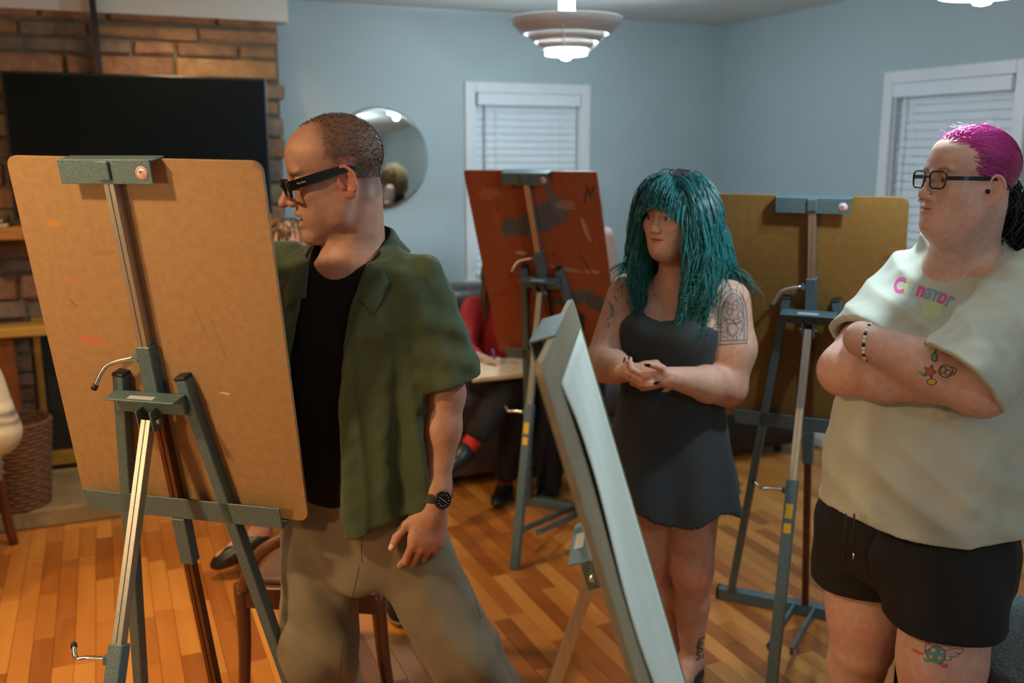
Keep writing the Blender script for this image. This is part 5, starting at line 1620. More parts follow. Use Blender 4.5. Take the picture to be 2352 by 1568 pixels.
# ================================================================ the woman with teal hair
def grow_hair(roots, dirs, sdf, steps, step, lens, grav=0.22, margin=0.006, layer=None, pull=None):
    """march strands from the scalp: they keep their direction, sag and slide over the body"""
    p = np.array(roots, dtype=np.float64); v = np.array(dirs, dtype=np.float64); out = [p.copy()]
    n = len(p); layer = np.zeros(n) if layer is None else layer
    for i in range(steps):
        st = np.minimum(step, np.maximum(lens - i * step, 0.0004))[:, None]
        v = v * (1 - grav) + np.array((0, 0, -1.0)) * grav
        if pull is not None: v = v + pull(p, i)
        v /= np.linalg.norm(v, axis=1, keepdims=True) + 1e-9
        q = p + v * st
        for _ in range(1):
            d = sdf(q.astype(f32)); e = 0.004
            g = np.stack([sdf((q + np.eye(3)[k] * e).astype(f32)) - d for k in range(3)], 1) / e
            g /= np.linalg.norm(g, axis=1, keepdims=True) + 1e-9
            q = q + g * np.maximum(margin + layer - d, 0)[:, None]
        v2 = q - p; v = 0.5 * v + 0.5 * v2 / (np.linalg.norm(v2, axis=1, keepdims=True) + 1e-9)
        p = q; out.append(p.copy())
    return np.stack(out, 1)


def scalp_roots(MH, s, n, test, seed, wide=1.0):
    """random points on the cranium ellipsoids that pass test(local)"""
    rs = np.random.RandomState(seed); out = []; nor = []
    while len(out) < n:
        v = rs.normal(size=3); v /= np.linalg.norm(v)
        q = np.array((0, -0.012, 0.036)) + v * np.array((0.0765 * wide, 0.097, 0.083))
        if v[2] < -0.75 or not test(q): continue
        nn = v / np.array((0.0765, 0.097, 0.083)); nn /= np.linalg.norm(nn)
        out.append(q); nor.append(nn)
    return np.array(out), np.array(nor)


m_hairc = mat('dyed_hair', (0.1, 0.2, 0.2), 0.36, attr=True, spec=0.6)


def build_teal():
    O = Vector((0.475, 2.76, 0)); fwd = Vector((-0.45, -0.893, 0)).normalized()
    root = empty('person', O); tag(root, 'woman with long teal hair and dark sleeveless dress, hands clasped, between two easels', 'person')
    inv = Matrix.Translation(-O)
    def fin(o): o.matrix_parent_inverse = inv; return o
    T = frame(O, fwd)
    hd = Vector((-0.68, -0.73, 0.0)); hs = 0.885
    MH = frame((0.458, 2.735, 1.480), hd)
    hf, hloc = head_sdf(MH, hs, cheek=0.006, brow=0.7, nose=0.95, jaw=1.02, wide=1.02, eye_open=1.40, lips=1.45, ears=False, double_chin=0.004)
    RSh, RE, RW = Vector((0.345, 2.815, 1.245)), Vector((0.266, 2.745, 1.050)), Vector((0.318, 2.515, 1.078))
    LS, LE, LW = Vector((0.618, 2.715, 1.240)), Vector((0.616, 2.655, 1.000)), Vector((0.420, 2.490, 1.070))
    rh, rt = hand_prims(RW, (0.80, -0.30, 0.12), (-0.25, -0.62, 0.74), 1, 0.86, curl=((48, 62, 30), (52, 60, 30), (56, 58, 30), (60, 55, 30)), spread=(3, 1, -1, -3),
                        thumb=((0.75, 0.6, 0.25), (0.3, 0.9, 0.3), (0.0, 0.95, 0.3)))
    lh, lt = hand_prims(LW + Vector((0, 0, -0.006)), (-0.86, -0.26, -0.02), (0.05, -0.80, -0.60), 1, 0.86, curl=((42, 50, 25),) * 4, spread=(3, 1, -1, -3),
                        thumb=((0.80, 0.55, 0.0), (0.45, 0.88, 0.0), (0.30, 0.95, 0.0)))
    R3 = np.array(T.to_3x3())
    torso = [loft([(0.80, 0, 0, .165, .145), (0.95, 0, 0, .140, .125), (1.08, 0, .012, .138, .120), (1.17, 0, .012, .135, .115), (1.235, 0, -.005, .120, .080), (1.275, 0, -.015, .070, .058)], T, cap=.03),
             (econe(RSh + Vector((.02, 0, 0)), LS + Vector((-.02, 0, 0)), 0.052, 0.052, (0, 0, 1), 1.0), 0.05),
             (econe(MH @ Vector((0, -0.03, -0.05)), T @ Vector((0, -0.01, 1.25)), 0.050, 0.056, fwd, 1.0), 0.03),
             (ell(T @ Vector((0.062, 0.075, 1.145)), (.068, .058, .066), R3), .04), (ell(T @ Vector((-0.062, 0.075, 1.145)), (.068, .058, .066), R3), .04)]
    arms = [(cone(RSh, RE, 0.060, 0.052), 0.03), (cone(RE, RE + (RW - RE) * .4, 0.051, 0.047), 0.02), (cone(RE + (RW - RE) * .4, RW, 0.047, 0.027), 0.02),
            (cone(LS + Vector((0.005, 0, 0)), LS * .45 + LE * .55 + Vector((0.015, 0, 0)), 0.060, 0.062), 0.03), (cone(LS * .45 + LE * .55 + Vector((0.015, 0, 0)), LE, 0.062, 0.052), 0.03), (cone(LE, LE + (LW - LE) * .35, 0.052, 0.050), 0.02), (cone(LE + (LW - LE) * .35, LW, 0.050, 0.028), 0.02)]
    hands = [(g if not isinstance(g, tuple) else g[0], 0.008 if not isinstance(g, tuple) else min(g[1], .008)) for g in rh + lh]
    upper = union([hf] + torso + arms + hands, 0.02)
    hipR, knR, anR = Vector((0.42, 2.82, 0.72)), Vector((0.438, 2.815, 0.405)), Vector((0.522, 2.875, 0.07))
    hipL, knL, anL = Vector((0.545, 2.76, 0.72)), Vector((0.552, 2.735, 0.405)), Vector((0.575, 2.80, 0.07))
    legs = []
    for h, k, a in ((hipR, knR, anR), (hipL, knL, anL)):
        legs += [(cone(h, k, 0.092, 0.060), 0.03), (ell(k + Vector((-.01, -.018, 0.005)), (.045, .045, .052)), .03), (cone(k, k * .62 + a * .38 + Vector((0, .022, 0)), 0.054, 0.056), 0.03), (cone(k * .62 + a * .38 + Vector((0, .022, 0)), a, 0.056, 0.032), 0.02)]
        fd = Vector((-0.5, -0.86, 0)); legs += [(cone(a, Vector((a.x, a.y, .045)) + fd * 0.09, 0.034, 0.028), 0.03), (cone(Vector((a.x, a.y, .045)) + fd * 0.09, Vector((a.x, a.y, .03)) + fd * 0.17, 0.03, 0.022), 0.02)]
    lower = union(legs, 0.03)

    def skin(p):
        q = hloc(p); x, y, z = q[:, 0], q[:, 1], q[:, 2]; c = np.tile(np.array((0.56, 0.335, 0.245), dtype=f32), (len(p), 1))
        onh = p[:, 2] > 1.34
        lip = np.exp(-((x / .021) ** 2 + ((z + .0695) / .0105) ** 2) ** 2) * sst(y, .082, .088) * onh
        c = lerp3(c, (0.44, 0.14, 0.12), 0.85 * lip)
        c = lerp3(c, (0.56, 0.26, 0.19), 0.5 * np.exp(-((np.abs(x) - .04) / .02) ** 2 - ((z + .035) / .02) ** 2) * onh)
        brow = np.exp(-((np.abs(x) - .03) / .020) ** 4 - ((z - .020 + .12 * (np.abs(x) - .03)) / .0042) ** 2) * (y > .05) * onh
        c = lerp3(c, (0.14, 0.085, 0.06), 0.75 * brow)
        lash = np.exp(-((np.abs(x) - .0325) / .0165) ** 4 - ((z + .0025 - .0055) / .0028) ** 2) * (y > .07) * onh
        lash2 = np.exp(-((np.abs(x) - .0325) / .0165) ** 4 - ((z + .0025 + .0055) / .0022) ** 2) * (y > .07) * onh
        c = lerp3(c, (0.035, 0.02, 0.018), np.clip(1.0 * lash + 0.55 * lash2, 0, 1))
        kn = np.exp(-((p[:, 2] - .405) / .05) ** 2) * (p[:, 1] < 2.79)
        c = lerp3(c, (0.56, 0.235, 0.175), 0.55 * kn)
        el = np.exp(-((p[:, 2] - 1.0) / .05) ** 2) * (p[:, 0] > .58)
        c = lerp3(c, (0.58, 0.27, 0.20), 0.4 * el)
        kk = np.exp(-(((p[:, 0] - .37) / .05) ** 2 + ((p[:, 1] - 2.46) / .05) ** 2)) * (np.abs(p[:, 2] - 1.08) < .06)
        return lerp3(c, (0.55, 0.25, 0.19), 0.4 * kk)

    b1 = sdf_mesh('body', upper, [((0.15, 2.35, 1.19), (0.76, 2.95, 1.64), 0.0029), ((0.15, 2.35, 0.92), (0.76, 2.95, 1.195), 0.0036)], m_skin, root, skin)
    b2 = sdf_mesh('b2', lower, [((0.30, 2.55, -0.01), (0.70, 3.0, 0.74), 0.0045)], m_skin, root, skin)
    body = fin(join_meshes(b1, [b2])); bv = bvh_of(body)
    eyes(MH, hs, root, Vector((-0.85, -0.52, 0.02)), (0.07, 0.06, 0.05))
    mn = mat('black_nail', (0.006, 0.006, 0.007), 0.12)
    nails(rt, root, mn, 0.95, 0.006); nails(lt, root, mn, 0.95, 0.006)
    # dress
    def wd(a, z):
        g = sst(0.96 - z, 0.0, 0.36)
        return 1 + g * (0.055 * np.sin(a * 5 + 0.7) + 0.045 * np.sin(a * 8 + 2.0)) + 0.006 * np.sin(z * 40 + a * 3)
    dl = loft([(0.54, 0, -.005, .236, .215), (0.66, 0, -.005, .215, .195), (0.80, 0, 0, .186, .168), (0.92, 0, .005, .158, .145), (1.0, 0, .006, .149, .136), (1.08, 0, .014, .148, .134), (1.17, 0, .014, .146, .126), (1.235, 0, -.003, .128, .090), (1.275, 0, -.012, .11, .07)], T, wob=wd, cap=.02)
    bust = [(ell(T @ Vector((sx * 0.062, 0.077, 1.145)), (.074, .064, .070), R3), .05) for sx in (-1, 1)]
    du = union([dl] + bust, .05)
    Ti = np.array(T.inverted(), dtype=f32)
    def dress(p):
        d = du(p); q = p @ Ti[:3, :3].T + Ti[:3, 3]; x, y, z = q[:, 0], q[:, 1], q[:, 2]
        d = np.maximum(d, -(d + 0.012))
        top = np.where(np.abs(x) > 0.055, 1.30, 0) ; top = np.where(np.abs(x) < .055, 1.185 + 0.03 * sst(np.abs(x), .02, .06), 1.235 + 0.0 * x)
        strap = np.maximum(np.abs(np.abs(x) - 0.083) - 0.018, -1)
        tz = np.where(strap < 0, 1.30, np.where(np.abs(x) < 0.083, 1.195 + 0.5 * (x ** 2) * 10, 1.205 - 0.9 * (np.abs(x) - .10)))
        d = np.maximum(d, z - tz)
        hem = 0.618 + 0.018 * np.sin(np.arctan2(y, x) * 5 + 0.7) + 0.004 * np.sin(x * 60)
        return np.maximum(d, hem - z)
    m_dress = mat('charcoal_jersey', (0.017, 0.025, 0.031), 0.8, var=(0.013, 0.020, 0.026), scale=8, bump=0.12, bscale=500, sheen=0.08)
    fin(sdf_mesh('dress', dress, [((0.20, 2.45, 0.54), (0.76, 3.05, 1.32), 0.0058)], m_dress, root, it=2))
    # shoes
    for a in (anR, anL):
        fd = Vector((-0.5, -0.86, 0)).normalized(); c = Vector((a.x, a.y, 0)) + fd * 0.075
        fn = union([ell(c + Vector((0, 0, .022)), (.043, .128, .030), np.array(frame((0, 0, 0), fd).to_3x3())), (cone((a.x, a.y + .01, .075), (a.x, a.y + .01, .03), .037, .040), .02)])
        cut = ell(c + Vector((0, 0, .075)) + fd * 0.0, (.034, .075, .05), np.array(frame((0, 0, 0), fd).to_3x3()))
        fin(sdf_mesh('shoe', lambda p, fn=fn, cut=cut: np.maximum(smax(fn(p), -cut(p), .004), 0.002 - p[:, 2]), [((c.x - .16, c.y - .16, -.01), (c.x + .16, c.y + .16, .12), .006)], mat('black_leather', (0.008, 0.008, 0.009), 0.35), root))
    # hair: cap under the strands, long locks and a fringe
    he = [ell((0, -0.012, 0.036), (0.078, 0.099, 0.085)), (ell((0, 0.035, -0.035), (0.058, 0.062, 0.075)), .03)]; heu = union(he, .03)
    coll = union([(lambda p: heu(hloc(p)) * hs)] + torso[:3] + arms[:1] + arms[3:5], 0.02)
    def capf(p):
        q = hloc(p); d = ell((0, -0.016, 0.034), (0.083, 0.104, 0.090))(q) * hs
        cut = np.maximum(np.maximum(0.028 - q[:, 1], q[:, 2] - 0.045), np.abs(q[:, 0]) - 0.058) * hs
        return smax(d, -cut, 0.01)
    fin(sdf_mesh('hair_cap', capf, [((0.34, 2.60, 1.36), (0.58, 2.86, 1.62), 0.004)], mat('teal_scalp', (0.010, 0.075, 0.085), 0.6), root))
    allp, allc, allr = [], [], []
    rs = np.random.RandomState(21)
    def hcol(n, dark=0.0):
        base = np.array((0.012, 0.165, 0.185)); g = rs.rand(n, 1)
        c = base * (0.45 + 0.9 * g); c[:, 1] *= 1 + 0.1 * rs.rand(n); return c * (1 - dark)
    MR = np.array(MH.to_3x3())
    def grow(n, test, dirf, steps, step, ln, layer, grav, seed, rad=0.0020, wave=0.010, green=0.6, pull=None):
        q, nn = scalp_roots(MH, hs, n, test, seed, 1.02)
        d = np.array([dirf(a, b) for a, b in zip(q, nn)])
        w0 = np.array([tuple(MH @ Vector(tuple(a * hs))) for a in q]); dw = d @ MR.T; nw = nn @ MR.T
        L = ln * (0.82 + 0.3 * rs.rand(n)); ly = layer * rs.rand(n)
        P = grow_hair(w0 + nw * 0.002, dw, coll, steps, step, L, grav, 0.007, ly, pull)
        t = np.linspace(0, 1, P.shape[1])[None, :]
        ph = rs.rand(n, 1) * 6.28; fq = 16 + 7 * rs.rand(n, 1)
        ph = ph * 0.35 + np.round(w0[:, :1] * 60) * 1.7        # locks move together
        amp = wave * t ** 1.2
        P[:, :, 0] += amp * np.sin(t * fq + ph); P[:, :, 1] += amp * np.cos(t * fq * 0.9 + ph * 1.3)
        c = hcol(n)[:, None, :] * np.ones((1, P.shape[1], 1)); tip = sst(t, 0.55, 1.0)[..., None] * green
        c = c * (1 - tip) + np.array((0.010, 0.135, 0.075))[None, None] * tip * (0.5 + rs.rand(n, 1, 1))
        allp.append(P); allc.append(c); allr.append(np.full(n, rad) * (0.7 + 0.6 * rs.rand(n)))
    back_ok = lambda q: q[2] > -0.02 and (q[1] < 0.045 or abs(q[0]) > 0.055) and q[1] < 0.06
    def comb(a, b):
        sx = np.sign(a[0] + 0.006) ; v = np.array((sx * (0.9 + abs(a[0]) * 4), -0.15 - 1.6 * max(0, -a[1] * 6), -0.3 + 2.0 * (a[2] - .05)))
        v = v - b * (v @ b) * 0.9; return v / np.linalg.norm(v)
    def out_pull(p, i):
        # spread over the shoulders and settle forward on the chest
        c = p - np.array((0.47, 2.755, 0)); r = c[:, :2] / (np.linalg.norm(c[:, :2], axis=1, keepdims=True) + 1e-6)
        k = -sst(1.40 - p[:, 2], 0.0, 0.10) * 0.05
        f_ = sst(1.36 - p[:, 2], 0.0, 0.10) * 0.16
        return np.concatenate([r * k[:, None] + np.array((-0.45, -0.893))[None] * f_[:, None], np.zeros((len(p), 1))], 1)
    grow(2900, back_ok, comb, 19, 0.0195, 0.355, 0.030, 0.29, 5, 0.0013, 0.012, pull=out_pull)
    side_ok = lambda q: q[2] > 0.0 and 0.005 < q[1] < 0.062 and abs(q[0]) > 0.045
    def comb2(a, b):
        v = np.array((np.sign(a[0]) * 0.5, 0.15, -0.9)); v = v - b * (v @ b) * 0.8; return v / np.linalg.norm(v)
    grow(700, side_ok, comb2, 19, 0.0195, 0.31, 0.014, 0.26, 6, 0.0012, 0.012, pull=out_pull)
    P = np.concatenate(allp); C = np.concatenate(allc); R_ = np.concatenate(allr)
    fin(strands('hair', P, R_, m_hairc, root, C, 3))
    allp.clear(); allc.clear(); allr.clear()
    fr_ok = lambda q: q[2] > 0.055 and q[1] > -0.01 and abs(q[0]) < 0.066
    def comb3(a, b):
        v = np.array((a[0] * 5.0, 1.0, 0.1)); v = v - b * (v @ b) * 0.85; return v / np.linalg.norm(v)
    # fringe length depends on how far back it starts
    q, nn = scalp_roots(MH, hs, 950, fr_ok, 9, 1.02)
    d = np.array([comb3(a, b) for a, b in zip(q, nn)]); w0 = np.array([tuple(MH @ Vector(tuple(a * hs))) for a in q])
    L = np.array([0.030 + 0.80 * (0.085 - a[1]) + 0.020 * (abs(a[0]) / 0.06) ** 2 for a in q]) * 0.92 + rs.rand(950) * 0.004
    Pf = grow_hair(w0 + (nn @ MR.T) * 0.003, d @ MR.T, coll, 20, 0.0085, L, 0.20, 0.007, 0.010 * rs.rand(950))[:, ::2]
    fin(strands('fringe', Pf, 0.0012 * (0.7 + 0.6 * rs.rand(950)), m_hairc, root, hcol(950), 3))
    # sunglasses pushed up into the hair
    MS = MH @ Matrix.Translation((0, 0.006, 0.112 * hs)) @ Matrix.Rotation(math.radians(62), 4, 'X')
    g, _ = glasses(MS, 0.92, 'sunglasses', mat('plum_acetate', (0.05, 0.03, 0.05), 0.25), root, y=0.030, z=0.0, h=0.040, temple=0.006, m_lens=mat('dark_lens', (0.03, 0.025, 0.035), 0.1))
    fin(g)
    # jewellery
    for (tp, k, col, nm) in ((lt[2], 0.5, (0.75, 0.45, 0.10), 'gold_ring'), (lt[1], 0.5, (0.6, 0.62, 0.6), 'silver_ring')):
        pass
    gm = mat('gold_metal', (0.80, 0.50, 0.14), 0.2, 1.0)
    y = Vector((-0.86, -0.26, -0.02)).normalized()
    base = LW + y * 0.088
    Mr = frame(base + Vector((0.006, -0.002, -0.014)), y); Mr = Mr @ Matrix.Rotation(math.radians(90), 4, 'X')
    fin(MB().lathe([(0.0088, -.0016), (0.0102, -.0016), (0.0102, .0016), (0.0088, .0016)], 20, Mr, closed=True).build('ring', gm, root))
    fin(MB().ball(MH @ Vector((0.062, 0.02, -0.075)) , 0.004, 8).ball(MH @ Vector((0.062, 0.02, -0.090)), 0.003, 8).build('earring', gm, root))
    # necklace pendant
    c, n = cast(bv, 1509, 676)
    if c is not None: fin(MB().ball(c + n * .002, 0.004, 8).build('necklace', mat('silver_metal', (0.7, 0.7, 0.7), 0.2, 1.0), root))
    # tattoos: arched window with a still life on the upper arm, small motifs elsewhere
    k0 = mat('tattoo_ink', (0.055, 0.055, 0.06), 0.6); k1 = mat('tattoo_grey', (0.40, 0.265, 0.21), 0.6, var=(0.27, 0.19, 0.16), scale=90)
    P1 = [(1648, 792), (1650, 735), (1652, 702), (1660, 680), (1672, 668), (1686, 664), (1700, 672), (1710, 692), (1716, 730), (1716, 786)]
    fin(lay('tattoo_shading', patch(bv, P1 + [(1716, 788)]), k1, root))
    L1 = [P1, [(1655, 784), (1656, 735), (1660, 705), (1668, 686), (1684, 674), (1698, 682), (1705, 702), (1709, 740), (1709, 782)], [(1648, 792), (1716, 788)], [(1652, 783), (1714, 781)],
          [(1640, 752), (1662, 752)], [(1640, 762), (1662, 762)], [(1644, 745), (1660, 745)], circ(1682, 757, 13, 15), circ(1682, 757, 10, 11, a0=20, a1=200), [(1684, 772), (1684, 783)], [(1692, 770), (1692, 783)],
          circ(1676, 716, 6, 8), circ(1688, 706, 6, 6), circ(1700, 722, 6, 8), circ(1692, 738, 7, 6), circ(1668, 700, 5, 6), [(1664, 728), (1672, 745), (1668, 758)], [(1702, 735), (1706, 752), (1698, 770)], [(1670, 690), (1680, 700), (1690, 690), (1700, 700)],
          [(1662, 738), (1676, 732), (1690, 742), (1704, 736)], [(1660, 772), (1672, 776)], [(1696, 752), (1706, 760)]]
    fin(lay('tattoo', ink(bv, L1, 0.0021), k0, root))
    fin(lay('tattoo', ink(bv, [[(1398, 690), (1404, 705), (1402, 725), (1394, 735)], [(1406, 700), (1410, 715), (1406, 730)], [(1400, 742), (1396, 752)], [(1414, 668), (1424, 660), (1436, 655)], [(1410, 680), (1418, 690)]], 0.004), mat('tattoo_blue', (0.10, 0.13, 0.15), 0.6), root))
    fin(lay('tattoo', ink(bv, [[(1620, 1462), (1606, 1468), (1612, 1478), (1600, 1484), (1614, 1492), (1600, 1500), (1608, 1508), (1598, 1516)], [(1626, 1470), (1620, 1490), (1612, 1512)], [(1604, 1472), (1602, 1496)]], 0.006), k0, root))
    return root


teal = build_teal()

# ================================================================ the person with pink hair
def build_pink():
    O = Vector((1.05, 2.27, 0)); fwd = Vector((-0.71, -0.704, 0)).normalized()
    root = empty('person', O); tag(root, 'person with pink hair, black glasses and pale tee standing with arms crossed at the right', 'person')
    inv = Matrix.Translation(-O)
    def fin(o): o.matrix_parent_inverse = inv; return o
    T = frame(O, fwd); R3 = np.array(T.to_3x3())
    hd = Vector((-0.975, -0.22, 0.06)); hs = 0.99
    MH = frame((1.026, 2.190, 1.596), hd)
    hf, hloc = head_sdf(MH, hs, cheek=0.005, brow=0.75, nose=0.98, jaw=1.06, wide=1.05, eye_open=1.1, lips=0.9, double_chin=0.006)
    RSh, RE, RW = Vector((0.985, 2.390, 1.335)), Vector((0.792, 2.225, 1.150)), Vector((0.90, 2.015, 1.165))
    LS, LE, LW = Vector((1.185, 2.10, 1.365)), Vector((0.985, 1.955, 1.175)), Vector((0.785, 2.110, 1.248))
    LH = Vector((0.838, 2.270, 1.215))
    torso = [loft([(0.60, 0, .03, .19, .17), (0.80, 0, .07, .20, .18), (1.0, 0, .08, .195, .18), (1.15, 0, .05, .185, .16), (1.28, 0, .01, .175, .13), (1.38, 0, -.03, .13, .085), (1.43, 0, -.04, .085, .075)], T, cap=.03),
             (cone(MH @ Vector((0, -0.035, -0.05)), T @ Vector((-0.01, -0.035, 1.40)), 0.063, 0.068), 0.03),
             (cone(MH @ Vector((0, 0.012, -0.095)), T @ Vector((0, 0.03, 1.38)), 0.042, 0.05), 0.04),
             (econe(RSh, LS, 0.06, 0.06, (0, 0, 1), 1.0), 0.06)]
    arms = [(cone(RSh, RE, 0.056, 0.058), 0.03), (cone(RE, RE * .5 + RW * .5, 0.060, 0.055), 0.02), (cone(RE * .5 + RW * .5, RW + Vector((.06, -.02, 0.0)), 0.055, 0.040), 0.02)]
    larm = [(cone(LS + Vector((-.02, .02, -.01)), LE, 0.052, 0.058), 0.03), (cone(LE, LE * .6 + LW * .4, 0.064, 0.058), 0.02), (cone(LE * .6 + LW * .4, LW, 0.058, 0.036), 0.02), (cone(LW, LH, .034, .030), 0.025)]
    upper = union([hf] + torso + arms + [(g, min(k, .016)) if i == 0 else (g, .022) for i, (g, k) in enumerate(larm)], 0.02)
    hipR, knR, anR = Vector((0.92, 2.36, 0.70)), Vector((0.935, 2.345, 0.42)), Vector((0.95, 2.42, 0.06))
    hipL, knL, anL = Vector((1.035, 2.12, 0.70)), Vector((1.020, 2.085, 0.42)), Vector((1.03, 2.16, 0.06))
    legs = []
    for h, k, a in ((hipR, knR, anR), (hipL, knL, anL)):
        legs += [(cone(h, k + Vector((0, 0, .05)), 0.120, 0.094), 0.03), (cone(k + Vector((0, 0, .05)), k + Vector((0, 0, -.05)), 0.092, 0.078), .04), (cone(k, k * .65 + a * .35 + Vector((0, .02, 0)), 0.076, 0.072), 0.03), (cone(k * .65 + a * .35 + Vector((0, .02, 0)), a, 0.072, 0.042), 0.03)]
        fd = fwd; legs += [(cone(a, Vector((a.x, a.y, .045)) + fd * 0.12, 0.042, 0.034), 0.04)]
    lower = union(legs, 0.02)

    def skin(p):
        q = hloc(p); x, y, z = q[:, 0], q[:, 1], q[:, 2]; c = np.tile(np.array((0.60, 0.385, 0.315), dtype=f32), (len(p), 1))
        onh = p[:, 2] > 1.45
        lip = np.exp(-((x / .022) ** 2 + ((z + .0695) / .0105) ** 2) ** 2) * sst(y, .082, .088) * onh
        c = lerp3(c, (0.50, 0.20, 0.18), 0.75 * lip)
        c = lerp3(c, (0.60, 0.27, 0.22), 0.5 * np.exp(-((y - 0.108) / .018) ** 2 - ((z + .036) / .016) ** 2) * onh)
        brow = np.exp(-((np.abs(x) - .032) / .021) ** 4 - ((z - .024 + 2.2 * (np.abs(x) - .034) ** 2 * 10) / .0042) ** 2) * (y > .05) * onh
        c = lerp3(c, (0.17, 0.10, 0.07), 0.8 * brow)
        lash = np.exp(-((np.abs(x) - .0325) / .0165) ** 4 - ((z + .0025 - .0052) / .0026) ** 2) * (y > .07) * onh
        c = lerp3(c, (0.10, 0.06, 0.05), 0.7 * lash)
        ear = sst(np.abs(x), 0.072, 0.080) * (np.abs(y + .016) < .03) * (np.abs(z + .014) < .045) * onh
        c = lerp3(c, (0.62, 0.30, 0.25), 0.45 * ear)
        kn = np.exp(-((p[:, 2] - .44) / .05) ** 2) * (p[:, 2] < .7)
        c = lerp3(c, (0.60, 0.28, 0.235), 0.45 * kn)
        el = np.exp(-(((p[:, 0] - .76) / .06) ** 2 + ((p[:, 2] - 1.12) / .06) ** 2)) * (p[:, 1] > 2.1)
        c = lerp3(c, (0.60, 0.29, 0.23), 0.45 * el)
        return c

    b1 = sdf_mesh('body', upper, [((0.80, 1.98, 1.34), (1.28, 2.50, 1.76), 0.0029), ((0.62, 1.84, 1.02), (1.30, 2.52, 1.345), 0.0042)], m_skin, root, skin)
    b2 = sdf_mesh('b2', lower, [((0.78, 1.90, -0.01), (1.22, 2.60, 0.76), 0.0068)], m_skin, root, skin)
    body = fin(join_meshes(b1, [b2])); bv = bvh_of(body)
    eyes(MH, hs, root, Vector((-0.98, -0.15, 0.05)), (0.12, 0.13, 0.10))
    # oversized pale tee
    def wt(a, z):
        g = sst(1.25 - z, 0, 0.4)
        return 1 + g * (0.014 * np.sin(a * 4 + z * 7) + 0.010 * np.sin(a * 7 - z * 11 + 1))
    tl = loft([(0.72, 0, .045, .248, .216), (0.82, 0, .050, .248, .218), (0.95, 0, .060, .240, .216), (1.08, 0, .058, .226, .198), (1.2, 0, .035, .210, .174), (1.30, 0, .002, .192, .146), (1.375, 0, -.03, .155, .110), (1.425, 0, -.045, .115, .092), (1.47, 0, -.05, .09, .09)], T, wob=wt, cap=.02)
    slR = Vector((0.840, 2.270, 1.215)); slL = Vector((0.945, 1.945, 1.195))
    s1 = cone(RSh + Vector((0.01, 0, 0)), slR, 0.074, 0.080); s2 = cone(LS + Vector((0.0, 0.02, 0.0)), slL + Vector((-.03, 0, -.03)), 0.096, 0.104)
    def fold(p):
        f_ = 0.009 * (np.abs(np.sin((p[:, 0] * 1.0 + p[:, 2] * 0.9 - p[:, 1] * .5) * 26 + 1.6 * np.sin(p[:, 2] * 9 + p[:, 1] * 6))) - .6) * sst(p[:, 2], 1.14, 1.30)
        g_ = sst(1.12 - p[:, 2], 0, .15)
        return f_ + 0.0045 * vnoise(p, 22, 4) + 0.0024 * vnoise(p, 50, 8) + 0.006 * (np.abs(np.sin(p[:, 2] * 24 + (p[:, 0] - p[:, 1]) * 9 + 2 * np.sin(p[:, 0] * 8 + p[:, 2] * 5))) - .6) * g_
    def outer(p):
        d = smin(tl(p), s1(p), 0.05); d = smin(d, s2(p), 0.06)
        return d + fold(p)
    cR = plane(slR, slR - RSh + Vector((0, 0, -.03))); cL = plane(slL, Vector((-0.73, -0.10, -0.68)))
    Ti = np.array(T.inverted(), dtype=f32)
    neckcut = [econe(T @ Vector((-0.012, -0.03, 1.41)), MH @ Vector((0, -0.02, -0.06)), 0.062, 0.080, fwd, 1.0), econe(T @ Vector((-0.02, 0.020, 1.452)), T @ Vector((-0.02, 0.14, 1.57)), 0.042, 0.055, (0, 0, 1), 1.0)]
    ncut = union(neckcut, 0.03)
    def tee(p):
        o = outer(p); d = np.maximum(o, -(o + 0.018))
        q = p @ Ti[:3, :3].T + Ti[:3, 3]; z = q[:, 2]; bodyd = tl(p)
        d = np.where((bodyd > 0.010) & (q[:, 0] > 0.02), np.maximum(d, cR(p)), d)
        d = np.where((bodyd > 0.016) & (q[:, 0] < -0.02) & (z > 1.02), np.maximum(d, cL(p)), d)
        d = smax(d, -ncut(p), 0.004)
        return np.maximum(d, 0.795 + 0.008 * np.sin(q[:, 0] * 16) - z)
    m_tee = mat('pale_mint_cotton', (0.46, 0.495, 0.42), 0.8, var=(0.42, 0.455, 0.39), scale=14, bump=0.06, bscale=700, sheen=0.15)
    tee_o = fin(sdf_mesh('t_shirt', tee, [((0.66, 1.82, 0.76), (1.36, 2.62, 1.50), 0.0054)], m_tee, root, it=2))
    bvt = bvh_of(tee_o)
    # neck rib and hems as thin stitched lines
    m_rib = mat('tee_stitch', (0.40, 0.43, 0.36), 0.85)
    fin(lay('hem_stitch', ink(bvt, [[(1903, 1112), (1960, 1150), (2040, 1182), (2140, 1212), (2240, 1236), (2330, 1236)]], 0.0016), m_rib, root))
    # shorts
    def ws(p): return 0.003 * vnoise(p, 26, 6) + 0.003 * np.sin(p[:, 0] * 40 + p[:, 2] * 20)
    so = union([loft([(0.62, 0, .03, .215, .185), (0.72, 0, .045, .225, .195), (0.86, 0, .05, .205, .185)], T, cap=.03), (cone(hipR, hipR + Vector((0.005, -.004, -0.17)), 0.130, 0.128), 0.04), (cone(hipL, hipL + Vector((-0.004, -0.01, -0.17)), 0.134, 0.140), 0.03)], 0.03)
    li = union([cone(hipR + Vector((0, 0, -.12)), knR, 0.112, 0.112), cone(hipL + Vector((0, 0, -.12)), knL, 0.122, 0.122)], .001)
    def shorts(p):
        d = so(p) + ws(p)
        z0 = np.where((p[:, 0] - 0.975) * 0.5 + (2.22 - p[:, 1]) > 0, 0.565, 0.548)
        d = np.maximum(d, z0 - p[:, 2])
        return np.maximum(d, -np.maximum(li(p), p[:, 2] - 0.60))
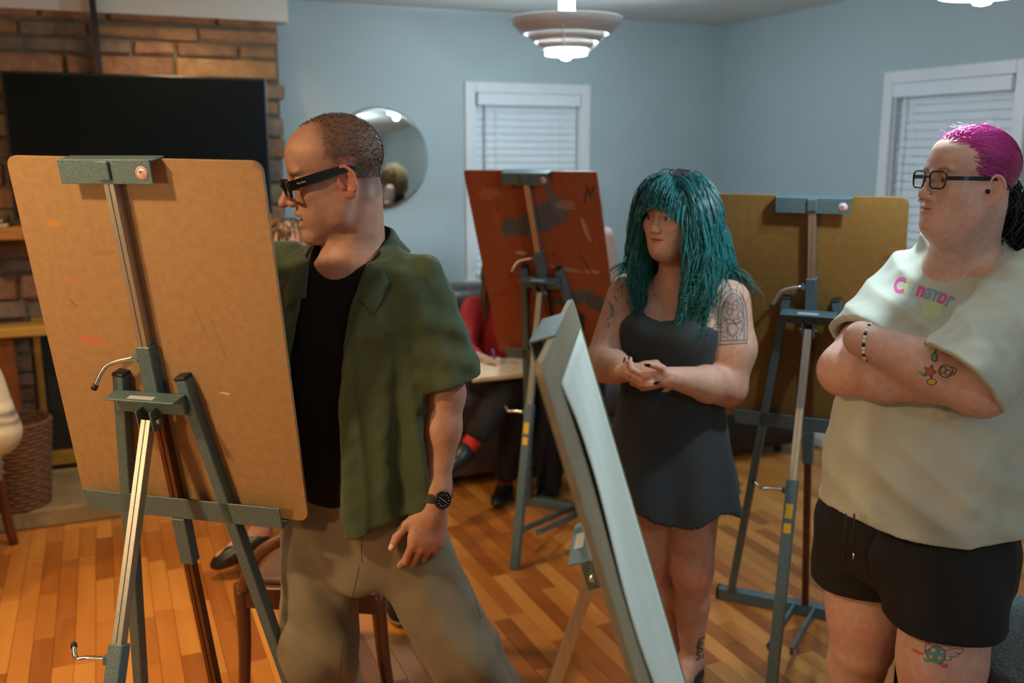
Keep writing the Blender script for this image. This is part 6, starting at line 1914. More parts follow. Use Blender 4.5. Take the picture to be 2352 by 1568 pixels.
    fin(sdf_mesh('shorts', shorts, [((0.70, 1.88, 0.52), (1.32, 2.56, 0.90), 0.0055)], mat('black_jersey', (0.0042, 0.0042, 0.0046), 0.85, var=(0.006, 0.006, 0.0065), scale=20, bump=0.15, bscale=500), root, it=2))
    c = Vector((0.797, 2.155, 0.72))
    for dx, zl in ((0.0, 0.612), (-0.022, 0.60)):
        a = at(1962 + dx * 900, 1180, 2.10); b_ = at(1961 + dx * 900, 1278 if dx == 0 else 1290, 2.13)
        fin(MB().tube([a, (a + b_) / 2, b_], 0.0022, 6).build('drawstring', mat('black_cord', (0.012, 0.012, 0.013), 0.7), root))
    e = at(1961, 1268, 2.128)
    fin(MB().tube([e, e + Vector((0, 0, -0.018))], 0.0026, 8).build('cord_tip', mat('steel_tip', (0.7, 0.68, 0.6), 0.25, 1.0), root))
    # shoes (below the picture)
    for a in (anR, anL):
        cc = Vector((a.x, a.y, 0)) + fwd * 0.07
        fn = union([ell(cc + Vector((0, 0, .035)), (.05, .13, .036), np.array(frame((0, 0, 0), fwd).to_3x3())), (cone((a.x, a.y, .10), (a.x, a.y, .04), .048, .048), .03)])
        fin(sdf_mesh('shoe', lambda p, fn=fn: np.maximum(fn(p), .002 - p[:, 2]), [((cc.x - .2, cc.y - .2, -.01), (cc.x + .2, cc.y + .2, .14), .01)], mat('black_leather', (0.008, 0.008, 0.009), 0.35), root))
    # hair: combed back tightly to a dark tail
    rs = np.random.RandomState(8)
    MR = np.array(MH.to_3x3())
    def capf(p):
        q = hloc(p); d = ell((0, -0.014, 0.036), (0.082, 0.100, 0.0865))(q) * hs
        x, y, z = np.abs(q[:, 0]), q[:, 1], q[:, 2]
        line = np.interp(z, [-0.08, -0.03, 0.0, 0.03, 0.06, 0.085, 0.12], [-0.05, -0.030, 0.018, 0.040, 0.050, 0.058, 0.066]) + 0.020 * sst(z, 0.05, 0.08) * sst(-x, -0.05, -0.0)
        return smax(d, (y - line) * hs, 0.006)
    def capc(p):
        q = hloc(p); c = np.tile(np.array((0.36, 0.022, 0.16), dtype=f32), (len(p), 1))
        c = lerp3(c, (0.05, 0.02, 0.03), 0.9 * sst(-q[:, 1], 0.02, 0.07) * sst(q[:, 2], 0.03, 0.08))
        c = lerp3(c, (0.02, 0.015, 0.018), sst(-q[:, 2], 0.01, 0.04)); return c
    fin(sdf_mesh('hair_cap', capf, [((0.84, 2.02, 1.46), (1.16, 2.40, 1.76), 0.0034)], mat('hair_under', (0.3, 0.1, 0.2), 0.55, attr=True), root, capc))
    def okf(q):
        x, y, z = abs(q[0]), q[1], q[2]
        line = np.interp(z, [-0.08, -0.03, 0.0, 0.03, 0.06, 0.085, 0.12], [-0.05, -0.030, 0.018, 0.040, 0.050, 0.058, 0.066]) + (0.018 if z > .07 and x < .04 else 0)
        return y < line and z > -0.06
    q, nn = scalp_roots(MH, hs, 3000, okf, 31, 1.05)
    tgt = np.array((0, -0.108, 0.012)); P = []; C = []
    for a, n_ in zip(q, nn):
        pts = []; L = 0.05 + 0.10 * rs.rand(); up = 0.0035 + 0.004 * rs.rand()
        tot = np.linalg.norm(tgt - a); u1 = min(1.0, L / max(tot, .03))
        wav = rs.normal(size=3) * 0.0025
        for k in range(8):
            u = u1 * k / 7
            p = a * (1 - u) + tgt * u + wav * math.sin(k * 1.3)
            v = (p - np.array((0, -0.014, 0.036))) / np.array((0.0815, 0.101, 0.0865)); l = np.linalg.norm(v)
            p = np.array((0, -0.014, 0.036)) + v / max(l, .2) * np.array((0.0815, 0.101, 0.0865)) * (1 + up * 5 * (1.0 if k else 0.7))
            pts.append(tuple(MH @ Vector(tuple(p * hs))))
        P.append(pts)
        fr = sst(np.array([a[1]]), -0.05, 0.02)[0]; tp = sst(np.array([a[2]]), 0.04, 0.09)[0]
        col = np.array((0.62, 0.035, 0.36)) * (fr * (0.55 + 0.45 * tp)) + np.array((0.40, 0.030, 0.11)) * (1 - fr)
        if a[2] < 0.0 and a[1] < -0.03: col = np.array((0.02, 0.015, 0.018))
        if a[1] < -0.05 and a[2] > 0.05: col = np.array((0.06, 0.02, 0.04))
        C.append(col * (0.6 + 0.7 * rs.rand()))
    fin(strands('hair', P, 0.0013 * (0.7 + .6 * rs.rand(len(P))), m_hairc, root, np.array(C), 3))
    # flyaway hairs on top
    P = []
    for k in range(70):
        a = np.array((rs.uniform(-.05, .05), rs.uniform(-.04, .06), 0)); v = np.array((a[0] / .0815, (a[1] + .014) / .101)); zz = 0.036 + .0865 * math.sqrt(max(0, 1 - (v ** 2).sum())) + .004
        d = np.array((rs.normal() * .3, -0.6 + rs.normal() * .7, 0.35 + .3 * rs.rand())); d /= np.linalg.norm(d)
        P.append([tuple(MH @ Vector(tuple((np.array((a[0], a[1], zz)) + d * .028 * t + np.array((0, 0, -.012 * t * t))) * hs))) for t in np.linspace(0, 1, 8)])
    fin(strands('flyaway_hair', P, 0.00035, m_hairc, root, np.tile((0.70, 0.25, 0.55), (len(P), 1)), 3))
    # dark curly tail
    P = []; base = MH @ Vector((0, -0.112, -0.02)); tdir = Vector((0.55, 0.35, -1.0)).normalized()
    for k in range(260):
        o0 = Vector(rs.normal(size=3) * 0.014); ph = rs.rand() * 6.28; am = 0.010 + .012 * rs.rand(); pts = []
        sp = Vector(rs.normal(size=3) * 0.028)
        for j in range(22):
            t = j / 21; pts.append(tuple(base + o0 + tdir * (0.22 * t) + sp * t + Vector((math.sin(t * 13 + ph), math.cos(t * 13 + ph), .4 * math.sin(t * 11 + ph))) * am * min(1, t * 4)))
        P.append(pts)
    fin(strands('ponytail', P, 0.0016, m_hairc, root, np.tile((0.016, 0.013, 0.014), (len(P), 1)), 4))
    # spectacles, piercings
    g, _ = glasses(MH, hs, 'spectacles', mat('black_acetate', (0.006, 0.006, 0.006), 0.18), root, w=0.050, h=0.040, t=0.0026, temple=0.009, y=0.102, z=-0.004, round_=0.012)
    fin(g)
    mk = mat('black_steel', (0.012, 0.012, 0.012), 0.3, 0.3)
    S_ = lambda x, y, z: MH @ (Vector((x, y, z)) * hs)
    fin(MB().tube([S_(0.006 * math.cos(a), 0.112 + .001, -0.0505 - 0.006 * (1 + math.sin(a)) * .8 + .004) for a in np.linspace(math.radians(150), math.radians(390), 14)], 0.0009, 6).build('nose_ring', mk, root))
    fin(MB().ball(S_(-0.0185, 0.1015, -0.034), 0.0017, 8).build('nose_stud', mk, root))
    fin(MB().ball(S_(-0.019, 0.0925, -0.0765), 0.0016, 8).ball(S_(-0.019, 0.0925, -0.0800), 0.0016, 8).build('lip_piercing', mk, root))
    c, n = cast(bv, 2269, 439)
    if c is not None:
        Me = Matrix.Translation(c) @ n.to_track_quat('Z', 'Y').to_matrix().to_4x4()
        fin(MB().lathe([(0, 0.0), (0.0050, 0), (0.0056, 0.0018), (0.0048, 0.0026), (0, 0.0018)], 20, Me).build('ear_plug', mk, root))
    # bead bracelet on the left wrist
    ax = (LW - LE).normalized(); wc = LW - ax * 0.018; Mw = frame(wc, Vector((0, 0, 1)), ax)
    cord = fin(MB().tube([Mw @ Vector((0.0405 * math.cos(a), 0.0405 * math.sin(a), 0)) for a in np.linspace(0, 2 * math.pi, 41)], 0.0012, 6, cap=False).build('bracelet', mat('black_cord', (0.012, 0.012, 0.013), 0.7), root))
    for k in range(30):
        a = 2 * math.pi * k / 30; p = Mw @ Vector((0.0405 * math.cos(a), 0.0405 * math.sin(a), 0))
        MB().ball(p, 0.0046, 8).build('bead', mat('white_bead', (0.70, 0.68, 0.60), 0.3) if k % 3 else mat('black_bead', (0.02, 0.02, 0.02), 0.3), cord)
    # printed lettering on the tee, following the cloth
    def print_text(body, x0, y0, x1, y1, h, cols, sag):
        cu = bpy.data.curves.new('t', 'FONT'); cu.body = body; cu.size = 1.0; cu.resolution_u = 3; cu.space_character = 0.9; cu.offset = 0.025
        out = []
        tot = len(body)
        for i, ch in enumerate(body):
            c1 = bpy.data.curves.new('t', 'FONT'); c1.body = ch; c1.size = 1.0; c1.resolution_u = 3; c1.offset = 0.035; c1.align_x = 'CENTER'; c1.shear = 0.15
            o = bpy.data.objects.new('t', c1); COL.objects.link(o)
            dg = bpy.context.evaluated_depsgraph_get(); me = bpy.data.meshes.new_from_object(o.evaluated_get(dg))
            bpy.data.objects.remove(o, do_unlink=True); bpy.data.curves.remove(c1)
            u = (i + 0.5) / tot; cx = x0 + (x1 - x0) * u; cy = y0 + (y1 - y0) * u + sag * math.sin(math.pi * u)
            an = math.atan2(y1 - y0 + sag * math.pi * math.cos(math.pi * u), x1 - x0)
            b = bmesh.new(); b.from_mesh(me); bpy.data.meshes.remove(me)
            bmesh.ops.triangulate(b, faces=b.faces[:])
            bmesh.ops.subdivide_edges(b, edges=[e for e in b.edges if e.calc_length() > 0.2], cuts=1); bmesh.ops.triangulate(b, faces=b.faces[:])
            bad = []
            for v in b.verts:
                x, y = v.co.x * h * 0.92, -(v.co.y - 0.3) * h * 1.25
                cc, nn2 = cast(bvt, cx + x * math.cos(an) - y * math.sin(an), cy + x * math.sin(an) + y * math.cos(an))
                if cc is None: bad.append(v)
                else: v.co = cc + nn2 * 0.0006
            if bad: bmesh.ops.delete(b, geom=bad, context='VERTS')
            fin(lay('printed_letter', b, cols[i % len(cols)], root))
        bpy.data.curves.remove(cu)
    mp_, mbl, mye, mg = mat('print_pink', (0.62, 0.07, 0.32), 0.7), mat('print_blue', (0.16, 0.30, 0.42), 0.7), mat('print_lime', (0.50, 0.60, 0.20), 0.7), mat('print_aqua', (0.33, 0.52, 0.56), 0.7)
    print_text('Cinnamor', 2056, 655, 2190, 692, 40, [mp_, mye, mg, mp_, mbl, mbl, mp_, mbl], -6)
    fin(lay('print_patch', patch(bvt, circ(2142, 713, 25, 21), .0006), mat('print_pale_green', (0.46, 0.58, 0.30), 0.8), root))
    fin(lay('print_patch', patch(bvt, circ(2094, 693, 12, 11), .0006), mat('print_pale_blue', (0.42, 0.56, 0.58), 0.8), root))
    # tattoos
    k0 = mat('tattoo_ink', (0.055, 0.055, 0.06), 0.6); tr = mat('tattoo_red', (0.52, 0.10, 0.08), 0.6); tg = mat('tattoo_green', (0.12, 0.30, 0.22), 0.6); ty = mat('tattoo_yellow', (0.60, 0.38, 0.08), 0.6); tb = mat('tattoo_teal', (0.10, 0.24, 0.30), 0.6)
    def tp(poly, m): fin(lay('tattoo_patch', patch(bv, poly, .0006), m, root))
    def ti(lines, w=0.0016): fin(lay('tattoo', ink(bv, lines, w, .0010), k0, root))
    star = lambda cx, cy, r, a=0: [(cx + (r if i % 2 == 0 else r * .45) * math.sin(math.radians(a + 36 * i)), cy - (r if i % 2 == 0 else r * .45) * math.cos(math.radians(a + 36 * i))) for i in range(10)]
    tp(star(2136, 853, 16, 20), tr); tp(circ(2140, 876, 11, 7), ty); tp([(2108, 850), (2124, 858), (2128, 866), (2116, 862)], tg)
    ti([star(2136, 853, 16, 20) + [star(2136, 853, 16, 20)[0]], circ(2140, 876, 11, 7), circ(2172, 852, 16, 14), circ(2166, 849, 6, 8), circ(2177, 855, 7, 6), [(2156, 852), (2164, 864), (2178, 866), (2190, 856)], [(2186, 842), (2196, 850), (2190, 862)]])
    tp(circ(2146, 820, 7, 10), tg); tp(circ(2132, 788, 8, 5), tg); ti([circ(2146, 820, 7, 10), [(2146, 812), (2152, 800), (2160, 792)], circ(2132, 788, 8, 5)])
    body_ = [(2124, 1496), (2150, 1482), (2168, 1492), (2172, 1508), (2160, 1524), (2138, 1516)]
    tp(body_, tb); tp([(2122, 1500), (2098, 1488), (2096, 1494), (2108, 1502), (2120, 1504)], tr); tp([(2156, 1522), (2178, 1524), (2176, 1534), (2164, 1534)], tr); tp([(2120, 1510), (2138, 1512), (2134, 1522), (2122, 1518)], tg)
    for (sx, sy, r) in ((2144, 1492, 8), (2158, 1510, 7), (2138, 1508, 6), (2164, 1496, 5)): fin(lay('tattoo_patch', patch(bv, star(sx, sy, r, 15), .0010, 3.0), ty, root))
    ti([body_ + [body_[0]], circ(2182, 1472, 20, 12), circ(2182, 1472, 5, 3), [(2124, 1496), (2128, 1476), (2140, 1466), (2132, 1474), (2140, 1480)], [(2170, 1494), (2196, 1488), (2212, 1490), (2206, 1500), (2194, 1498)], [(2206, 1500), (2192, 1508), (2180, 1506), (2186, 1514), (2172, 1516)]], 0.0014)
    return root


pink = build_pink()

# ================================================================ people further back
def simple_person(root, prims, skin_c, lo, hi, h, name='body', mat_=None, color=None, it=1):
    fn = union(prims, 0.02)
    return sdf_mesh(name, fn, [(lo, hi, h)], mat_ or m_skin, root, color or (lambda p: np.tile(np.array(skin_c, dtype=f32), (len(p), 1))), it)


def sneaker_mesh():
    fn = union([ell((0, 0.02, .03), (.047, .135, .030)), (ell((0, -.06, .06), (.04, .06, .05)), .03)])
    up = sdf_mesh('upper', lambda p: np.maximum(np.maximum(fn(p), .024 - p[:, 2]), p[:, 2] - .10), [((-.08, -.16, 0), (.08, .19, .13), .006)], mat('black_canvas', (0.012, 0.012, 0.016), 0.8), sn)
    so = sdf_mesh('sole', lambda p: np.maximum(np.maximum(ell((0, 0.02, .03), (.052, .142, .045))(p), .001 - p[:, 2]), p[:, 2] - .027), [((-.08, -.16, -.02), (.08, .19, .06), .006)], mat('rubber_white', (0.62, 0.56, 0.42), 0.6), sn)
    MB().tube([(-.02, .05, .072), (.02, .055, .072), (-.02, .07, .066), (.02, .075, .066), (-.02, .09, .06)], .003, 5).build('lace', mat('lace_white', (.6, .58, .5), .8), sn)


sneaker_mesh()


def build_red():
    """seated on the sofa, drawing on a pad on the knee"""
    O = Vector((-0.06, 4.72, 0)); r = empty('person', O); tag(r, 'person in red shirt and black trousers sitting on the sofa behind the red board', 'person')
    inv = Matrix.Translation(-O)
    def fin(o): o.matrix_parent_inverse = inv; return o
    hp = Vector((-0.05, 4.78, 0.55)); ck = Vector((-0.055, 4.70, 0.86)); nk = Vector((-0.05, 4.68, 0.97)); hdp = Vector((-0.035, 4.62, 1.10))
    MH = frame(hdp, (0.1, -0.9, -0.42))
    hf, hl = head_sdf(MH, 0.92, ears=False)
    shR, shL = Vector((-0.19, 4.67, 0.90)), Vector((0.09, 4.67, 0.90))
    elR, wrR = Vector((-0.235, 4.50, 0.715)), Vector((-0.13, 4.33, 0.715)); elL, wrL = Vector((0.16, 4.50, 0.70)), Vector((0.06, 4.33, 0.70))
    h1, _ = hand_prims(wrR, (0.75, -0.55, 0.05), (0.1, -0.3, 0.95), 1, 0.85, curl=((35, 50, 30),) * 4); h2, _ = hand_prims(wrL, (-0.6, -0.7, 0.0), (0, -.2, 1), -1, 0.85, curl=((25, 40, 30),) * 4)
    kR, aR = Vector((-0.02, 4.25, 0.60)), Vector((-0.185, 4.13, 0.375))     # crossed leg
    kL, aL = Vector((0.02, 4.33, 0.50)), Vector((-0.035, 4.42, 0.09))
    fn = [hf, (cone(hdp + Vector((0, .03, -.06)), nk, .045, .05), .03), (loft([(0.5, 0, 0, .13, .10), (0.7, 0, 0, .125, .10), (.93, 0, 0, .14, .09)], frame((hp.x, 4.72, 0), (0, -1, 0))), .05),
          (cone(shR, elR, .045, .038), .03), (cone(elR, wrR, .038, .025), .02), (cone(shL, elL, .045, .038), .03), (cone(elL, wrL, .038, .025), .02)] + [(g if not isinstance(g, tuple) else g[0], .008) for g in h1 + h2]
    fn += [(cone(hp + Vector((-.08, 0, -.05)), kR, .07, .05), .03), (cone(kR, aR, .05, .03), .03), (cone(hp + Vector((.08, 0, -.05)), kL, .07, .05), .03), (cone(kL, aL, .05, .03), .03)]
    fin(simple_person(r, fn, (0.55, 0.34, 0.25), (-0.34, 4.0, 0.0), (0.28, 4.95, 1.26), 0.0075))
    sf = union([loft([(0.50, 0, 0, .15, .125), (0.70, 0, 0, .15, .125), (0.86, 0, 0, .165, .115), (.93, 0, 0, .12, .09), (.97, 0, 0, .08, .075)], frame((hp.x, 4.72, 0), (0, -1, 0))), (cone(shR, elR, .062, .056), .04), (cone(elR, elR * .5 + wrR * .5, .055, .045), .03), (cone(shL, elL, .062, .056), .04), (cone(elL, elL * .5 + wrL * .5, .055, .045), .03)], .03)
    fin(sdf_mesh('red_shirt', lambda p: sf(p) + .004 * vnoise(p, 35, 1), [((-0.36, 4.2, .47), (.3, 4.95, 1.0), .0065)], mat('red_cotton', (0.42, 0.012, 0.018), 0.75, var=(0.33, 0.010, 0.014), scale=10), r))
    tf = union([(loft([(0.44, 0, 0, .16, .13), (0.60, 0, 0, .15, .12)], frame((hp.x, 4.74, 0), (0, -1, 0))), .05), (cone(hp + Vector((-.08, -.02, -.05)), kR, .085, .072), .04), (cone(kR, aR + (kR - aR) * .22, .070, .060), .03), (cone(hp + Vector((.08, -.02, -.05)), kL, .085, .072), .03), (cone(kL, aL + (kL - aL) * .16, .070, .062), .03)], .03)
    fin(sdf_mesh('black_trousers', lambda p: tf(p) + .003 * vnoise(p, 30, 2), [((-0.32, 4.0, .1), (.26, 4.95, .68), .007)], mat('black_wool', (0.006, 0.006, 0.007), 0.85), r))
    ms = mat('red_sock', (0.45, 0.015, 0.012), 0.8)
    fin(MB().tube([aR + (kR - aR) * .30, aR, aR + Vector((-.02, -.02, -.03))], .040, 14).build('sock', ms, r, True)); fin(MB().tube([aL + (kL - aL) * .25, aL], .038, 14).build('sock', ms, r, True))
    mk = mat('black_leather', (0.008, 0.008, 0.009), 0.35)
    for a, d, z in ((aR + Vector((-.03, -.03, -.05)), Vector((-.6, -.7, -.25)), 1), (Vector((aL.x, aL.y, .04)), Vector((-.25, -.95, 0)), 0)):
        d.normalize(); M3 = np.array(frame((0, 0, 0), d).to_3x3()); f_ = union([ell(a + d * .06, (.043, .125, .036), M3), (ell(a + Vector((0, 0, .02)), (.042, .05, .045), M3), .03)])
        fin(sdf_mesh('shoe', (lambda p, f_=f_: np.maximum(f_(p), .002 - p[:, 2])), [(tuple(a - Vector((.2, .2, .14))), tuple(a + Vector((.2, .2, .14))), .008)], mk, r))
    rs = np.random.RandomState(2); P = []
    for k in range(420):
        v = rs.normal(size=3); v /= np.linalg.norm(v)
        if v[1] > .35 and v[2] < .5: continue
        q = np.array((0, -.012, .036)) + v * np.array((.08, .10, .088)); w = MH @ Vector(tuple(q * .92)); pts = [w]
        d = (MH.to_3x3() @ Vector(tuple(v))) * .5
        for j in range(12):
            d = d * .7 + Vector((0, 0, -1)) * .3; pts.append(pts[-1] + d.normalized() * .022 + Vector((math.sin(j * .9 + k), math.cos(j * .8 + k), 0)) * .003)
        P.append([tuple(x) for x in pts])
    fin(strands('hair', P, .0035, m_hairc, r, np.array([(0.16, .085, .035)] * len(P)) * (.5 + rs.rand(len(P), 1)), 4))
    pd = empty('sketch_pad', (-0.03, 4.24, 0.688)); pd.rotation_euler = (math.radians(8), math.radians(-4), math.radians(8)); tag(pd, 'cream sketch pad on the knee of the person in red', 'sketch pad')
    MB().box((-.16, -.10, 0), (.15, .11, .016), .002).build('pages', mat('cream_paper', (0.62, 0.50, 0.34), .7), pd)
    MB().box((-.162, -.102, -.004), (.152, .112, -.0002), .001).build('backing', mat('pad_card', (0.40, 0.30, 0.18), .8), pd)
    pn = MB().tube([(-0.075, 4.27, .715), (-0.09, 4.30, .775)], .004, 8).build('pencil', mat('pencil_blue', (.10, .08, .25), .4)); tag(pn, 'small pencil in the hand of the person in red', 'pencil')


build_red()


def build_curly():
    """standing at the red board, seen only as a bare shoulder and in the mirror"""
    O = Vector((0.27, 4.42, 0)); fw_ = Vector((-0.42, -0.907, 0)); r = empty('person', O); tag(r, 'curly-haired person in black top at the red board, one bare shoulder showing beside it', 'person')
    inv = Matrix.Translation(-O)
    def fin(o): o.matrix_parent_inverse = inv; return o
    T = frame(O, fw_); MH = frame((0.262, 4.40, 1.415), (-0.42, -0.88, -0.15))
    hf, hl = head_sdf(MH, 0.93)
    sL, sR = T @ Vector((-0.155, 0, 1.275)), T @ Vector((0.14, 0, 1.29)); eL = Vector((0.440, 4.33, 1.06)); eR = T @ Vector((.20, .02, 1.06))
    wL, wR = T @ Vector((-.13, .22, 1.02)), T @ Vector((.13, .24, 1.08))
    h1, _ = hand_prims(wL, (-.3, -.5, .5), (.8, -.2, .2), 1, .85); h2, _ = hand_prims(wR, (0, -.6, .7), (-.8, -.2, .2), -1, .85)
    fn = [hf, (cone(MH @ Vector((0, -.03, -.05)), T @ Vector((0, 0, 1.30)), .048, .055), .03), (loft([(.75, 0, 0, .155, .12), (.95, 0, 0, .14, .11), (1.15, 0, 0, .14, .11), (1.29, 0, 0, .12, .08), (1.33, 0, 0, .07, .06)], T), .03),
          (cone(sL, eL, .056, .046), .04), (cone(eL, wL, .045, .027), .02), (cone(sR, eR, .052, .044), .04), (cone(eR, wR, .043, .027), .02)] + [(g if not isinstance(g, tuple) else g[0], .01) for g in h1 + h2]
    for sx in (-1, 1): fn += [(cone(T @ Vector((sx * .08, 0, .78)), T @ Vector((sx * .09, .01, .45)), .085, .06), .03), (cone(T @ Vector((sx * .09, .01, .45)), T @ Vector((sx * .10, -.01, .07)), .058, .035), .03)]
    fin(simple_person(r, fn, (0.62, 0.43, 0.38), (-.02, 4.05, 0.03), (.58, 4.68, 1.60), .008))
    tp = loft([(.70, 0, 0, .17, .135), (.95, 0, 0, .152, .122), (1.15, 0, .003, .152, .122), (1.26, 0, 0, .128, .095), (1.31, 0, 0, .10, .075)], T)
    fin(sdf_mesh('black_top', tp, [((0, 4.1, .68), (.57, 4.72, 1.34), .008)], mat('black_knit', (.008, .008, .009), .85), r))
    tr = union([loft([(.66, 0, 0, .165, .13), (.84, 0, 0, .16, .125)], T)] + [(cone(T @ Vector((sx * .085, 0, .76)), T @ Vector((sx * .10, -.005, .05)), .10, .062), .03) for sx in (-1, 1)], .03)
    fin(sdf_mesh('dark_trousers', lambda p: np.maximum(tr(p), .05 - p[:, 2]), [((-.02, 4.15, .02), (.58, 4.70, .88), .009)], mat('dark_denim', (.012, .014, .02), .8), r))
    for sx in (-1, 1):
        c = T @ Vector((sx * .10, .00, .035)); f_ = ell(c, (.045, .12, .036), np.array(T.to_3x3()))
        fin(sdf_mesh('shoe', (lambda p, f_=f_: np.maximum(f_(p), .002 - p[:, 2])), [(tuple(c - Vector((.16, .16, .06))), tuple(c + Vector((.16, .16, .08))), .008)], mat('black_leather', (0.008, 0.008, 0.009), 0.35), r))
    rs = np.random.RandomState(5); P = []; Cc = []
    for k in range(900):
        v = rs.normal(size=3); v /= np.linalg.norm(v)
        if (v[1] > .45 and v[2] < .45) or v[2] < -.6: continue
        q = np.array((0, -.012, .036)) + v * np.array((.085, .105, .09)); w = MH @ Vector(tuple(q * .93)); d = (MH.to_3x3() @ Vector(tuple(v))); ph = rs.rand() * 6.28; pts = []; c = w.copy()
        for j in range(16):
            d = d * .80 + Vector((0, 0, -1)) * .20; c = c + d.normalized() * .0125
            pts.append(tuple(c + Vector((math.cos(j * 1.25 + ph), math.sin(j * 1.25 + ph), .5 * math.cos(j + ph))) * .011))
        P.append(pts); g = rs.rand(); Cc.append(np.array((.40, .25, .10)) * (.35 + 1.0 * g))
    fin(strands('curly_hair', P, .003, m_hairc, r, np.array(Cc), 4))


build_curly()


def build_sandals():
    """seated behind the left board; head and one sandalled foot show"""
    O = Vector((-0.93, 4.02, 0)); r = empty('person', O); tag(r, 'seated person in dark clothes and black sandals half hidden behind the nearest board', 'person')
    inv = Matrix.Translation(-O)
    def fin(o): o.matrix_parent_inverse = inv; return o
    MH = frame((-0.905, 3.90, 1.275), (0.15, -0.98, -0.1)); hf, hl = head_sdf(MH, 0.92)
    T = frame((-0.93, 3.98, 0), (0, -1, 0))
    kR, aR = Vector((-1.06, 3.58, .49)), Vector((-1.00, 3.62, .17)); kL, aL = Vector((-0.84, 3.58, .47)), Vector((-0.80, 3.66, .09))
    hp = Vector((-0.93, 4.0, .50))
    fn = [hf, (cone(MH @ Vector((0, -.03, -.05)), Vector((-.92, 3.96, 1.10)), .048, .052), .03), (loft([(.45, 0, 0, .15, .12), (.7, 0, 0, .14, .11), (1.0, 0, 0, .15, .10), (1.10, 0, 0, .10, .07)], T), .04)]
    for sx, k, a in ((-1, kR, aR), (1, kL, aL)):
        s_ = Vector((-.93 + sx * .17, 3.97, 1.05)); e_ = Vector((-.93 + sx * .21, 3.86, .80)); w_ = Vector((-.93 + sx * .10, 3.66, .66)); hh, _ = hand_prims(w_, (-sx * .5, -.8, -.1), (0, 0, 1), sx, .85)
        fn += [(cone(s_, e_, .046, .04), .03), (cone(e_, w_, .038, .025), .02)] + [(g if not isinstance(g, tuple) else g[0], .01) for g in hh] + [(cone(hp + Vector((sx * .08, 0, -.02)), k, .075, .055), .03), (cone(k, a, .053, .034), .03)]
    fdR = Vector((-.82, -.40, -.42)).normalized(); fdL = Vector((-.1, -.99, 0))
    fn += [(cone(aR, aR + fdR * .10, .034, .030), .03), (cone(aR + fdR * .10, aR + fdR * .19, .03, .02), .02), (cone(aL, Vector((aL.x, aL.y, .045)) + fdL * .15, .034, .024), .03)]
    fin(simple_person(r, fn, (0.56, 0.33, 0.24), (-1.30, 3.30, 0.0), (-.62, 4.25, 1.42), .009))
    cl = union([loft([(.42, 0, 0, .175, .145), (.7, 0, 0, .165, .135), (1.0, 0, 0, .17, .12), (1.09, 0, 0, .11, .085)], T)] + [(cone(Vector((-.93 + sx * .17, 3.97, 1.04)), Vector((-.93 + sx * .21, 3.86, .80)), .062, .058), .03) for sx in (-1, 1)] + [(cone(hp + Vector((sx * .08, 0, -.02)), k, .092, .080), .04) for sx, k in ((-1, kR), (1, kL))] + [(cone(kR, kR * .35 + aR * .65, .075, .062), .03), (cone(kL, kL * .35 + aL * .65, .075, .062), .03)], .03)
    fin(sdf_mesh('dark_clothes', lambda p: cl(p) + .003 * vnoise(p, 28, 3), [((-1.34, 3.42, .2), (-.58, 4.25, 1.14), .009)], mat('charcoal_wool', (.012, .012, .014), .85), r))
    rs = np.random.RandomState(9); P = []
    for k in range(420):
        v = rs.normal(size=3); v /= np.linalg.norm(v)
        if (v[1] > .3 and v[2] < .6) or v[2] < -.3: continue
        q = np.array((0, -.012, .036)) + v * np.array((.08, .10, .087)); d = MH.to_3x3() @ Vector(tuple(v)); c = MH @ Vector(tuple(q * .92)); pts = []
        for j in range(7): d = d * .7 + Vector((0, .1, -1)) * .3; c = c + d.normalized() * .010; pts.append(tuple(c))
        P.append(pts)
    fin(strands('hair', P, .003, m_hairc, r, np.array([(.07, .04, .02)] * len(P)), 4))
    mk = mat('black_leather', (0.008, 0.008, 0.009), 0.35)
    for a, d in ((aR + Vector((0.0, 0, -.02)), fdR), (Vector((aL.x, aL.y, .04)), fdL)):
        up = Vector((0, 0, 1)) - d * d.z; M = frame(a, d, up); M3 = np.array(M.to_3x3())
        f_ = union([ell(M @ Vector((0, .10, 0.0)), (.052, .132, .044), M3), (ell(M @ Vector((0, .03, -.008)), (.048, .07, .042), M3), .02)], .02)
        cutp = plane(M @ Vector((0, -.02, -.02)), -d)
        s0 = fin(sdf_mesh('sandal', (lambda p, f_=f_, cutp=cutp: np.maximum(f_(p), np.maximum(cutp(p), .001 - p[:, 2]))), [(tuple(a - Vector((.26, .26, .15))), tuple(a + Vector((.26, .26, .12))), .007)], mk, r))
        for y in (.02, .05):
            MB().tube([M @ Vector((x, y, -.02 + .066 * (1 - (x / .047) ** 2))) for x in np.linspace(-.046, .046, 11)], .008, 8).build('strap', mk, s0)
        MB().ball(M @ Vector((-.03, .05, .022)), .008, 8).build('buckle', m_chrome, s0)
        MB().ball(M @ Vector((-.025, .02, .030)), .007, 8).build('buckle', mat('brass_frame', (0.62, 0.42, 0.10), 0.35, 0.7), s0)
    st = empty('stool', (-0.93, 4.02, 0)); tag(st, 'dark stool under the seated person with sandals behind the nearest board', 'stool')
    MB().lathe([(0, .38), (.17, .38), (.18, .39), (.18, .415), (0, .42)], 28).build('seat', m_mah, st)
    for k in range(4):
        a = k * math.pi / 2 + .6; MB().tube([(.11 * math.cos(a), .11 * math.sin(a), .379), (.17 * math.cos(a), .17 * math.sin(a), 0)], .014, 8).build('leg', m_mah, st)


build_sandals()


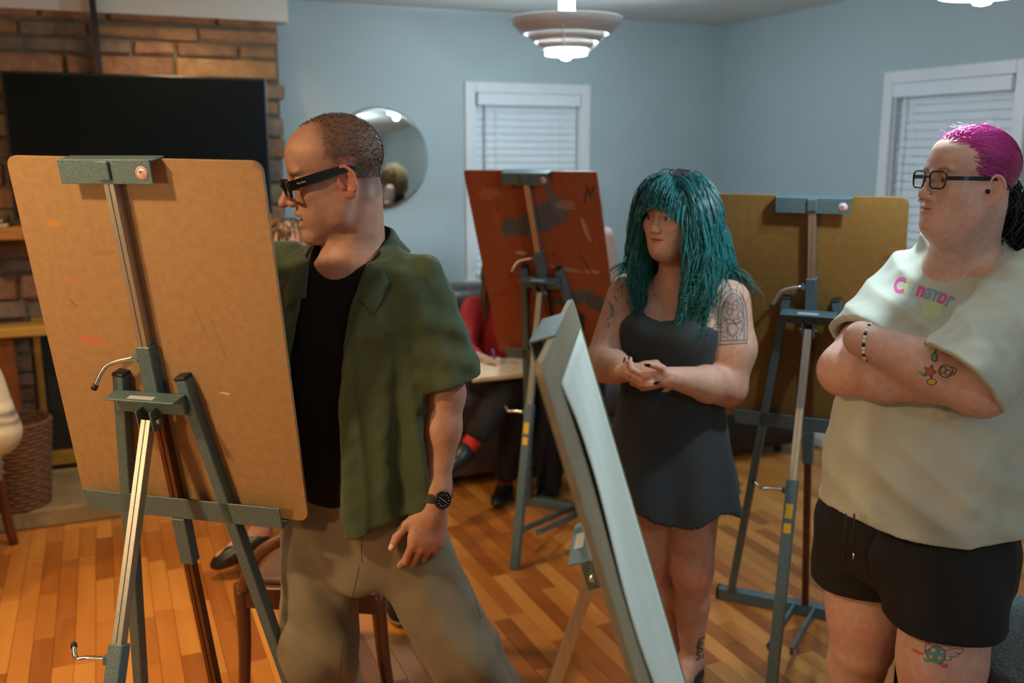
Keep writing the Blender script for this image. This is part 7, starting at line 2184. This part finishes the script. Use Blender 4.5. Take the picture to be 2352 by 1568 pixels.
def build_poncho():
    """seated on the cane chair at the left edge, wrapped in a striped shawl"""
    O = Vector((-2.31, 3.60, 0)); r = empty('person', O); tag(r, 'seated person wrapped in a cream striped shawl at the left edge', 'person')
    inv = Matrix.Translation(-O)
    def fin(o): o.matrix_parent_inverse = inv; return o
    T = frame((-2.31, 3.62, 0), (0.0, -1.0, 0)); MH = frame((-2.30, 3.56, 1.22), (.3, -.95, -.1)); hf, hl = head_sdf(MH, .93)
    fn = [hf, (cone(MH @ Vector((0, -.03, -.05)), Vector((-2.31, 3.60, 1.06)), .05, .055), .03), (loft([(.5, 0, 0, .15, .12), (.8, 0, 0, .14, .11), (1.05, 0, 0, .10, .08)], T), .04)]
    for sx in (-1, 1):
        s_ = T @ Vector((sx * .17, 0, 1.0)); e_ = T @ Vector((sx * .26, .03, .72)); w_ = T @ Vector((sx * .22, .26, .60)); hh, _ = hand_prims(w_, T.to_3x3() @ Vector((-sx * .3, .8, -.5)), (0, -.3, .9), 1 if sx > 0 else -1, .9)
        k = T @ Vector((sx * .11, .42, .50)); a = T @ Vector((sx * .12, .44, .08))
        fn += [(cone(s_, e_, .048, .042), .03), (cone(e_, w_, .04, .027), .02)] + [(g if not isinstance(g, tuple) else g[0], .01) for g in hh] + [(cone(T @ Vector((sx * .09, .02, .52)), k, .08, .06), .03), (cone(k, a, .055, .035), .03), (cone(a, a + Vector((.04, -.14, -.04)), .034, .026), .03)]
    fin(simple_person(r, fn, (.52, .30, .21), (-2.72, 2.92, 0.0), (-1.9, 3.9, 1.38), .010))
    sw_ = union([loft([(.44, 0, .02, .27, .21), (.60, 0, .02, .30, .22), (.80, 0, .01, .30, .20), (.98, 0, 0, .22, .14), (1.06, 0, 0, .13, .10), (1.10, 0, 0, .09, .085)], T, wob=lambda a, z: 1 + .04 * np.sin(a * 9 + z * 5)), (cone(T @ Vector((-.2, .03, .92)), T @ Vector((-.31, .06, .60)), .09, .10), .06), (cone(T @ Vector((.2, .03, .92)), T @ Vector((.31, .06, .60)), .09, .10), .06)], .05)
    def stripes(p):
        c = np.tile(np.array((.50, .44, .30), dtype=f32), (len(p), 1)); z = p[:, 2] + .02 * np.sin(p[:, 0] * 20)
        for z0, w_, col in ((.66, .010, (.16, .14, .16)), (.69, .012, (.62, .58, .48)), (.63, .008, (.20, .17, .17)), (.60, .012, (.60, .56, .46)), (.85, .010, (.2, .17, .16))): c = lerp3(c, col, np.exp(-((z - z0) / w_) ** 4))
        return c
    fin(sdf_mesh('shawl', lambda p: np.maximum(sw_(p), -(sw_(p) + .02)), [((-2.76, 3.26, .42), (-1.86, 3.96, 1.12), .012)], mat('shawl_wool', (.5, .5, .4), .9, attr=True, bump=.3, bscale=200), r, stripes))
    P = []
    rs = np.random.RandomState(3)
    for k in range(60):
        a = rs.rand() * 6.28; c = T @ Vector((.27 * math.cos(a), .02 + .21 * math.sin(a), .46)); P.append([tuple(c + Vector((rs.normal() * .006, rs.normal() * .006, -.012 * j))) for j in range(9)])
    fin(strands('fringe', P, .004, mat('shawl_fringe', (.5, .47, .40), .9), r))
    tf = union([(cone(T @ Vector((sx * .09, .02, .52)), T @ Vector((sx * .11, .42, .50)), .095, .08), .03) for sx in (-1, 1)] + [(cone(T @ Vector((sx * .11, .42, .50)), T @ Vector((sx * .12, .44, .12)), .075, .07), .03) for sx in (-1, 1)], .03)
    fin(sdf_mesh('dark_trousers', tf, [((-2.72, 2.98, .05), (-1.9, 3.85, .66), .010)], mat('dark_denim', (.012, .014, .02), .8), r))
    for sx in (-1, 1):
        c = T @ Vector((sx * .12, .52, .04)); f_ = union([ell(c, (.048, .135, .040), np.array(T.to_3x3())), (ell(T @ Vector((sx * .12, .44, .06)), (.045, .055, .055), np.array(T.to_3x3())), .03)])
        fin(sdf_mesh('shoe', (lambda p, f_=f_: np.maximum(f_(p), .002 - p[:, 2])), [(tuple(c - Vector((.2, .2, .06))), tuple(c + Vector((.2, .2, .1))), .009)], mat('black_leather', (0.008, 0.008, 0.009), 0.35), r))
    P = []
    for k in range(420):
        v = rs.normal(size=3); v /= np.linalg.norm(v)
        if (v[1] > .3 and v[2] < .6) or v[2] < -.3: continue
        q = np.array((0, -.012, .036)) + v * np.array((.08, .10, .087)); d = MH.to_3x3() @ Vector(tuple(v)); c = MH @ Vector(tuple(q * .93)); pts = []
        for j in range(9): d = d * .7 + Vector((0, .1, -1)) * .3; c = c + d.normalized() * .015; pts.append(tuple(c))
        P.append(pts)
    fin(strands('hair', P, .003, m_hairc, r, np.array([(.12, .07, .04)] * len(P)), 4))


build_poncho()
